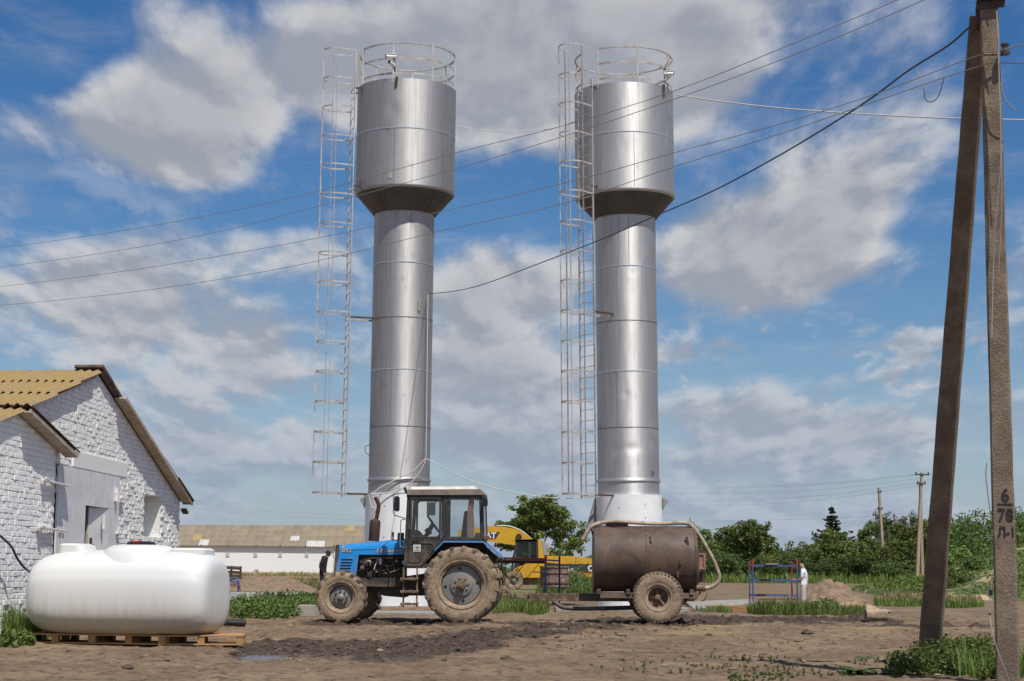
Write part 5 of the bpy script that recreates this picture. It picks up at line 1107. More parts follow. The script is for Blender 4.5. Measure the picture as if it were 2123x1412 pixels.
    verge(ridge[0] - 3.4, ridge[1] - 3.4 * sl, ridge[0] - .5, ridge[1] - .5 * sl, ov - .03, -.0, .03, 'soffit_board', M_DKROOF, -.02)
    for k in range(3):
        u0 = ridge[0] - .1 + k * .72; verge(u0, ridge[1] + .13 - (k * .72) * sr, u0 + .80, ridge[1] + .12 - (k * .72 + .80) * sr, ov - .03, ov + .5, .05, 'broken_ridge_tile', M_DKROOF, .02 * k)
    b = MB(); b.bar((ue - .2, ov + .02, ze - .10), (ue + .05, ov + .02, ze - .17), .12, .06); b.build('rafter_end', M_DKROOF, root)
    # bay roof: slope with pale soffit
    bo = bv - .20; t1 = 1.75
    p0 = (g0[0], g0[1] + .02); p1 = (g0[0] + (bu1 - g0[0]) + .62, g0[1] + .02 - ((bu1 - g0[0]) + .62) * sb)
    verge(*p0, *p1, bo + .03, bv + .02, .026, 'bay_soffit', M_SOFFIT); verge(*p0, *p1, bo, bo + .03, .055, 'bay_verge_board', M_SOFFIT)
    ab = math.atan(sb); Lb = math.hypot(p1[0] - p0[0], p1[1] - p0[1])
    bs = wave_sheet(.62, Lb + .05).build('bay_roof_sheet', M_DKROOF, root); X = Vector((0, -1, 0)); Yv = Vector((-math.cos(ab), 0, math.sin(ab))); Z = X.cross(Yv)
    bs.matrix_local = Matrix.Translation(Vector((p0[0], bo - .02 + .62, p0[1] + .12))) @ Matrix((X, Yv, Z)).transposed().to_4x4()
    # blue-black cable hanging from the wall to the tank
    q = [pix(-6, 1106, 25.2), pix(8, 1118, 25.5), pix(24, 1134, 25.8), pix(36, 1158, 26.0), pix(52, 1178, 26.2), pix(78, 1197, 26.2)]
    b = MB(); b.tube(smooth_path(q), .018, 8); o = b.build('cable', mat('dark_blue_cable', (.03, .03, .06), .5), None, smooth=60); tag(o, 'dark cable hanging along the shed wall down to the white tank', 'cable')
    return root
make_shed()
# ================================================================ LONG BARN
def make_barn():
    Y = 212.0; x0 = pix(318, 1190, Y).x; x1 = pix(842, 1190, Y).x; F = Frame((x0, Y, 0), math.radians(.0)); A = F.at
    root = empty('long_barn', (x0, Y, 0), 0, 'long low white barn with a brown corrugated roof behind the yard', 'barn'); L = x1 - x0
    zw = A(560, 1131, 0)[1]; zt = A(560, 1090.5, 4.6)[1]
    def wallx(g, vec, c, b):
        sp = g.n('ShaderNodeSeparateXYZ'); g.l(vec, sp.inputs[0]); n = g.noise(vec, 1.5, 5, .6); br = g.n('ShaderNodeTexBrick'); mp = g.n('ShaderNodeMapping'); g.l(vec, mp.inputs[0]); mp.inputs['Rotation'].default_value = (math.pi / 2, 0, 0); g.l(mp.outputs[0], br.inputs['Vector'])
        br.inputs['Scale'].default_value = 2.0; br.inputs['Color1'].default_value = (.90, .89, .87, 1); br.inputs['Color2'].default_value = (.86, .85, .83, 1); br.inputs['Mortar'].default_value = (.76, .75, .73, 1); br.inputs['Mortar Size'].default_value = .03
        return g.mix(g.smooth(n, .45, .7, 0, .5), br.outputs['Color'], (.84, .83, .81))
    b = MB(); b.box((L / 2, .2, zw / 2 - .1), (L, .4, zw + .2)); wall = b.build('wall', mat('barn_limewash', (.78, .77, .75), .9, extra=wallx), root)
    b = MB(); b.prism([(0, 0), (L, 0), (L, .1), (0, .1)], 9.0, 9.4); b.build('rear_wall', M_BRICK, root)
    for x in (472, 530, 581, 636, 695):
        u, z = A(x, 1150, -.03); b = MB(); b.box((u, -.03, z), (.42, .10, .48)); w = b.build('vent', mat('vent_recess', (.5, .49, .47), .9), wall); 
        for k in range(3): b = MB(); b.box((u, -.085, z - .14 + k * .14), (.36, .02, .04)); b.build('vent_slat', M_MORTAR, w)
    u, z = A(693, 1170, -.1); b = MB(); b.cyl((u, -.1, 0), (u, -.1, zw - .4), .05, n=8); b.build('downpipe', M_WHITEP, root)
    for x in (367, 418, 472, 531, 581, 634, 692):
        u = A(x, 1130, -.3)[0]; b = MB(); b.bar((u, -.45, zw - .05), (u, .1, zw + .05), .14, .14); b.build('rafter_end', M_DKROOF, root)
    al = math.atan2(zt - zw - .02, 4.9); Ls = math.hypot(4.9 + .35, zt - zw) ; rows = 4; cols = int(L / 1.1) + 1
    rm = []
    for k, (c1, c2) in enumerate((((.275, .225, .16), (.23, .185, .13)), ((.255, .20, .13), (.21, .165, .11)), ((.31, .25, .17), (.26, .21, .15)), ((.27, .23, .165), (.23, .19, .135)), ((.56, .55, .53), (.48, .47, .45)), ((.42, .30, .11), (.33, .25, .12)))):
        rm.append(mat('barn_roof_slate', c1, .95, var=c2, vscale=1.3, bump=.2, bscale=8))
    sh = []
    for m in rm:
        o = wave_sheet(1.16, Ls / rows * 1.08, .29, .035, 6).build('roof_sheet', m); sh.append(o.data); bpy.data.objects.remove(o)
    rn = random.Random(5); X = Vector((1, 0, 0)); Yv = Vector((0, math.cos(al), math.sin(al))); Z = X.cross(Yv)
    pale = {(0, 3), (0, 18), (0, 19), (1, 15), (0, 44)}
    for r_ in range(rows):
        for c_ in range(cols):
            u = c_ * 1.1; px = 318 + u / L * 524
            k = 4 if (r_, c_) in {(0, 5), (1, 15), (0, 17), (0, 18)} else (5 if (r_, c_) in ((3, 21), (1, 4)) else rn.choices((0, 1, 2, 3), (6, 2, 2, 2))[0])
            o = bpy.data.objects.new('roof_sheet', sh[k]); link(o, root)
            p = Vector((u, -.36, zw - .05)) + Yv * (Ls / rows * (r_ + 1) + .02) + Z * (.012 * (c_ % 2) + .03) + Vector((0, 0, .03 * math.sin(u * .22 + r_) + rn.uniform(0, .012)))
            o.matrix_local = Matrix.Translation(p) @ Matrix((X, Yv, Z)).transposed().to_4x4() @ Matrix.Rotation(.012, 4, 'X')
    b = MB(); b.prism([(0, 0), (L, 0), (L, .1), (0, .1)], 4.4, 5.0); 
    b = MB(); b.add([(0, 4.75, zt - .08), (L, 4.75, zt - .08), (L, 9.6, zw - .1), (0, 9.6, zw - .1)], [(0, 1, 2, 3)]); b.build('rear_slope', rm[0], root)
make_barn()
# ================================================================ CONCRETE POLES
def pole_extra(g, vec, c, b):
    n = g.noise(vec, 3.0, 6, .65, .4); n2 = g.noise(vec, 38, 4, .7); sp = g.n('ShaderNodeSeparateXYZ'); g.l(vec, sp.inputs[0])
    c = g.mix(g.smooth(n, .36, .66), (.155, .115, .085), (.245, .195, .15))
    c = g.mix(g.smooth(g.m('ADD', n2, g.m('MULTIPLY', n, .25)), .68, .77, 0, .6), c, (.36, .25, .09))
    return g.mix(g.smooth(n2, .28, .36, .7, 0), c, (.05, .04, .032))
M_POLE = mat('lichen_speckled_concrete', (.25, .2, .15), .95, extra=pole_extra, bump=.9, bscale=45)
M_POLEFAR = mat('far_pole_concrete', (.40, .31, .21), .9, var=(.32, .25, .17), vscale=2)
def leg(parent, p0, p1, w0, d0, w1, d1, yaw, name, m, ch=.02, seed=0):
    b = MB(); p0, p1 = Vector(p0), Vector(p1); n = 28; rows = []; R = Matrix.Rotation(yaw, 3, 'Z'); rn = random.Random(seed)
    for i in range(n + 1):
        t = i / n; c = p0.lerp(p1, t); w = (w0 + (w1 - w0) * t) / 2; d = (d0 + (d1 - d0) * t) / 2; e = lambda: rn.uniform(-.004, .004)
        o = [(-w + ch, -d), (w - ch, -d), (w, -d + ch), (w, d - ch), (w - ch, d), (-w + ch, d), (-w, d - ch), (-w, -d + ch)]
        rows += [c + R @ Vector((x + e(), y + e(), 0)) for x, y in o]
    b.add(rows, [(i * 8 + j, i * 8 + (j + 1) % 8, (i + 1) * 8 + (j + 1) % 8, (i + 1) * 8 + j) for i in range(n) for j in range(8)] + [tuple(range(7, -1, -1)), tuple(n * 8 + j for j in range(8))])
    return b.build(name, m, parent)
def make_pole():
    YB = 17.6; p0 = pix(2090, 1418, YB); g0 = gh(p0.x, YB); base = Vector((p0.x, YB, 0)); F = Frame(base, 0)
    root = empty('utility_pole', base, 0, 'large lichen-speckled concrete pole with a leaning strut at the edge of the yard', 'pole')
    L = lambda v: Vector(v) - base
    top = pix(2046, -150, 17.75); yw = math.radians(-16)
    p = L(pix(2090, 1418, YB)); p.z = g0 - .3
    main = leg(root, p, L(top), .235, .25, .185, .2, yw, 'post', M_POLE, seed=1)
    sb = pix(1921, 1372, 21.6); sb.z = gh(sb.x, sb.y) - .25; st = pix(2030, 38, 18.0)
    strut = leg(root, L(sb), L(st), .27, .27, .2, .2, math.radians(-18), 'strut', M_POLE, seed=2)
    b = MB(); q = L(pix(2050, 14, 17.62)); R = Matrix.Rotation(yw, 3, 'Z'); b.box(q + Vector((.02, 0, .03)), (.30, .02, .09), R); b.box(q + Vector((.02, -.04, .075)), (.30, .09, .012), R); b.build('crossarm', M_DARKIRON, root)
    b = MB(); q = L(pix(2030, 40, 17.9)); b.box(q, (.07, .30, .20), R); b.build('strut_clamp', M_DARKIRON, root, bevel=.01)
    b = MB(); h0 = L(pix(2040, 113, 17.5)); h1 = L(pix(2072, 113, 17.5)); b.tube([h0, h1, h1 + Vector((.03, 0, -.01)), h1 + Vector((.05, 0, .04)), h1 + Vector((.055, 0, .08))], .012, 8); b.build('insulator_hook', M_DARKIRON, root)
    b = MB(); q = L(pix(2084, 100, 17.5)); b.lathe([(.012, -.075), (.05, -.07), (.052, -.03), (.034, -.01), (.036, .02), (.046, .03), (.046, .045), (.02, .065), (.002, .068)], 20, tuple(q)); b.build('insulator', mat('dark_glass_insulator', (.07, .07, .065), .25), root, smooth=40)
    for pts in ([(2066, 22), (2070, 120), (2074, 330), (2062, 480), (2056, 700)], [(2067, 22), (2072, 150), (2076, 420), (2070, 560)], [(2046, 960), (2044, 985), (2049, 1030), (2055, 1075)], [(2056, 1200), (2053, 1235), (2052, 1275), (2062, 1330), (2092, 1412)], [(2073, 135), (2078, 190), (2090, 215), (2106, 228)]):
        b = MB(); b.tube(smooth_path([L(pix(x, y, 17.42 if x > 2060 or y < 800 else 17.5)) for x, y in pts], 6), .006, 6); b.build('down_wire', M_WIRE, root, smooth=60)
    b = MB(); q = L(pix(2054, 1228, 17.5)); b.box(q, (.035, .03, .06)); b.box(L(pix(2052, 1273, 17.5)), (.022, .02, .025)); b.build('wire_clamp', M_BLACKPL, root, bevel=.006)
    # painted number
    M_PAINT = mat('black_number_paint', (.025, .022, .02), .8); fr = Matrix.Rotation(yw, 3, 'Z')
    def face(px, py):
        # point on the front face of the post
        t = None; o = CAMP - base; d = ray(px, py); ax0 = Vector(p); ax1 = L(top); nrm = fr @ Vector((0, -1, 0))
        zc = None
        pt = o + d * (YB / d.y)
        for _ in range(4):
            k = (pt.z - ax0.z) / (ax1.z - ax0.z); c = ax0.lerp(ax1, k); dd = (.25 + (.2 - .25) * k) / 2 + .007; pl = c + nrm * dd; pt = o + d * ((pl - o).dot(nrm) / d.dot(nrm))
        return pt
    for t, px, py, s in (('6', 2084, 1028, .19), ('78', 2085, 1069, .185), ('Л-1', 2087, 1104, .135)):
        text_mesh(t, 'painted_number', M_PAINT, main, s, face(px, py), (math.pi / 2, 0, yw), .0015, .004, .85)
    b = MB(); q0, q1 = face(2068, 1045), face(2102, 1045); b.bar(q0, q1, .004, .012); b.build('painted_number', M_PAINT, main)
    return root
make_pole()
def far_pole(px0, py0, px1, py1, Y, w, label, arms, name='utility_pole', strut=None):
    p0 = pix(px0, py0, Y); base = Vector((p0.x, Y, gh(p0.x, Y))); root = empty(name, base, 0, label, 'pole', 'poles across the field'); L = lambda v: Vector(v) - base
    t = L(pix(px1, py1, Y)); leg(root, Vector((0, 0, -.4)), t, w, w, w * .7, w * .7, .3, 'post', M_POLEFAR, .03)
    if strut: leg(root, L(pix(strut[0], strut[1], Y + 1)) - Vector((0, 0, .3)), L(pix(strut[2], strut[3], Y + .2)), w * .9, w * .9, w * .7, w * .7, .3, 'strut', M_POLEFAR, .03)
    for (x, y, wd) in arms:
        q = L(pix(x, y, Y - .1)); b = MB(); b.bar(q - Vector((wd / 2, 0, 0)), q + Vector((wd / 2, 0, 0)), .09, .09)
        for s in (-.42, .42): b.cyl(q + Vector((s * wd, 0, 0)), q + Vector((s * wd, 0, .18)), .05, n=8)
        b.build('crossarm', M_DARKIRON, root)
    return root
far_pole(1834, 1199, 1822, 1011, 165, .30, 'single leaning far pole rising from the shrubs', [(1825, 1055, .5), (1823.5, 1020, .35)])
far_pole(1899, 1215, 1911, 980, 118, .25, 'double far pole standing just beside the big concrete strut', [(1912, 984, 1.0), (1910, 1003, .6)], strut=(1912, 1205, 1908, 1000))
# ================================================================ WIRES
def wire(pts, plan, r, label, m=M_WIRE, name='power_line', grp='overhead wires across the yard', cat='wire'):
    """pts: sightings along the wire; plan: the straight ground line below it, (x, y) to (x, y)"""
    (ax, ay), (bx, by) = plan; P = []
    for px, py in pts:
        d = ray(px, py); t = (ax * (by - ay) - ay * (bx - ax)) / (d.x * (by - ay) - d.y * (bx - ax)); P.append(CAMP + d * t)
    b = MB(); b.tube(smooth_path(P, 8), r, 5); o = b.build(name, m, None, smooth=80); tag(o, label, cat, grp); return o
PL = ((5.0, 17.6), (-13.5, 43.0))
wire([(2060, -95), (1860, 0), (1640, 92), (1405, 186), (1170, 260), (945, 317), (640, 401), (420, 449), (210, 485), (0, 514), (-160, 532)], PL, .0052, 'uppermost of the four power lines crossing both towers')
wire([(2100, -92), (1915, 0), (1660, 108), (1400, 205), (1170, 282), (945, 350), (650, 430), (450, 481), (230, 522), (0, 554), (-160, 572)], PL, .0052, 'second power line from the top crossing both towers')
wire([(2084, 102), (2020, 118), (1800, 200), (1600, 262), (1400, 316), (1180, 377), (900, 442), (640, 497), (400, 540), (200, 570), (0, 594), (-160, 610)], PL, .0052, 'third power line from the top crossing the tower pillars')
wire([(2062, 128), (1960, 160), (1780, 222), (1600, 283), (1400, 345), (1160, 424), (900, 482), (640, 545), (400, 588), (200, 614), (0, 633), (-160, 645)], PL, .0052, 'lowest of the four power lines crossing the tower pillars')
wire([(2084, 102), (2123, 92), (2180, 84)], ((5.0, 17.6), (9, 10)), .006, 'short wire leaving the pole insulator out of view'); wire([(2062, 130), (2123, 132), (2180, 130)], ((5.0, 17.6), (9, 10)), .006, 'lower wire running from the pole out of view')
PC = ((4.9, 17.9), (LT.x + .8, LT.y - .55))
wire([(2008, 58), (1965, 95), (1884, 146), (1800, 208), (1700, 272), (1600, 331), (1480, 395), (1360, 447), (1240, 499), (1100, 553), (1000, 590), (940, 604), (888, 609)], PC, .011, 'dark twisted service cable sagging from the pole to the duller tower', mat('twisted_cable', (.05, .045, .04), .6))
wire([(1403, 197), (1500, 211), (1650, 227), (1850, 240), (2000, 246), (2200, 250)], ((RT.x + 1.4, RT.y - .4), (14.0, 40)), .02, 'thick pale cable running from the brighter tower top behind the pole', M_CABLE)
wire([(947, 262), (1000, 270), (1060, 273), (1120, 270), (1160, 262), (1200, 250)], ((LT.x + 1.5, LT.y), (RT.x - 1.5, RT.y)), .012, 'pale thin cable slung between the two tower tanks', M_CABLE)
wire([(884, 951), (920, 970), (980, 998), (1060, 1020), (1130, 1031), (1180, 1033), (1235, 1029)], ((LT.x + .85, LT.y - .5), (RT.x - 1.0, RT.y - .1)), .014, 'pale rope hanging low between the two tower pillars', M_CABLE)
wire([(887, 610), (886, 700), (885, 800), (884, 880), (883, 950)], ((LT.x + .68, LT.y - .66), (LT.x + .8, LT.y - .66)), .016, 'pale cable running down the duller tower pillar', M_CABLE)
wire([(883, 950), (855, 977), (820, 995), (790, 1010), (770, 1025), (762, 1027)], ((LT.x + .75, LT.y - .98), (LT.x - 1.2, LT.y - 1.0)), .018, 'upper of two pale ropes slanting across the duller pillar', M_CABLE)
wire([(884, 950), (873, 975), (858, 995), (838, 1010), (812, 1021), (780, 1024), (766, 1026), (768, 1045), (773, 1054), (777, 1044), (772, 1028)], ((LT.x + .75, LT.y - 1.02), (LT.x - 1.2, LT.y - 1.04)), .018, 'lower pale rope with a loop hanging on the white cladding', M_CABLE)
wire([(1902, 148), (1914, 178), (1918, 205), (1930, 211), (1945, 200), (1957, 162)], ((4.2, 19), (4.6, 18.6)), .006, 'loose loop of thin wire hanging under the power lines')
for k, (ya, yb, yc) in enumerate(((1009, 1006, 982), (1012, 1009, 984), (1023, 1020, 992), (1037, 1033, 1000), (1048, 1043, 1006), (1080, 1078, 1062))):
    wire([(1385, ya), (1480, ya), (1640, yb - 1), (1780, (yb + yc) / 2 + 2), (1905, yc)], ((24, 260), (28.3, 118)) if False else ((18, 190), (28.0, 118)), .007, ('topmost','second','third','fourth','fifth','lowest')[k] + ' of the thin far power lines that reach the double far pole', name='distant_power_line', grp='far power lines over the field')
for k, (a, b_, c) in enumerate(((1054, 1068, 1080), (1052, 1060, 1070), (1117, 1107, 1098))):
    if k == 2: wire([(1010, 1083), (1100, 1086), (1230, 1085)], ((-4, 190), (9, 190)), .008, 'far thin power line between tower and tree', name='distant_power_line', grp='far power lines over the field')
    else: wire([(385, a), (560, b_), (760, c)], ((-40, 205), (-14, 185)), .008, ('lower' if k == 0 else 'upper') + ' of the two thin far power lines above the barn roof', name='distant_power_line', grp='far power lines over the barn')
# ================================================================ TREES
def leaf_mat(name, c1, c2, c3):
    m = bpy.data.materials.new(name); m.use_nodes = True; t = m.node_tree; g = NT(t); b = t.nodes['Principled BSDF']; out = t.nodes['Material Output']
    tc = g.n('ShaderNodeTexCoord'); gi = g.n('ShaderNodeNewGeometry'); oi = g.n('ShaderNodeObjectInfo')
    n = g.noise(tc.outputs['Object'], 5.5, 3, .6); c = g.mix(g.smooth(n, .38, .62), c1, c2); c = g.mix(g.smooth(gi.outputs['Random Per Island'], .55, 1.0, 0, .8), c, c3)
    hs = g.n('ShaderNodeHueSaturation'); g.l(c, hs.inputs['Color']); g.l(g.lin(oi.outputs['Random'], 0, 1, .485, .515), hs.inputs['Hue']); g.l(g.lin(oi.outputs['Random'], 0, 1, .75, 1.25), hs.inputs['Value'])
    c = hs.outputs[0]
    g.l(c, b.inputs['Base Color']); b.inputs['Roughness'].default_value = .55; b.inputs['Specular IOR Level'].default_value = .35
    tr = g.n('ShaderNodeBsdfTranslucent'); g.l(g.mix(.5, c, (.16, .22, .02)), tr.inputs[0]); mx = g.n('ShaderNodeMixShader'); mx.inputs[0].default_value = .28; g.l(b.outputs[0], mx.inputs[1]); g.l(tr.outputs[0], mx.inputs[2]); g.l(mx.outputs[0], out.inputs[0]); return m
M_LEAF = leaf_mat('green_foliage', (.105, .160, .034), (.165, .220, .050), (.23, .26, .085))
M_LEAFD = leaf_mat('dark_foliage', (.064, .104, .026), (.100, .142, .036), (.14, .175, .054))
M_LEAFG = leaf_mat('grey_foliage', (.11, .115, .065), (.16, .155, .095), (.20, .18, .11))
M_SPRUCE = leaf_mat('spruce_needles', (.016, .024, .016), (.026, .036, .022), (.040, .050, .030))
M_BARK = mat('bark', (.10, .075, .055), .95, var=(.06, .045, .035), vscale=8, bump=.6)
def leaves_mesh(name, m, centers, per, rad, size, seed, flat=.6):
    rg = np.random.default_rng(seed); C = np.repeat(np.asarray(centers), per, 0); N = len(C)
    d = rg.normal(size=(N, 3)); d /= np.linalg.norm(d, axis=1)[:, None]; p = C + d * (rad * rg.random(N)[:, None] ** .5) * np.array([1, 1, .7])
    t = rg.normal(size=(N, 3)); t /= np.linalg.norm(t, axis=1)[:, None]; nrm = rg.normal(size=(N, 3)) + np.array([0, 0, 1.0]) * flat + d * .8; u = np.cross(nrm, t); u /= np.linalg.norm(u, axis=1)[:, None] + 1e-9; v = np.cross(nrm, u); v /= np.linalg.norm(v, axis=1)[:, None] + 1e-9
    s = (size * (0.6 + .8 * rg.random(N)))[:, None]
    V = np.stack([p - u * s, p + v * s * .55, p + u * s, p - v * s * .55], 1).reshape(-1, 3)
    me = bpy.data.meshes.new(name); q = np.arange(N * 4, dtype=np.int32)
    me.vertices.add(N * 4); me.vertices.foreach_set('co', V.astype(np.float32).ravel()); me.loops.add(N * 4); me.loops.foreach_set('vertex_index', q)
    me.polygons.add(N); me.polygons.foreach_set('loop_start', np.arange(0, N * 4, 4, dtype=np.int32)); me.polygons.foreach_set('loop_total', np.full(N, 4, np.int32)); me.update(calc_edges=True); me.materials.append(m); return me
def crown_centers(seed, n, shape):
    rg = np.random.default_rng(seed); out = []
    lobes = [(rg.uniform(-.28, .28), rg.uniform(-.28, .28), rg.uniform(.38, .82), rg.uniform(.16, .30)) for _ in range(9)]
    if shape == 'bush': lobes = [(rg.uniform(-.38, .38), rg.uniform(-.38, .38), rg.uniform(.18, .70), rg.uniform(.18, .32)) for _ in range(12)]
    if shape == 'tall': lobes = [(rg.uniform(-.2, .2), rg.uniform(-.2, .2), rg.uniform(.2, .85), rg.uniform(.14, .24)) for _ in range(11)] + [(0, 0, .9, .1)]
    if shape == 'sparse': lobes = [(rg.uniform(-.32, .32), rg.uniform(-.32, .32), rg.uniform(.45, .92), rg.uniform(.08, .15)) for _ in range(10)]
    while len(out) < n:
        l = lobes[rg.integers(len(lobes))]; d = rg.normal(size=3); d /= np.linalg.norm(d); r = l[3] * (rg.random() ** .28); q = np.array([l[0], l[1], l[2]]) + d * r * np.array([1, 1, .85])
        if q[2] > .06: out.append(q)
    return np.array(out), lobes
TREES = {}
def tree_proto(key, shape, m, n, per, rad, size, seed):
    c, lobes = crown_centers(seed, n, shape); cm = leaves_mesh('crown', m, c, per, rad, size, seed)
    b = MB(); rn = random.Random(seed); b.tube([(0, 0, -.03), (.01, 0, .2), (-.01, .01, .45), (.0, 0, .72)], [.028, .022, .016, .005], 8)
    for l in lobes: b.tube([(0, 0, .12 + .3 * rn.random()), (l[0] * .5, l[1] * .5, l[2] * .62 + .04), (l[0], l[1], l[2] + .05)], [.012, .008, .003], 5)
    o = b.build('trunk', M_BARK); tm = o.data; bpy.data.objects.remove(o); TREES[key] = (cm, tm)
for i in range(3): tree_proto('t%d' % i, 'tree', M_LEAF, 210, 42, .075, .021, 100 + i)
for i in range(3): tree_proto('b%d' % i, 'bush', M_LEAF, 210, 42, .08, .022, 200 + i)
for i in range(2): tree_proto('d%d' % i, 'bush', M_LEAFD, 200, 40, .08, .022, 300 + i)
tree_proto('p0', 'tall', M_LEAF, 170, 40, .07, .021, 400); tree_proto('g0', 'sparse', M_LEAFG, 120, 22, .07, .020, 500); tree_proto('w0', 'tree', M_LEAF, 300, 60, .060, .0165, 620)
def tree(key, px, ptop, Y, wpx, label, name='tree', group='trees along the far edge of the field', pbase=None):
    x = pix(px, 1190, Y).x; z0 = gh(x, Y); top = pix(px, ptop, Y).z; h = top - z0; w = wpx / FPX * Y
    r = empty(name, (x, Y, z0), random.uniform(0, 6.28), label, 'tree' if name != 'shrub' else 'shrub', group); cm, tm = TREES[key]
    for nm, me in (('crown', cm), ('trunk', tm)):
        o = bpy.data.objects.new(nm, me); link(o, r); o.scale = (w * 1.2, w * 1.2, h * 1.11)
    return r
TL = [('b0', 1462, 1092, 175, 90, 'broad green tree rising just beyond the tanker hose'), ('t0', 1528, 1082, 168, 105, 'tallest rounded green tree beyond the blue scaffold'), ('b1', 1585, 1122, 178, 75, 'lower green tree on the outer flank of the tall rounded one'),
      ('d0', 1622, 1136, 230, 60, 'small dark tree in the dip of the tree row'), ('b2', 1672, 1117, 172, 80, 'pale green shrubby tree behind the man in white'), ('b0', 1722, 1097, 168, 100, 'dense green tree below the spruce tip'), ('d1', 1768, 1115, 176, 70, 'dark green tree between the spruce and the leaning far pole'),
      ('p0', 1808, 1091, 172, 62, 'narrow upright green tree beside the leaning far pole'), ('g0', 1852, 1068, 185, 80, 'grey sparse tree carrying dark mistletoe balls'), ('b1', 1858, 1105, 166, 80, 'dark green tree between the far poles'), ('t1', 1893, 1088, 172, 80, 'green tree behind the double far pole'), ('g0', 1888, 1072, 200, 60, 'grey thin-leaved tree top behind the double far pole'),
      ('b2', 1960, 1128, 150, 110, 'shrubby green tree seen between the pole legs'), ('b0', 2115, 1098, 140, 90, 'green tree behind the painted pole at the picture edge'), ('w0', 1105, 1044, 118, 165, 'loose walnut tree towering behind the yellow excavator'), ('b1', 1150, 1110, 124, 75, 'green flank of leaves low behind the excavator cab'), ('d0', 1030, 1128, 112, 80, 'dark shrub under the excavator boom'), ('b2', 1222, 1146, 150, 50, 'small shrub between excavator tail and tanker'),
      ('b1', 1496, 1098, 178, 85, 'green tree filling the gap before the tall rounded tree'), ('b2', 1566, 1104, 182, 80, 'green tree at the shoulder of the tall rounded tree'), ('b1', 1750, 1104, 178, 80, 'green tree under the outer side of the spruce'), ('d1', 1500, 1140, 160, 70, 'low dark shrub filling in under the tall rounded tree'), ('d0', 1560, 1150, 160, 60, 'low dark shrub behind the scaffold planks'), ('d1', 1640, 1150, 165, 60, 'low dark shrub behind the scaffold posts'), ('d0', 1700, 1145, 160, 80, 'low dark shrub behind the sand heap'), ('d1', 1790, 1150, 160, 80, 'low dark shrub at the foot of the leaning far pole'), ('d0', 1870, 1150, 155, 70, 'low dark shrub by the double far pole'), ('d1', 1460, 1140, 165, 70, 'low dark shrub behind the tipper truck')]
for (k, px, pt, Y, w, lb) in TL: tree(k, px, pt, Y, w * 1.1, lb)
for (px, py, lb) in ((1843, 1083, 'upper mistletoe ball just beside the leaning far pole'), (1836, 1093, 'lower mistletoe ball touching the leaning far pole'), (1895, 1078, 'mistletoe ball nearest the double far pole'), (1859, 1090, 'mistletoe ball in the middle of the grey sparse tree')):
    b = MB(); cm = leaves_mesh('mistletoe', M_LEAFD, [pix(px, py, 184)], 160, .42, .16, px); o = bpy.data.objects.new('mistletoe_ball', cm); link(o); tag(o, lb, 'mistletoe', 'mistletoe balls')
def make_spruce():
    Y = 230; p = pix(1727, 1190, Y); h = pix(1727, 1047, Y).z; r = empty('spruce', (p.x, Y, 0), 0, 'dark spruce with drooping branches rising above the tree row', 'tree'); b = MB(); b.tube([(0, 0, 0), (.05, 0, h * .6), (0, 0, h)], [.22, .12, .02], 8)
    rn = random.Random(3); C = []
    for k in range(17):
        z = h * (.97 - .036 * k) + rn.uniform(-.1, .1); L = .2 + .20 * k; n = 5 + k // 4
        for j in range(n):
            a = j * 6.283 / n + k * .9; Lj = L * rn.uniform(.45, 1.3); a += rn.uniform(-.5, .5); dr = rn.uniform(.2, .55); q = []
            for i in range(6):
                t = i / 5; q.append(Vector((math.cos(a) * Lj * t, math.sin(a) * Lj * t, z - dr * Lj * t + .42 * Lj * t * t)))
            b.tube(q, [.05, .04, .03, .025, .02, .01], 4)
            for i in range(int(6 + Lj * 5)):
                t = rn.uniform(.15, 1); c = q[min(int(t * 5), 4)].lerp(q[min(int(t * 5) + 1, 5)], t * 5 % 1 if t < 1 else 1); C.append((c.x, c.y, c.z - .08))
    b.build('trunk', M_BARK, r); cm = leaves_mesh('crown', M_SPRUCE, C, 11, .17, .12, 9, 0); o = bpy.data.objects.new('crown', cm); link(o, r)
make_spruce()
# far wooded hill
def far_wood():
    rg = np.random.default_rng(8); C = []
    for i in range(900):
        u = rg.random(); px = 1590 + u * 760; Y = rg.uniform(520, 620); e = max(0, (px - 1640) / 420); zt = 4 + min(1, e) * 16 * (1 - .25 * abs(px - 2080) / 400) + rg.normal() * 1.2
        C.append((pix(px, 1100, Y).x, Y, rg.uniform(.15, 1) * max(zt, 4)))
    me = leaves_mesh('woodland', M_LEAFD, C, 60, 4.2, .55, 5); o = bpy.data.objects.new('woodland', me); link(o); tag(o, 'dark wooded hill far behind the pole legs', 'wood', kind='stuff')
    b = MB(); vs = []
    for j in range(12):
        for i in range(40):
            x = pix(1560, 1100, 560).x + (i / 39) * 190; y = 535 + j * 16; h = 13 * float(sstep(i / 39, .02, .5)) * math.sin(math.pi * min(1, (j + .2) / 11)); vs.append((x, y, h - 1.5))
    b.add(vs, [(j * 40 + i, j * 40 + i + 1, (j + 1) * 40 + i + 1, (j + 1) * 40 + i) for j in range(11) for i in range(39)]); o = b.build('hill', M_LEAFD, None, smooth=60); tag(o, 'low far hill carrying the dark wood', 'hill', kind='structure')
    C = []
    for i in range(260):
        px = rg.uniform(1560, 1760); Y = rg.uniform(330, 360); C.append((pix(px, 1150, Y).x, Y, rg.uniform(.2, 1) * rg.uniform(2.5, 5)))
    me = leaves_mesh('hedge', M_LEAFD, C, 50, 1.8, .3, 6); o = bpy.data.objects.new('hedge', me); link(o); tag(o, 'dark far hedge line behind the tree row', 'hedge', kind='stuff')
far_wood()
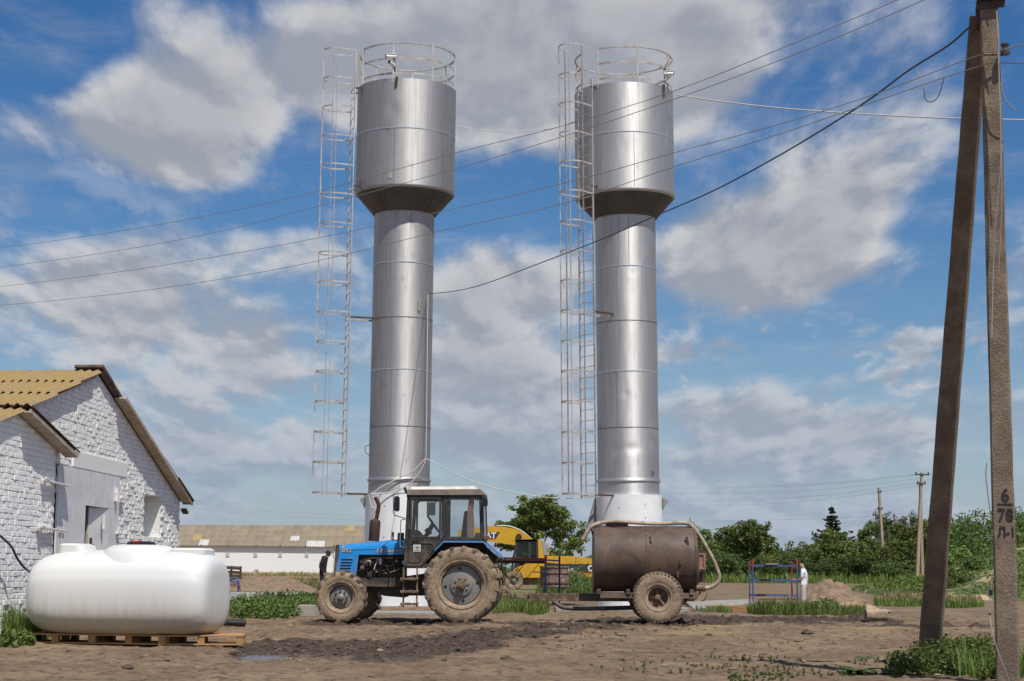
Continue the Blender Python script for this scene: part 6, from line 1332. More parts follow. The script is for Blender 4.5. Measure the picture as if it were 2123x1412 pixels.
# ================================================================ YARD CLUTTER
M_SBLUE = mat('blue_scaffold_paint', (.035, .09, .27), .55, var=(.06, .10, .20), vscale=6); M_SRED = mat('red_scaffold_paint', (.36, .05, .035), .55, var=(.25, .05, .04), vscale=6)
def rod(b, F, a, c, w, va, vc): b.bar((*[F.at(*a, va)[0]], va, F.at(*a, va)[1]), (*[F.at(*c, vc)[0]], vc, F.at(*c, vc)[1]), w)
def make_scaffold():
    Y = 60; p = pix(1605, 1255, Y); base = Vector((p.x, Y, gh(p.x, Y))); F = Frame(base, 0); root = empty('scaffold_frame', base, 0, 'blue and red scaffold frame standing by the man in white', 'scaffold')
    posts = ((1553.5, 1163, .45), (1560.5, 1158, -.45), (1641, 1163, .45), (1652, 1160, -.45))
    for (x, y, v) in posts:
        u, z = F.at(x, y, v); b = MB(); b.cyl((u, v, .0), (u, v, z - .28), .026, n=10); b.build('post', M_SBLUE if not (x == 1641) else M_SRED, root, smooth=40)
        b = MB(); b.cyl((u, v, z - .30), (u, v, z), .034, n=10); b.build('post_sleeve', M_SRED, root, smooth=40)
        b = MB(); b.box((u, v, .012), (.12, .12, .024)); b.build('base_plate', M_SBLUE, root)
    for (y, w) in ((1173, .05), (1203, .06), (1234, .05)):
        for (a, c, v) in (((1561, y), (1652, y + 1), -.45), ((1554, y - 1), (1641, y), .45)):
            b = MB(); rod(b, F, a, c, w, v, v); b.build('rail', M_SBLUE, root)
    for (xa, xb, y) in ((1583, 1604, 1174), (1574, 1597, 1203), (1567, 1588, 1234)):
        b = MB(); rod(b, F, (xa, y), (xb, y), .066, -.45, -.45); b.build('tape_wrap', M_BLACKPL, root)
    for y in (1173, 1203, 1234):
        for (xa, xb) in ((1560.5, 1553.5), (1652, 1641)):
            b = MB(); rod(b, F, (xa, y), (xb, y), .035, -.45, .45); b.build('side_rail', M_SRED if y == 1173 else M_SBLUE, root)
    b = MB(); rod(b, F, (1552, 1242), (1650, 1243), .03, -.48, -.2); b.build('loose_rod', M_SRED, root)
    b = MB(); u, z = F.at(1598, 1169, -.2); b.box((u, -.1, z), (.42, .9, .035)); b.build('deck_plank', mat('grey_plank', (.38, .34, .28), .9, var=(.25, .21, .17), vscale=5), root)
    b = MB(); rod(b, F, (1628, 1172), (1628, 1200), .02, -.47, -.47); b.build('hanging_strap', M_BLACKPL, root)
    # second frame behind the tractor
    Y = 56; p = pix(1100, 1225, Y); base = Vector((p.x, Y, gh(p.x, Y))); F = Frame(base, 0); root = empty('scaffold_frame', base, 0, 'red and blue scaffold frame lying beside the tanker drawbar', 'scaffold')
    for (x, y0, y1, v, m) in ((1131, 1166, 1233, -.3, M_SBLUE), (1160, 1153, 1232, .3, mat('navy_paint', (.02, .03, .07), .5)), (1040, 1157, 1232, -.3, M_SRED)):
        u, z = F.at(x, y0, v); b = MB(); b.cyl((u, v, 0), (u, v, z), .033, n=10); b.build('post', m, root, smooth=40)
    u, z = F.at(1131, 1166, -.3); z2 = F.at(1131, 1151, -.3)[1]; b = MB(); b.cyl((u, -.3, z - .1), (u, -.3, z2), .042, n=10); b.build('post_sleeve', M_SRED, root, smooth=40)
    for (a, c, v, w, m) in (((1030, 1157), (1131, 1159), -.3, .06, M_SRED), ((1030, 1161), (1131, 1162), -.3, .045, M_SRED), ((1030, 1165), (1131, 1166), .3, .08, M_BLACKPL), ((1131, 1161), (1160, 1163), .0, .05, M_SBLUE), ((1096, 1158), (1052, 1213), -.28, .025, M_SRED), ((1073, 1176), (1092, 1213), -.26, .022, M_BLACKPL), ((1118, 1168), (1089, 1202), -.26, .022, M_BLACKPL), ((1040, 1178), (1072, 1222), -.28, .025, M_SRED)):
        b = MB(); rod(b, F, a, c, w, v, v); b.build('brace' if w < .03 else 'rail', m, root)
    b = MB(); rod(b, F, (1094.5, 1149), (1095, 1158), .025, -.3, -.3); b.build('hook', M_RIM, root)
    # blue pipe frame by the dirt heap
    Y = 74; p = pix(482, 1225, Y); base = Vector((p.x, Y, gh(p.x, Y))); F = Frame(base, 0); root = empty('pipe_trestle', base, 0, 'small bent blue pipe trestle on the dirt heap behind the white tank', 'trestle')
    for pts, m, r in (([(462, 1201), (490, 1198), (495, 1207), (498, 1225)], M_SBLUE, .035), ([(462, 1206), (494, 1206)], M_SBLUE, .03), ([(462, 1212), (496, 1210)], M_SBLUE, .03), ([(462, 1216), (499, 1214)], M_SRED, .03)):
        b = MB(); b.tube([F.pt(x, y, 0) for x, y in pts], r, 8); b.build('pipe', m, root, smooth=40)
    for x in (466, 497): 
        u, z = F.at(x, 1208, .5); b = MB(); b.cyl((u, .1, -.1), (u, .1, z), .03, n=8); b.build('pipe', M_SBLUE, root)
make_scaffold()
def noise_mound(name, c, rx, ry, h, m, label, cat, seed, n=72, amp=.42):
    b = MB(); vs = []; z0 = gh(c[0], c[1])
    for j in range(n):
        for i in range(n):
            x = (i / (n - 1) * 2 - 1); y = (j / (n - 1) * 2 - 1); q = math.hypot(x, y); k = float(fbm(np.array([x * 2.2 + seed]), np.array([y * 2.2]), 4, seed, .55)[0]); f2 = float(fbm(np.array([x * 9]), np.array([y * 9 + seed]), 3, seed + 1)[0])
            z = h * max(0, (1 - q ** 1.5)) * (1 - amp + 2 * amp * k) + .22 * h * (f2 - .5) * (1 if q < 1 else 0) - .05 - (.25 * max(0, q - .95))
            vs.append((x * rx, y * ry, z))
    b.add(vs, [(j * n + i, j * n + i + 1, (j + 1) * n + i + 1, (j + 1) * n + i) for j in range(n - 1) for i in range(n - 1)]); o = b.build(name, m, None, smooth=60); o.location = (c[0], c[1], z0); tag(o, label, cat); return o
M_SAND = mat('dug_sand', (.255, .178, .112), .95, var=(.16, .11, .072), vscale=4, bump=.9, bscale=9); M_CLAYY = mat('yellow_clay', (.46, .33, .18), .95, var=(.32, .23, .14), vscale=4, bump=.9, bscale=10)
p = pix(1722, 1245, 66); noise_mound('earth_heap', (p.x, 66.5), 1.8, 2.4, 1.05, M_SAND, 'brown heap of dug earth behind the man in white', 'heap', 3)
p = pix(1770, 1250, 63); noise_mound('clay_heap', (p.x, 63), 1.1, 1.2, .42, M_CLAYY, 'low spill of yellow clay at the edge of the earth heap', 'heap', 8)
p = pix(540, 1228, 78); noise_mound('earth_heap', (p.x, 80), 2.6, 3.5, .75, M_SAND, 'low brown dirt heap in front of the long barn', 'heap', 5)
p = pix(1595, 1236, 66); noise_mound('earth_heap', (p.x, 68), 1.3, 1.5, .35, M_SAND, 'small dirt heap seen through the blue scaffold', 'heap', 11)
def timber(px0, px1, py, Y, h, d, label, m, name='timber_beam', cat='beam', yaw=0):
    a, c = pix(px0, py, Y), pix(px1, py, Y); z = gh((a.x + c.x) / 2, Y); b = MB(); b.box(((a.x + c.x) / 2, Y, z + h / 2), (c.x - a.x, d, h), (0, 0, yaw)); o = b.build(name, m, None, bevel=.012); tag(o, label, cat); return o
M_PLANKO = mat('fresh_timber', (.36, .19, .075), .8, var=(.27, .14, .06), vscale=3, stretch=(.5, 5, 5), bump=.15); M_PRECAST = mat('white_precast', (.62, .61, .59), .85, var=(.5, .49, .47), vscale=3, bump=.2)
timber(1467, 1556, 1256, 56.5, .20, .25, 'orange-brown timber beam lying in front of the blue scaffold', M_PLANKO); timber(1560, 1600, 1255, 57.2, .16, .25, 'short timber beam lying inside the scaffold feet', M_PLANKO)
q = [on(x, y) for x, y in ((1440, 1264), (1560, 1262), (1572, 1253), (1420, 1253))]; slab('concrete_slab', [(v.x, v.y) for v in q], -.5, -.10, 'pale concrete slab edge in front of the timber beam')
for (x0, x1, yb, Y, h, lb) in ((462, 530, 1246, 57, .26, 'white precast beam lying nearest the white tank'), (540, 655, 1242, 62, .16, 'long white precast beam behind the green weeds')):
    o = timber(x0, x1, yb, Y, h, .35, lb, M_PRECAST, 'precast_beam')
o = timber(612, 665, 1275, 40.5, .26, .5, 'grey concrete block half buried beside the tractor front wheel', M_CONC, 'concrete_block', 'block', .06)
timber(765, 985, 1268, 42.0, .08, 1.6, 'flat concrete slab under the far side of the tractor', M_CONC, 'foundation_slab', 'slab')
timber(1150, 1420, 1262, 46.5, .12, 1.8, 'flat concrete slab behind the tanker wheels', M_CONC, 'foundation_slab', 'slab')
# pipe stub, log, stones
p = on(492, 1296, 33.0); b = MB(); b.lathe([(.075, 0), (.075, .75), (.062, .75), (.062, .0)], 20, close=True); o = b.build('pipe_offcut', M_BLACKPL, None, smooth=40); o.location = (p.x - .6, 33.0, gh(p.x, 33) + .06); o.rotation_euler = (0, math.pi / 2, .05); tag(o, 'short black plastic pipe lying behind the white tank', 'pipe')
def make_log():
    p = on(1816, 1288); b = MB(); rn = random.Random(2); prof = []; n = 20; rows = []
    for i in range(9):
        t = i / 8; r = .145 * (1 + .06 * math.sin(i * 1.7)) * (1 if 0 < i < 8 else .93)
        rows += [(-.24 + .48 * t, r * math.cos(6.283 * j / n) * (1 + .05 * math.sin(j * 2.3)), r * math.sin(6.283 * j / n) * (1 + .05 * math.cos(j * 1.9))) for j in range(n)]
    b.add(rows, [(i * n + j, i * n + (j + 1) % n, (i + 1) * n + (j + 1) % n, (i + 1) * n + j) for i in range(8) for j in range(n)]); root = empty('log', (p.x, p.y, p.z + .13), .1, 'short pale barkless log lying in the mud near the pole', 'log'); b.build('stem', mat('pale_dead_wood', (.42, .33, .22), .85, var=(.22, .155, .10), vscale=5, stretch=(.6, 4, 4), bump=.6), root, smooth=50)
    b = MB(); b.add([rows[j] for j in range(n)], [tuple(range(n - 1, -1, -1))]); b.add([rows[8 * n + j] for j in range(n)], [tuple(range(n))]); b.build('cut_end', mat('cut_wood', (.30, .21, .13), .9, bump=.4), root)
make_log()
def rock(px, py, s, label, m, seed, name='stone'):
    p = on(px, py); b = MB(); rn = random.Random(seed); n, k = 10, 6; vs = []
    for i in range(k + 1):
        for j in range(n):
            e = -1.5708 + 3.1416 * i / k; a = 6.283 * j / n; r = s * (1 + rn.uniform(-.18, .18)); vs.append((r * math.cos(e) * math.cos(a) * 1.3, r * math.cos(e) * math.sin(a), r * math.sin(e) * .75))
    b.add(vs, [(i * n + j, i * n + (j + 1) % n, (i + 1) * n + (j + 1) % n, (i + 1) * n + j) for i in range(k) for j in range(n)]); o = b.build(name, m, None); o.location = (p.x, p.y, p.z + s * .45); tag(o, label, 'stone'); return o
M_STONE = mat('pale_stone', (.32, .26, .20), .9, var=(.22, .17, .13), vscale=9, bump=.4); M_CLOD = mat('dark_clod', (.07, .048, .034), .95, var=(.12, .085, .06), vscale=12, bump=.6)
for i, (x, y, s, lb, m) in enumerate(((1141, 1257, .13, 'larger pale stone beside the tanker drawbar hose', M_STONE), (1156, 1256, .09, 'smaller pale stone beside the tanker drawbar hose', M_STONE), (1841, 1271, .10, 'pale stone beside the log', M_STONE), (562, 1345, .06, 'pale lump of concrete in the mud by the long puddle', M_STONE), (787, 1355, .04, 'pale stone at the middle puddle', M_STONE), (1672, 1316, .08, 'dark clod alone on the open yard', M_CLOD), (264, 1389, .05, 'small dark clod in front of the white tank', M_CLOD), (1469, 1318, .05, 'small dark clod before the straw patch', M_CLOD), (1050, 1371, .06, 'dark clod on the trampled ground below the mud', M_CLOD))): rock(x, y, s, lb, m, i)
# scattered clods in the mud and small stones
def scatter_clods():
    rg = np.random.default_rng(4); b = MB(); 
    for i in range(3600):
        if i % 3:
            B = MUD[rg.integers(0, 9)]; x = B[0] + rg.normal() * B[2] * .55; y = B[1] + rg.normal() * B[3] * .55
        else: x = rg.uniform(-9, 9); y = rg.uniform(17, 36)
        s = abs(rg.normal()) * .016 + .007 + (.03 * rg.random() if rg.random() < .04 else 0); z = gh(x, y) if False else 0
        b.v.append((x, y, s))
    P = np.array(b.v); Z = ground_fields(P[:, 0], P[:, 1])[0]; b = MB(); b2 = MB(); cnt = -1
    base = np.array([(1, 0, 0), (0, 1, .1), (-1, 0, 0), (0, -1, .05), (.35, .3, .75), (-.4, -.2, .8), (0, 0, -.8)])
    for (x, y, s), z in zip(P, Z):
        cnt += 1; a = rg.uniform(0, 6.28); q = base * (1 + rg.uniform(-.35, .35, (7, 1))); c_, s_ = math.cos(a), math.sin(a); R = np.array([[c_, -s_, 0], [s_, c_, 0], [0, 0, 1]]); q = (q @ R.T) * s * np.array([1.3, 1.3, .8]) + (x, y, z + s * .1); (b2 if cnt % 3 else b).add(q.tolist(), [(0, 1, 4), (1, 5, 4), (1, 2, 5), (2, 3, 5), (3, 4, 5), (3, 0, 4), (1, 0, 6), (2, 1, 6), (3, 2, 6), (0, 3, 6)])
    o = b.build('clods', mat('soil_clods', (.13, .09, .065), .95, var=(.25, .18, .13), vscale=2), None); tag(o, 'loose dry clods of earth strewn over the yard', 'clods', kind='stuff'); o = b2.build('mud_clods', mat('mud_clods', (.055, .038, .028), .75, var=(.115, .08, .058), vscale=2), None); tag(o, 'dark wet clods of mud lying in the churned ruts', 'clods', kind='stuff')
scatter_clods()
# dark slatted crate stack and barrel
def crate_stack():
    Y = 84; p = pix(480, 1205, Y); base = Vector((p.x, Y, gh(p.x, Y))); F = Frame(base, .12); root = empty('slatted_crate', base, .12, 'dark wooden slatted crate leaning on the dirt before the barn', 'crate'); m = mat('dark_old_wood', (.085, .055, .04), .9, var=(.05, .035, .028), vscale=5)
    x0, x1 = F.at(459, 1190, 0)[0], F.at(500, 1190, 0)[0]; zt = F.at(480, 1174, 0)[1]
    for k in range(5):
        z = zt - .09 - k * .19
        if z > 0.02: b = MB(); b.box(((x0 + x1) / 2, -.42, z - .05 * 0), (x1 - x0, .03, .13), (0, .05, 0)); b.build('slat', m, root); b = MB(); b.box(((x0 + x1) / 2, .42, z), (x1 - x0, .03, .13), (0, .05, 0)); b.build('slat', m, root)
    for x in (x0 + .03, (x0 + x1) / 2, x1 - .03):
        for v in (-.39, .39): b = MB(); b.box((x, v, zt / 2), (.07, .04, zt)); b.build('upright', m, root)
    b = MB(); b.box(((x0 + x1) / 2, 0, zt + .0), (x1 - x0 + .05, .9, .03), (0, .05, 0)); b.build('lid_board', m, root)
    Y = 60; p = pix(1149, 1232, Y); base = Vector((p.x, Y, gh(p.x, Y))); root = empty('rusty_vat', base, 0, 'rusty red banded vat on legs behind the tanker drawbar', 'vat'); m = mat('rusty_vat_paint', (.16, .07, .05), .8, var=(.28, .22, .18), vscale=7, bump=.2)
    F = Frame(base, 0); zt = F.at(1150, 1174, -.5)[1]; r = 29 / FPX * Y
    b = MB(); b.lathe([(.01, .45), (r, .45), (r, zt), (r * .97, zt), (r * .97, .5)], 36); b.build('drum', m, root, smooth=40)
    for z in (zt - .02, zt - .22, .62, .5):
        b = MB(); b.lathe([(r, z - .02), (r + .035, z - .02), (r + .035, z + .02), (r, z + .02)], 36, close=True); b.build('band', mat('vat_band', (.12, .075, .06), .8) if z == .62 else m, root)
    for a in (.6, 2.5, 3.8, 5.6): b = MB(); b.bar((r * .9 * math.cos(a), r * .9 * math.sin(a), 0), (r * .9 * math.cos(a), r * .9 * math.sin(a), .5), .06); b.build('leg', m, root)
    # wooden tripod stand near the heap
    Y = 88; p = pix(531, 1208, Y); base = Vector((p.x, Y, gh(p.x, Y))); F = Frame(base, 0); root = empty('post_stand', base, 0, 'small pale wooden post with a slanted prop on the dirt heap', 'stand')
    for a, c, w in (((532, 1208), (532, 1181), .09), ((512, 1203), (530, 1181), .05), ((534, 1181), (537, 1200), .06), ((522, 1205), (530, 1206), .06)):
        b = MB(); rod(b, F, a, c, w, 0, 0); b.build('stick', mat('pale_stick', (.34, .25, .19), .85), root)
    for (x0, x1, y, Y, h, lb) in ((500, 533, 1193, 96, .45, 'grey concrete panel lying beyond the post stand'), (565, 592, 1203, 92, .22, 'grey slab lying on the dirt heap')):
        timber(x0, x1, y, Y, h, .8, lb, M_CONC, 'precast_slab', 'slab')
crate_stack()
# ================================================================ GRASS AND WEEDS
M_GRASS = leaf_mat('grass_blades', (.10, .155, .026), (.145, .20, .042), (.21, .235, .08)); M_DRYG = leaf_mat('dry_grass', (.34, .26, .12), (.27, .215, .10), (.40, .32, .17)); M_WEED = leaf_mat('weed_leaves', (.075, .125, .024), (.11, .165, .034), (.16, .195, .06))
def in_px(rg, E, n):
    out = []
    for (px, py, rx, ry, w) in E:
        k = int(n * w / sum(e[4] for e in E))
        for _ in range(k):
            a = rg.uniform(0, 6.28); q = math.sqrt(rg.random()); out.append((px + rx * q * math.cos(a), py + ry * q * math.sin(a)))
    P = [gpix(x, max(y, 1192)) for x, y in out]; return np.array([(p.x, p.y) for p in P])
def grass(name, E, n, h, label, m=M_GRASS, seed=0, wid=.010, lean=.35, XY=None, cat='grass'):
    rg = np.random.default_rng(seed); xy = in_px(rg, E, n) if XY is None else XY; N = len(xy); z = ground_fields(xy[:, 0], xy[:, 1])[0]
    H = h * rg.uniform(.35, 1.15, N) * (.35 + 1.1 * fbm(xy[:, 0] * 2.2 / max(1, h * 2), xy[:, 1] * 1.2 / max(1, h * 2), 3, seed)); a = rg.uniform(0, 6.28, N); l = lean * rg.uniform(.2, 1.3, N) * H; w = wid * rg.uniform(.6, 1.4, N)
    dx, dy = np.cos(a), np.sin(a); b0 = np.stack([xy[:, 0], xy[:, 1], z - .01], 1); sx = np.stack([-dy, dx, np.zeros(N)], 1) * w[:, None]
    mid = b0 + np.stack([dx * l * .3, dy * l * .3, H * .6], 1); tip = b0 + np.stack([dx * l, dy * l, H], 1)
    V = np.stack([b0 - sx, b0 + sx, mid + sx * .8, mid - sx * .8, tip], 1).reshape(-1, 3); F = []
    for i in range(N): o = i * 5; F += [(o, o + 1, o + 2, o + 3), (o + 3, o + 2, o + 4)]
    me = bpy.data.meshes.new(name); me.from_pydata(V.tolist(), [], F); me.materials.append(m); ob = bpy.data.objects.new(name, me); link(ob); tag(ob, label, cat, kind='stuff'); return ob
def weeds(name, E, n, h, label, m=M_WEED, seed=0, leaf=.045, per=26, XY=None, kind='stuff', cat='weeds'):
    rg = np.random.default_rng(seed); xy = in_px(rg, E, n) if XY is None else XY; N = len(xy); z = ground_fields(xy[:, 0], xy[:, 1])[0]; C = []
    for (x, y), zz in zip(xy, z):
        hh = h * rg.uniform(.5, 1.1) * (.4 + 1.1 * float(vnoise(np.array([x * 1.6]), np.array([y * 1.0]), seed)[0])); a = rg.uniform(0, 6.28); l = rg.uniform(0, .25) * hh
        for k in range(5): t = (k + .6) / 5; C.append((x + math.cos(a) * l * t, y + math.sin(a) * l * t, zz + hh * t))
    me = leaves_mesh(name, m, C, max(1, per // 5), h * .20 + leaf, leaf, seed, 1.2); ob = bpy.data.objects.new(name, me); link(ob); tag(ob, label, cat, kind=kind); return ob
grass('grass', [(45, 1322, 55, 14, 1), (90, 1312, 30, 12, .6)], 6500, .55, 'tall green grass tuft at the shed corner before the white tank', seed=1, wid=.008); weeds('weeds', [(25, 1338, 45, 8, 1)], 90, .16, 'low broad weeds in front of the grass tuft by the shed', seed=2, leaf=.04)
weeds('weeds', [(600, 1252, 60, 16, 1.2), (530, 1262, 55, 14, 1), (500, 1275, 45, 9, .5), (560, 1278, 60, 6, .4), (640, 1255, 35, 14, .6)], 950, .24, 'dense leafy green weeds between the white tank and the tractor', seed=3, leaf=.040, per=25)
weeds('weeds', [(660, 1222, 18, 6, 1), (618, 1222, 14, 6, .5)], 40, .75, 'thin pale weeds standing in front of the man in black', seed=4, leaf=.03, per=15)
grass('grass', [(1075, 1258, 55, 14, 1), (1110, 1268, 28, 8, .6), (1040, 1262, 30, 12, .5)], 5200, .36, 'bright green grass under the tractor hitch', seed=5, wid=.009); weeds('weeds', [(1085, 1262, 40, 10, 1)], 120, .28, 'broad-leaved weeds in the grass under the hitch', seed=6, leaf=.035)
grass('grass', [(1195, 1238, 45, 6, 1), (1140, 1236, 30, 5, .3)], 2200, .85, 'tall dark reeds behind the tanker drawbar', M_WEED, 7, .014, .3); weeds('weeds', [(1198, 1238, 40, 6, 1)], 90, .95, 'tall leafy weeds behind the tanker drawbar', M_LEAFD, 8, .05, 30)
grass('grass', [(1620, 1270, 70, 6, 1), (1720, 1269, 75, 7, 1), (1680, 1266, 70, 6, .6), (1590, 1271, 40, 4, .4)], 7800, .36, 'green grass strip at the feet of the man in white', seed=9, wid=.011)
weeds('weeds', [(1715, 1268, 30, 6, 1), (1620, 1268, 30, 5, .6)], 120, .42, 'leafy weeds in the grass strip by the scaffold', seed=10, leaf=.04)
grass('grass', [(1480, 1260, 40, 3, 1), (1500, 1268, 20, 2, .4)], 500, .22, 'thin grass along the slab behind the tanker wheel', seed=11)
weeds('weeds', [(1960, 1378, 45, 14, 1), (2000, 1388, 40, 14, .8), (1925, 1378, 30, 8, .6), (2045, 1398, 35, 12, .6), (1900, 1395, 60, 8, .5)], 400, .28, 'dense low weeds growing round the foot of the strut', seed=12, leaf=.024, per=35)
grass('grass', [(2040, 1400, 60, 10, .6), (2100, 1404, 30, 8, 1)], 650, .34, 'tall grass stems at the foot of the painted pole', seed=13, wid=.006)
weeds('weeds', [(1500, 1395, 120, 12, 1), (1700, 1395, 120, 12, 1.2), (1330, 1385, 120, 14, .6), (1480, 1362, 80, 6, .5), (1590, 1375, 90, 8, .8), (1810, 1375, 60, 6, .5), (1270, 1320, 90, 10, .25), (1580, 1405, 80, 8, 1.4), (1820, 1345, 40, 4, .2), (1560, 1340, 200, 8, .3), (1180, 1345, 90, 10, .2)], 260, .04, 'small sparse weeds sprouting over the open yard', seed=14, leaf=.012, per=24)
grass('grass', [(1870, 1237, 60, 3, 1), (1970, 1238, 70, 3, 1), (1900, 1232, 70, 3, .8)], 3800, .45, 'grass island on the bare field behind the strut', M_DRYG, 15, .02, .3); grass('grass', [(1870, 1238, 60, 3, 1), (1980, 1241, 60, 2, 1)], 3000, .38, 'green tufts in the grass island behind the strut', M_GRASS, 16, .02, .3)
rg = np.random.default_rng(21)
XY = np.stack([rg.uniform(6, 64, 9000), rg.uniform(140, 166, 9000)], 1); grass('grass', None, 0, .9, 'rough green grass along the foot of the far trees', M_GRASS, 22, .05, .4, XY)
XY = np.stack([rg.uniform(-42, -6, 6000), rg.uniform(196, 211, 6000)], 1); grass('grass', None, 0, .5, 'dry tall grass along the barn wall', M_DRYG, 23, .05, .4, XY)
XY = np.stack([rg.uniform(-30, -5, 5000), rg.uniform(92, 150, 5000)], 1); grass('grass', None, 0, .35, 'dry straw-coloured grass before the barn', M_DRYG, 24, .03, .5, XY)
XY = np.stack([rg.uniform(-26, -10, 1800), rg.uniform(84, 92, 1800)], 1); grass('grass', None, 0, .4, 'green grass around the dirt heap', M_GRASS, 25, .03, .4, XY)
def bank_shrubs():
    rg = np.random.default_rng(31)
    for k, (px, pt, Y, w) in enumerate(((1985, 1165, 92, 70), (2030, 1150, 95, 70), (2080, 1140, 98, 60), (1945, 1182, 90, 50))):
        tree(('b1', 'd1', 'b2', 'b0')[k], px, pt, Y, w, ('low green shrub on the bank between the pole legs', 'dark green shrub higher on the bank between the pole legs', 'shrub on the bank behind the painted pole', 'small shrub at the foot of the bank')[k], 'shrub', 'shrubs on the earth bank')
bank_shrubs()
def burdock(px, py, s, label, seed):
    p = on(px, py); rn = random.Random(seed); root = empty('burdock', p, 0, label, 'plant', 'burdock plants in the yard')
    for k in range(7):
        a = k * .9 + rn.uniform(-.2, .2); L = s * rn.uniform(.6, 1.1); b = MB(); n = 7; vs = []; el = rn.uniform(.25, .7)
        for i in range(n):
            t = i / (n - 1); w = L * .42 * math.sin(math.pi * (t ** .75)) + .004; r = L * t; z = L * el * t - L * .45 * t * t + .02
            for j in (-1, 0, 1): vs.append((math.cos(a) * r - math.sin(a) * w * j, math.sin(a) * r + math.cos(a) * w * j, z - .10 * w * abs(j) * rn.uniform(.3, 2)))
        b.add(vs, [(i * 3 + j, i * 3 + j + 1, i * 3 + j + 4, i * 3 + j + 3) for i in range(n - 1) for j in (0, 1)]); b.build('leaf', M_WEED, root, smooth=70)
burdock(1778, 1398, .26, 'broad-leaved burdock plant nearest the strut foot', 1); burdock(1795, 1368, .18, 'smaller burdock plant in the pole shadow', 2); burdock(1850, 1396, .20, 'burdock plant between the larger burdock and the strut', 3)
# ================================================================ PEOPLE
def person(base, yaw, J, label, paint, mats, extra=None):
    """J: joint name -> (position, radius); one skin over the whole body. paint(face centre) -> material index"""
    names = list(J); idx = {n: i for i, n in enumerate(names)}
    E = [('pelvis', 'spine'), ('spine', 'chest'), ('chest', 'neck'), ('neck', 'skull'), ('skull', 'crown')]
    for s in 'lr':
        E += [('chest', 'sh' + s), ('sh' + s, 'el' + s), ('el' + s, 'wr' + s), ('wr' + s, 'ha' + s), ('pelvis', 'hip' + s), ('hip' + s, 'kn' + s), ('kn' + s, 'an' + s), ('an' + s, 'toe' + s)]
        E += [('ha' + s, 'f%d%s' % (k, s)) for k in range(5)]
    E.append(('skull', 'nose'))
    me = bpy.data.meshes.new('body'); me.from_pydata([J[n][0] for n in names], [(idx[a], idx[b]) for a, b in E], []); o = bpy.data.objects.new('tmp_body', me); COL.objects.link(o)
    o.modifiers.new('skin', 'SKIN'); sk = me.skin_vertices[0].data
    for n in names: sk[idx[n]].radius = (J[n][1], J[n][1]) if not isinstance(J[n][1], tuple) else J[n][1]
    for q in sk: q.use_root = False
    sk[idx['pelvis']].use_root = True; sb = o.modifiers.new('sub', 'SUBSURF'); sb.levels = 2; sb.render_levels = 2
    dg = bpy.context.evaluated_depsgraph_get(); m2 = bpy.data.meshes.new_from_object(o.evaluated_get(dg)); bpy.data.objects.remove(o)
    m2.materials.clear()
    for m in mats: m2.materials.append(m)
    for f in m2.polygons: f.material_index = paint(f.center); f.use_smooth = True
    root = empty('person', base, yaw, label, 'person'); bo = bpy.data.objects.new('body', m2); link(bo, root)
    if extra: extra(root)
    return root
def fingers(J, s, ha, d, side):
    d = Vector(d).normalized(); sd = Vector(side).normalized()
    for k in range(4): J['f%d%s' % (k, s)] = (tuple(Vector(ha) + d * (.075, .085, .08, .065)[k] + sd * (-.03 + .02 * k)), .009)
    J['f4' + s] = (tuple(Vector(ha) + d * .03 + sd * -.055), .010)
def man_white():
    J = {'pelvis': ((0, 0, .95), (.15, .12)), 'spine': ((.0, 0, 1.13), (.15, .115)), 'chest': ((-.01, 0, 1.35), (.165, .12)), 'neck': ((.02, 0, 1.515), .055), 'skull': ((.055, 0, 1.63), (.075, .088)), 'crown': ((.045, 0, 1.70), (.068, .075)), 'nose': ((.148, 0, 1.615), .014)}
    for s, y in (('l', .2), ('r', -.2)):
        J['sh' + s] = ((-.01, y, 1.42), .065); J['el' + s] = ((.03, y * 1.2, 1.14), .045); J['wr' + s] = ((.27, y * .75, 1.12), .032); J['ha' + s] = ((.34, y * .65, 1.14), .033); fingers(J, s, (.34, y * .65, 1.14), (1, 0, .1), (0, -y, 0))
        J['hip' + s] = ((0, y * .5, .90), .105); J['kn' + s] = ((.02, y * .52, .50), .078); J['an' + s] = ((-.02, y * .55, .09), .058); J['toe' + s] = ((.15, y * .62, .045), .045)
    skin = mat('tanned_skin', (.42, .20, .13), .6); M = [mat('white_shirt', (.68, .72, .76), .85), mat('pale_trousers', (.58, .54, .49), .9, var=(.46, .42, .38), vscale=7), skin, mat('brown_shoe', (.10, .06, .04), .6), mat('grey_hair', (.30, .28, .26), .9)]
    def paint(c):
        if c.z > 1.52: return 4 if (c.z > 1.665 or (c.x < .015 and c.z > 1.57)) else 2
        if c.z < .085: return 3
        if abs(c.y) > .17 and c.z < 1.235 and c.z > .9 or (c.x > .17 and c.z > 1.0): return 2
        return 0 if c.z > .97 else 1
    p = pix(1667, 1262, 60.3); z = gh(p.x, 60.3)
    def extra(root):
        b = MB(); b.box((-.03, -.19, .93), (.10, .05, .09)); b.build('orange_glove', mat('orange_cloth', (.6, .16, .04), .8), root, bevel=.02)
        for y in (.088, -.088): b = MB(); b.lathe([(.004, 0), (.028, .004), (.02, .016), (.004, .018)], 10, (.04, y, 1.625), 'Y'); b.build('ear', skin, root)
        for y in (.03, -.03): b = MB(); b.box((.125, y, 1.64), (.012, .022, .008)); b.build('eye', M_BLACKPL, root)
    r = person((p.x, 60.3, z), math.pi - .35, J, 'man in a white shirt and pale trousers holding the blue scaffold', paint, M, extra); return r
man_white()
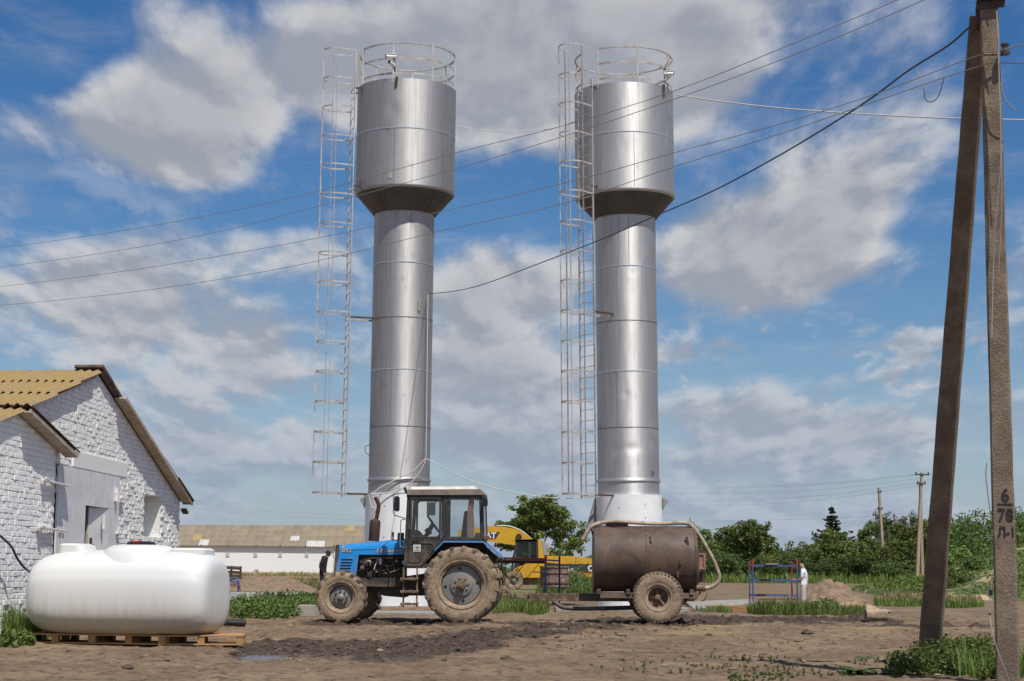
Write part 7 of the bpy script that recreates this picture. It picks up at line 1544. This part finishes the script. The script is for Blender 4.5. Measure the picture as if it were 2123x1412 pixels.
def man_black():
    J = {'pelvis': ((-.02, 0, .95), (.15, .12)), 'spine': ((.0, 0, 1.13), (.16, .13)), 'chest': ((.04, 0, 1.36), (.175, .14)), 'neck': ((.11, 0, 1.50), .06), 'skull': ((.18, 0, 1.60), (.075, .088)), 'crown': ((.185, 0, 1.67), (.068, .075)), 'nose': ((.265, 0, 1.555), .014)}
    for s, y in (('l', .2), ('r', -.2)):
        J['sh' + s] = ((.02, y, 1.41), .075); J['el' + s] = ((-.07, y * 1.2, 1.13), .06); J['wr' + s] = ((.05, y * 1.0, .92), .04); J['ha' + s] = ((.09, y * .95, .86), .034); fingers(J, s, (.09, y * .95, .86), (.5, 0, -.9), (0, -y, 0))
        J['hip' + s] = ((-.02, y * .5, .90), .11); J['kn' + s] = ((.01, y * .52, .50), .08); J['an' + s] = ((-.04, y * .55, .09), .06); J['toe' + s] = ((.13, y * .62, .045), .045)
    skin = mat('skin', (.40, .21, .15), .6); M = [mat('black_jacket', (.010, .010, .012), .8), mat('black_trousers', (.015, .015, .018), .9), skin, mat('dark_shoe', (.02, .018, .016), .6)]
    def paint(c):
        if c.z > 1.475 and c.x > .10: return 2
        if c.z < .09: return 3
        if c.z < .905 and c.x > .06 and c.z > .72: return 2
        return 0 if c.z > .86 else 1
    p = pix(669, 1232, 66.0); z = gh(p.x, 66)
    def extra(root):
        b = MB(); b.lathe([(.105, -.02), (.108, .02), (.095, .07), (.06, .105), (.01, .115)], 20); o = b.build('cap', mat('black_cap', (.014, .011, .012), .85), root, smooth=60); o.location = (.175, 0, 1.645); o.rotation_euler = (0, .38, 0)
        b = MB(); b.add([(.06, -.075, -.01), (.19, -.05, -.028), (.21, 0, -.03), (.19, .05, -.028), (.06, .075, -.01), (.06, -.075, .0), (.19, -.05, -.018), (.21, 0, -.02), (.19, .05, -.018), (.06, .075, .0)], [(0, 1, 2, 3, 4), (9, 8, 7, 6, 5), (0, 5, 6, 1), (1, 6, 7, 2), (2, 7, 8, 3), (3, 8, 9, 4)]); o2 = b.build('cap_visor', M_BLACKPL, o)
        b = MB(); b.lathe([(.12, 0), (.13, .05), (.10, .10), (.06, .11)], 16); o = b.build('hood', M[0], root, smooth=60); o.location = (.05, 0, 1.44); o.rotation_euler = (0, .1, 0)
        b = MB(); rn = random.Random(1)
        for k in range(4): b.box((-.155 + k * .004, -.06 + .012, 1.39 - k * .045), (.01, .055, .025), (0, .1, 0))
        b.build('jacket_print', mat('yellow_print', (.45, .40, .05), .8), root)
    return person((p.x, 66.0, z), -.12, J, 'man in black jacket and cap looking down beside the tractor nose', paint, M, extra)
man_black()

def bank_cover():
    ob = bpy.data.objects['embankment']; me = ob.data; co = np.empty(len(me.vertices) * 3, np.float32); me.vertices.foreach_get('co', co); co = co.reshape(-1, 3)
    rg = np.random.default_rng(5); keep = co[(co[:, 2] > .0) & (fbm(co[:, 0] * .35 + 3, co[:, 1] * .35, 3, 77) > .42)]; C = np.repeat(keep, 4, 0) + rg.normal(size=(len(keep) * 4, 3)) * np.array([.3, .3, .03])
    m2 = leaves_mesh('bank_grass', M_GRASS, C + np.array([0, 0, .08]), 5, .22, .085, 6, .3); o = bpy.data.objects.new('bank_grass', m2); link(o); tag(o, 'rough grass and herbs covering the earth bank', 'grass', kind='stuff')
bank_cover()
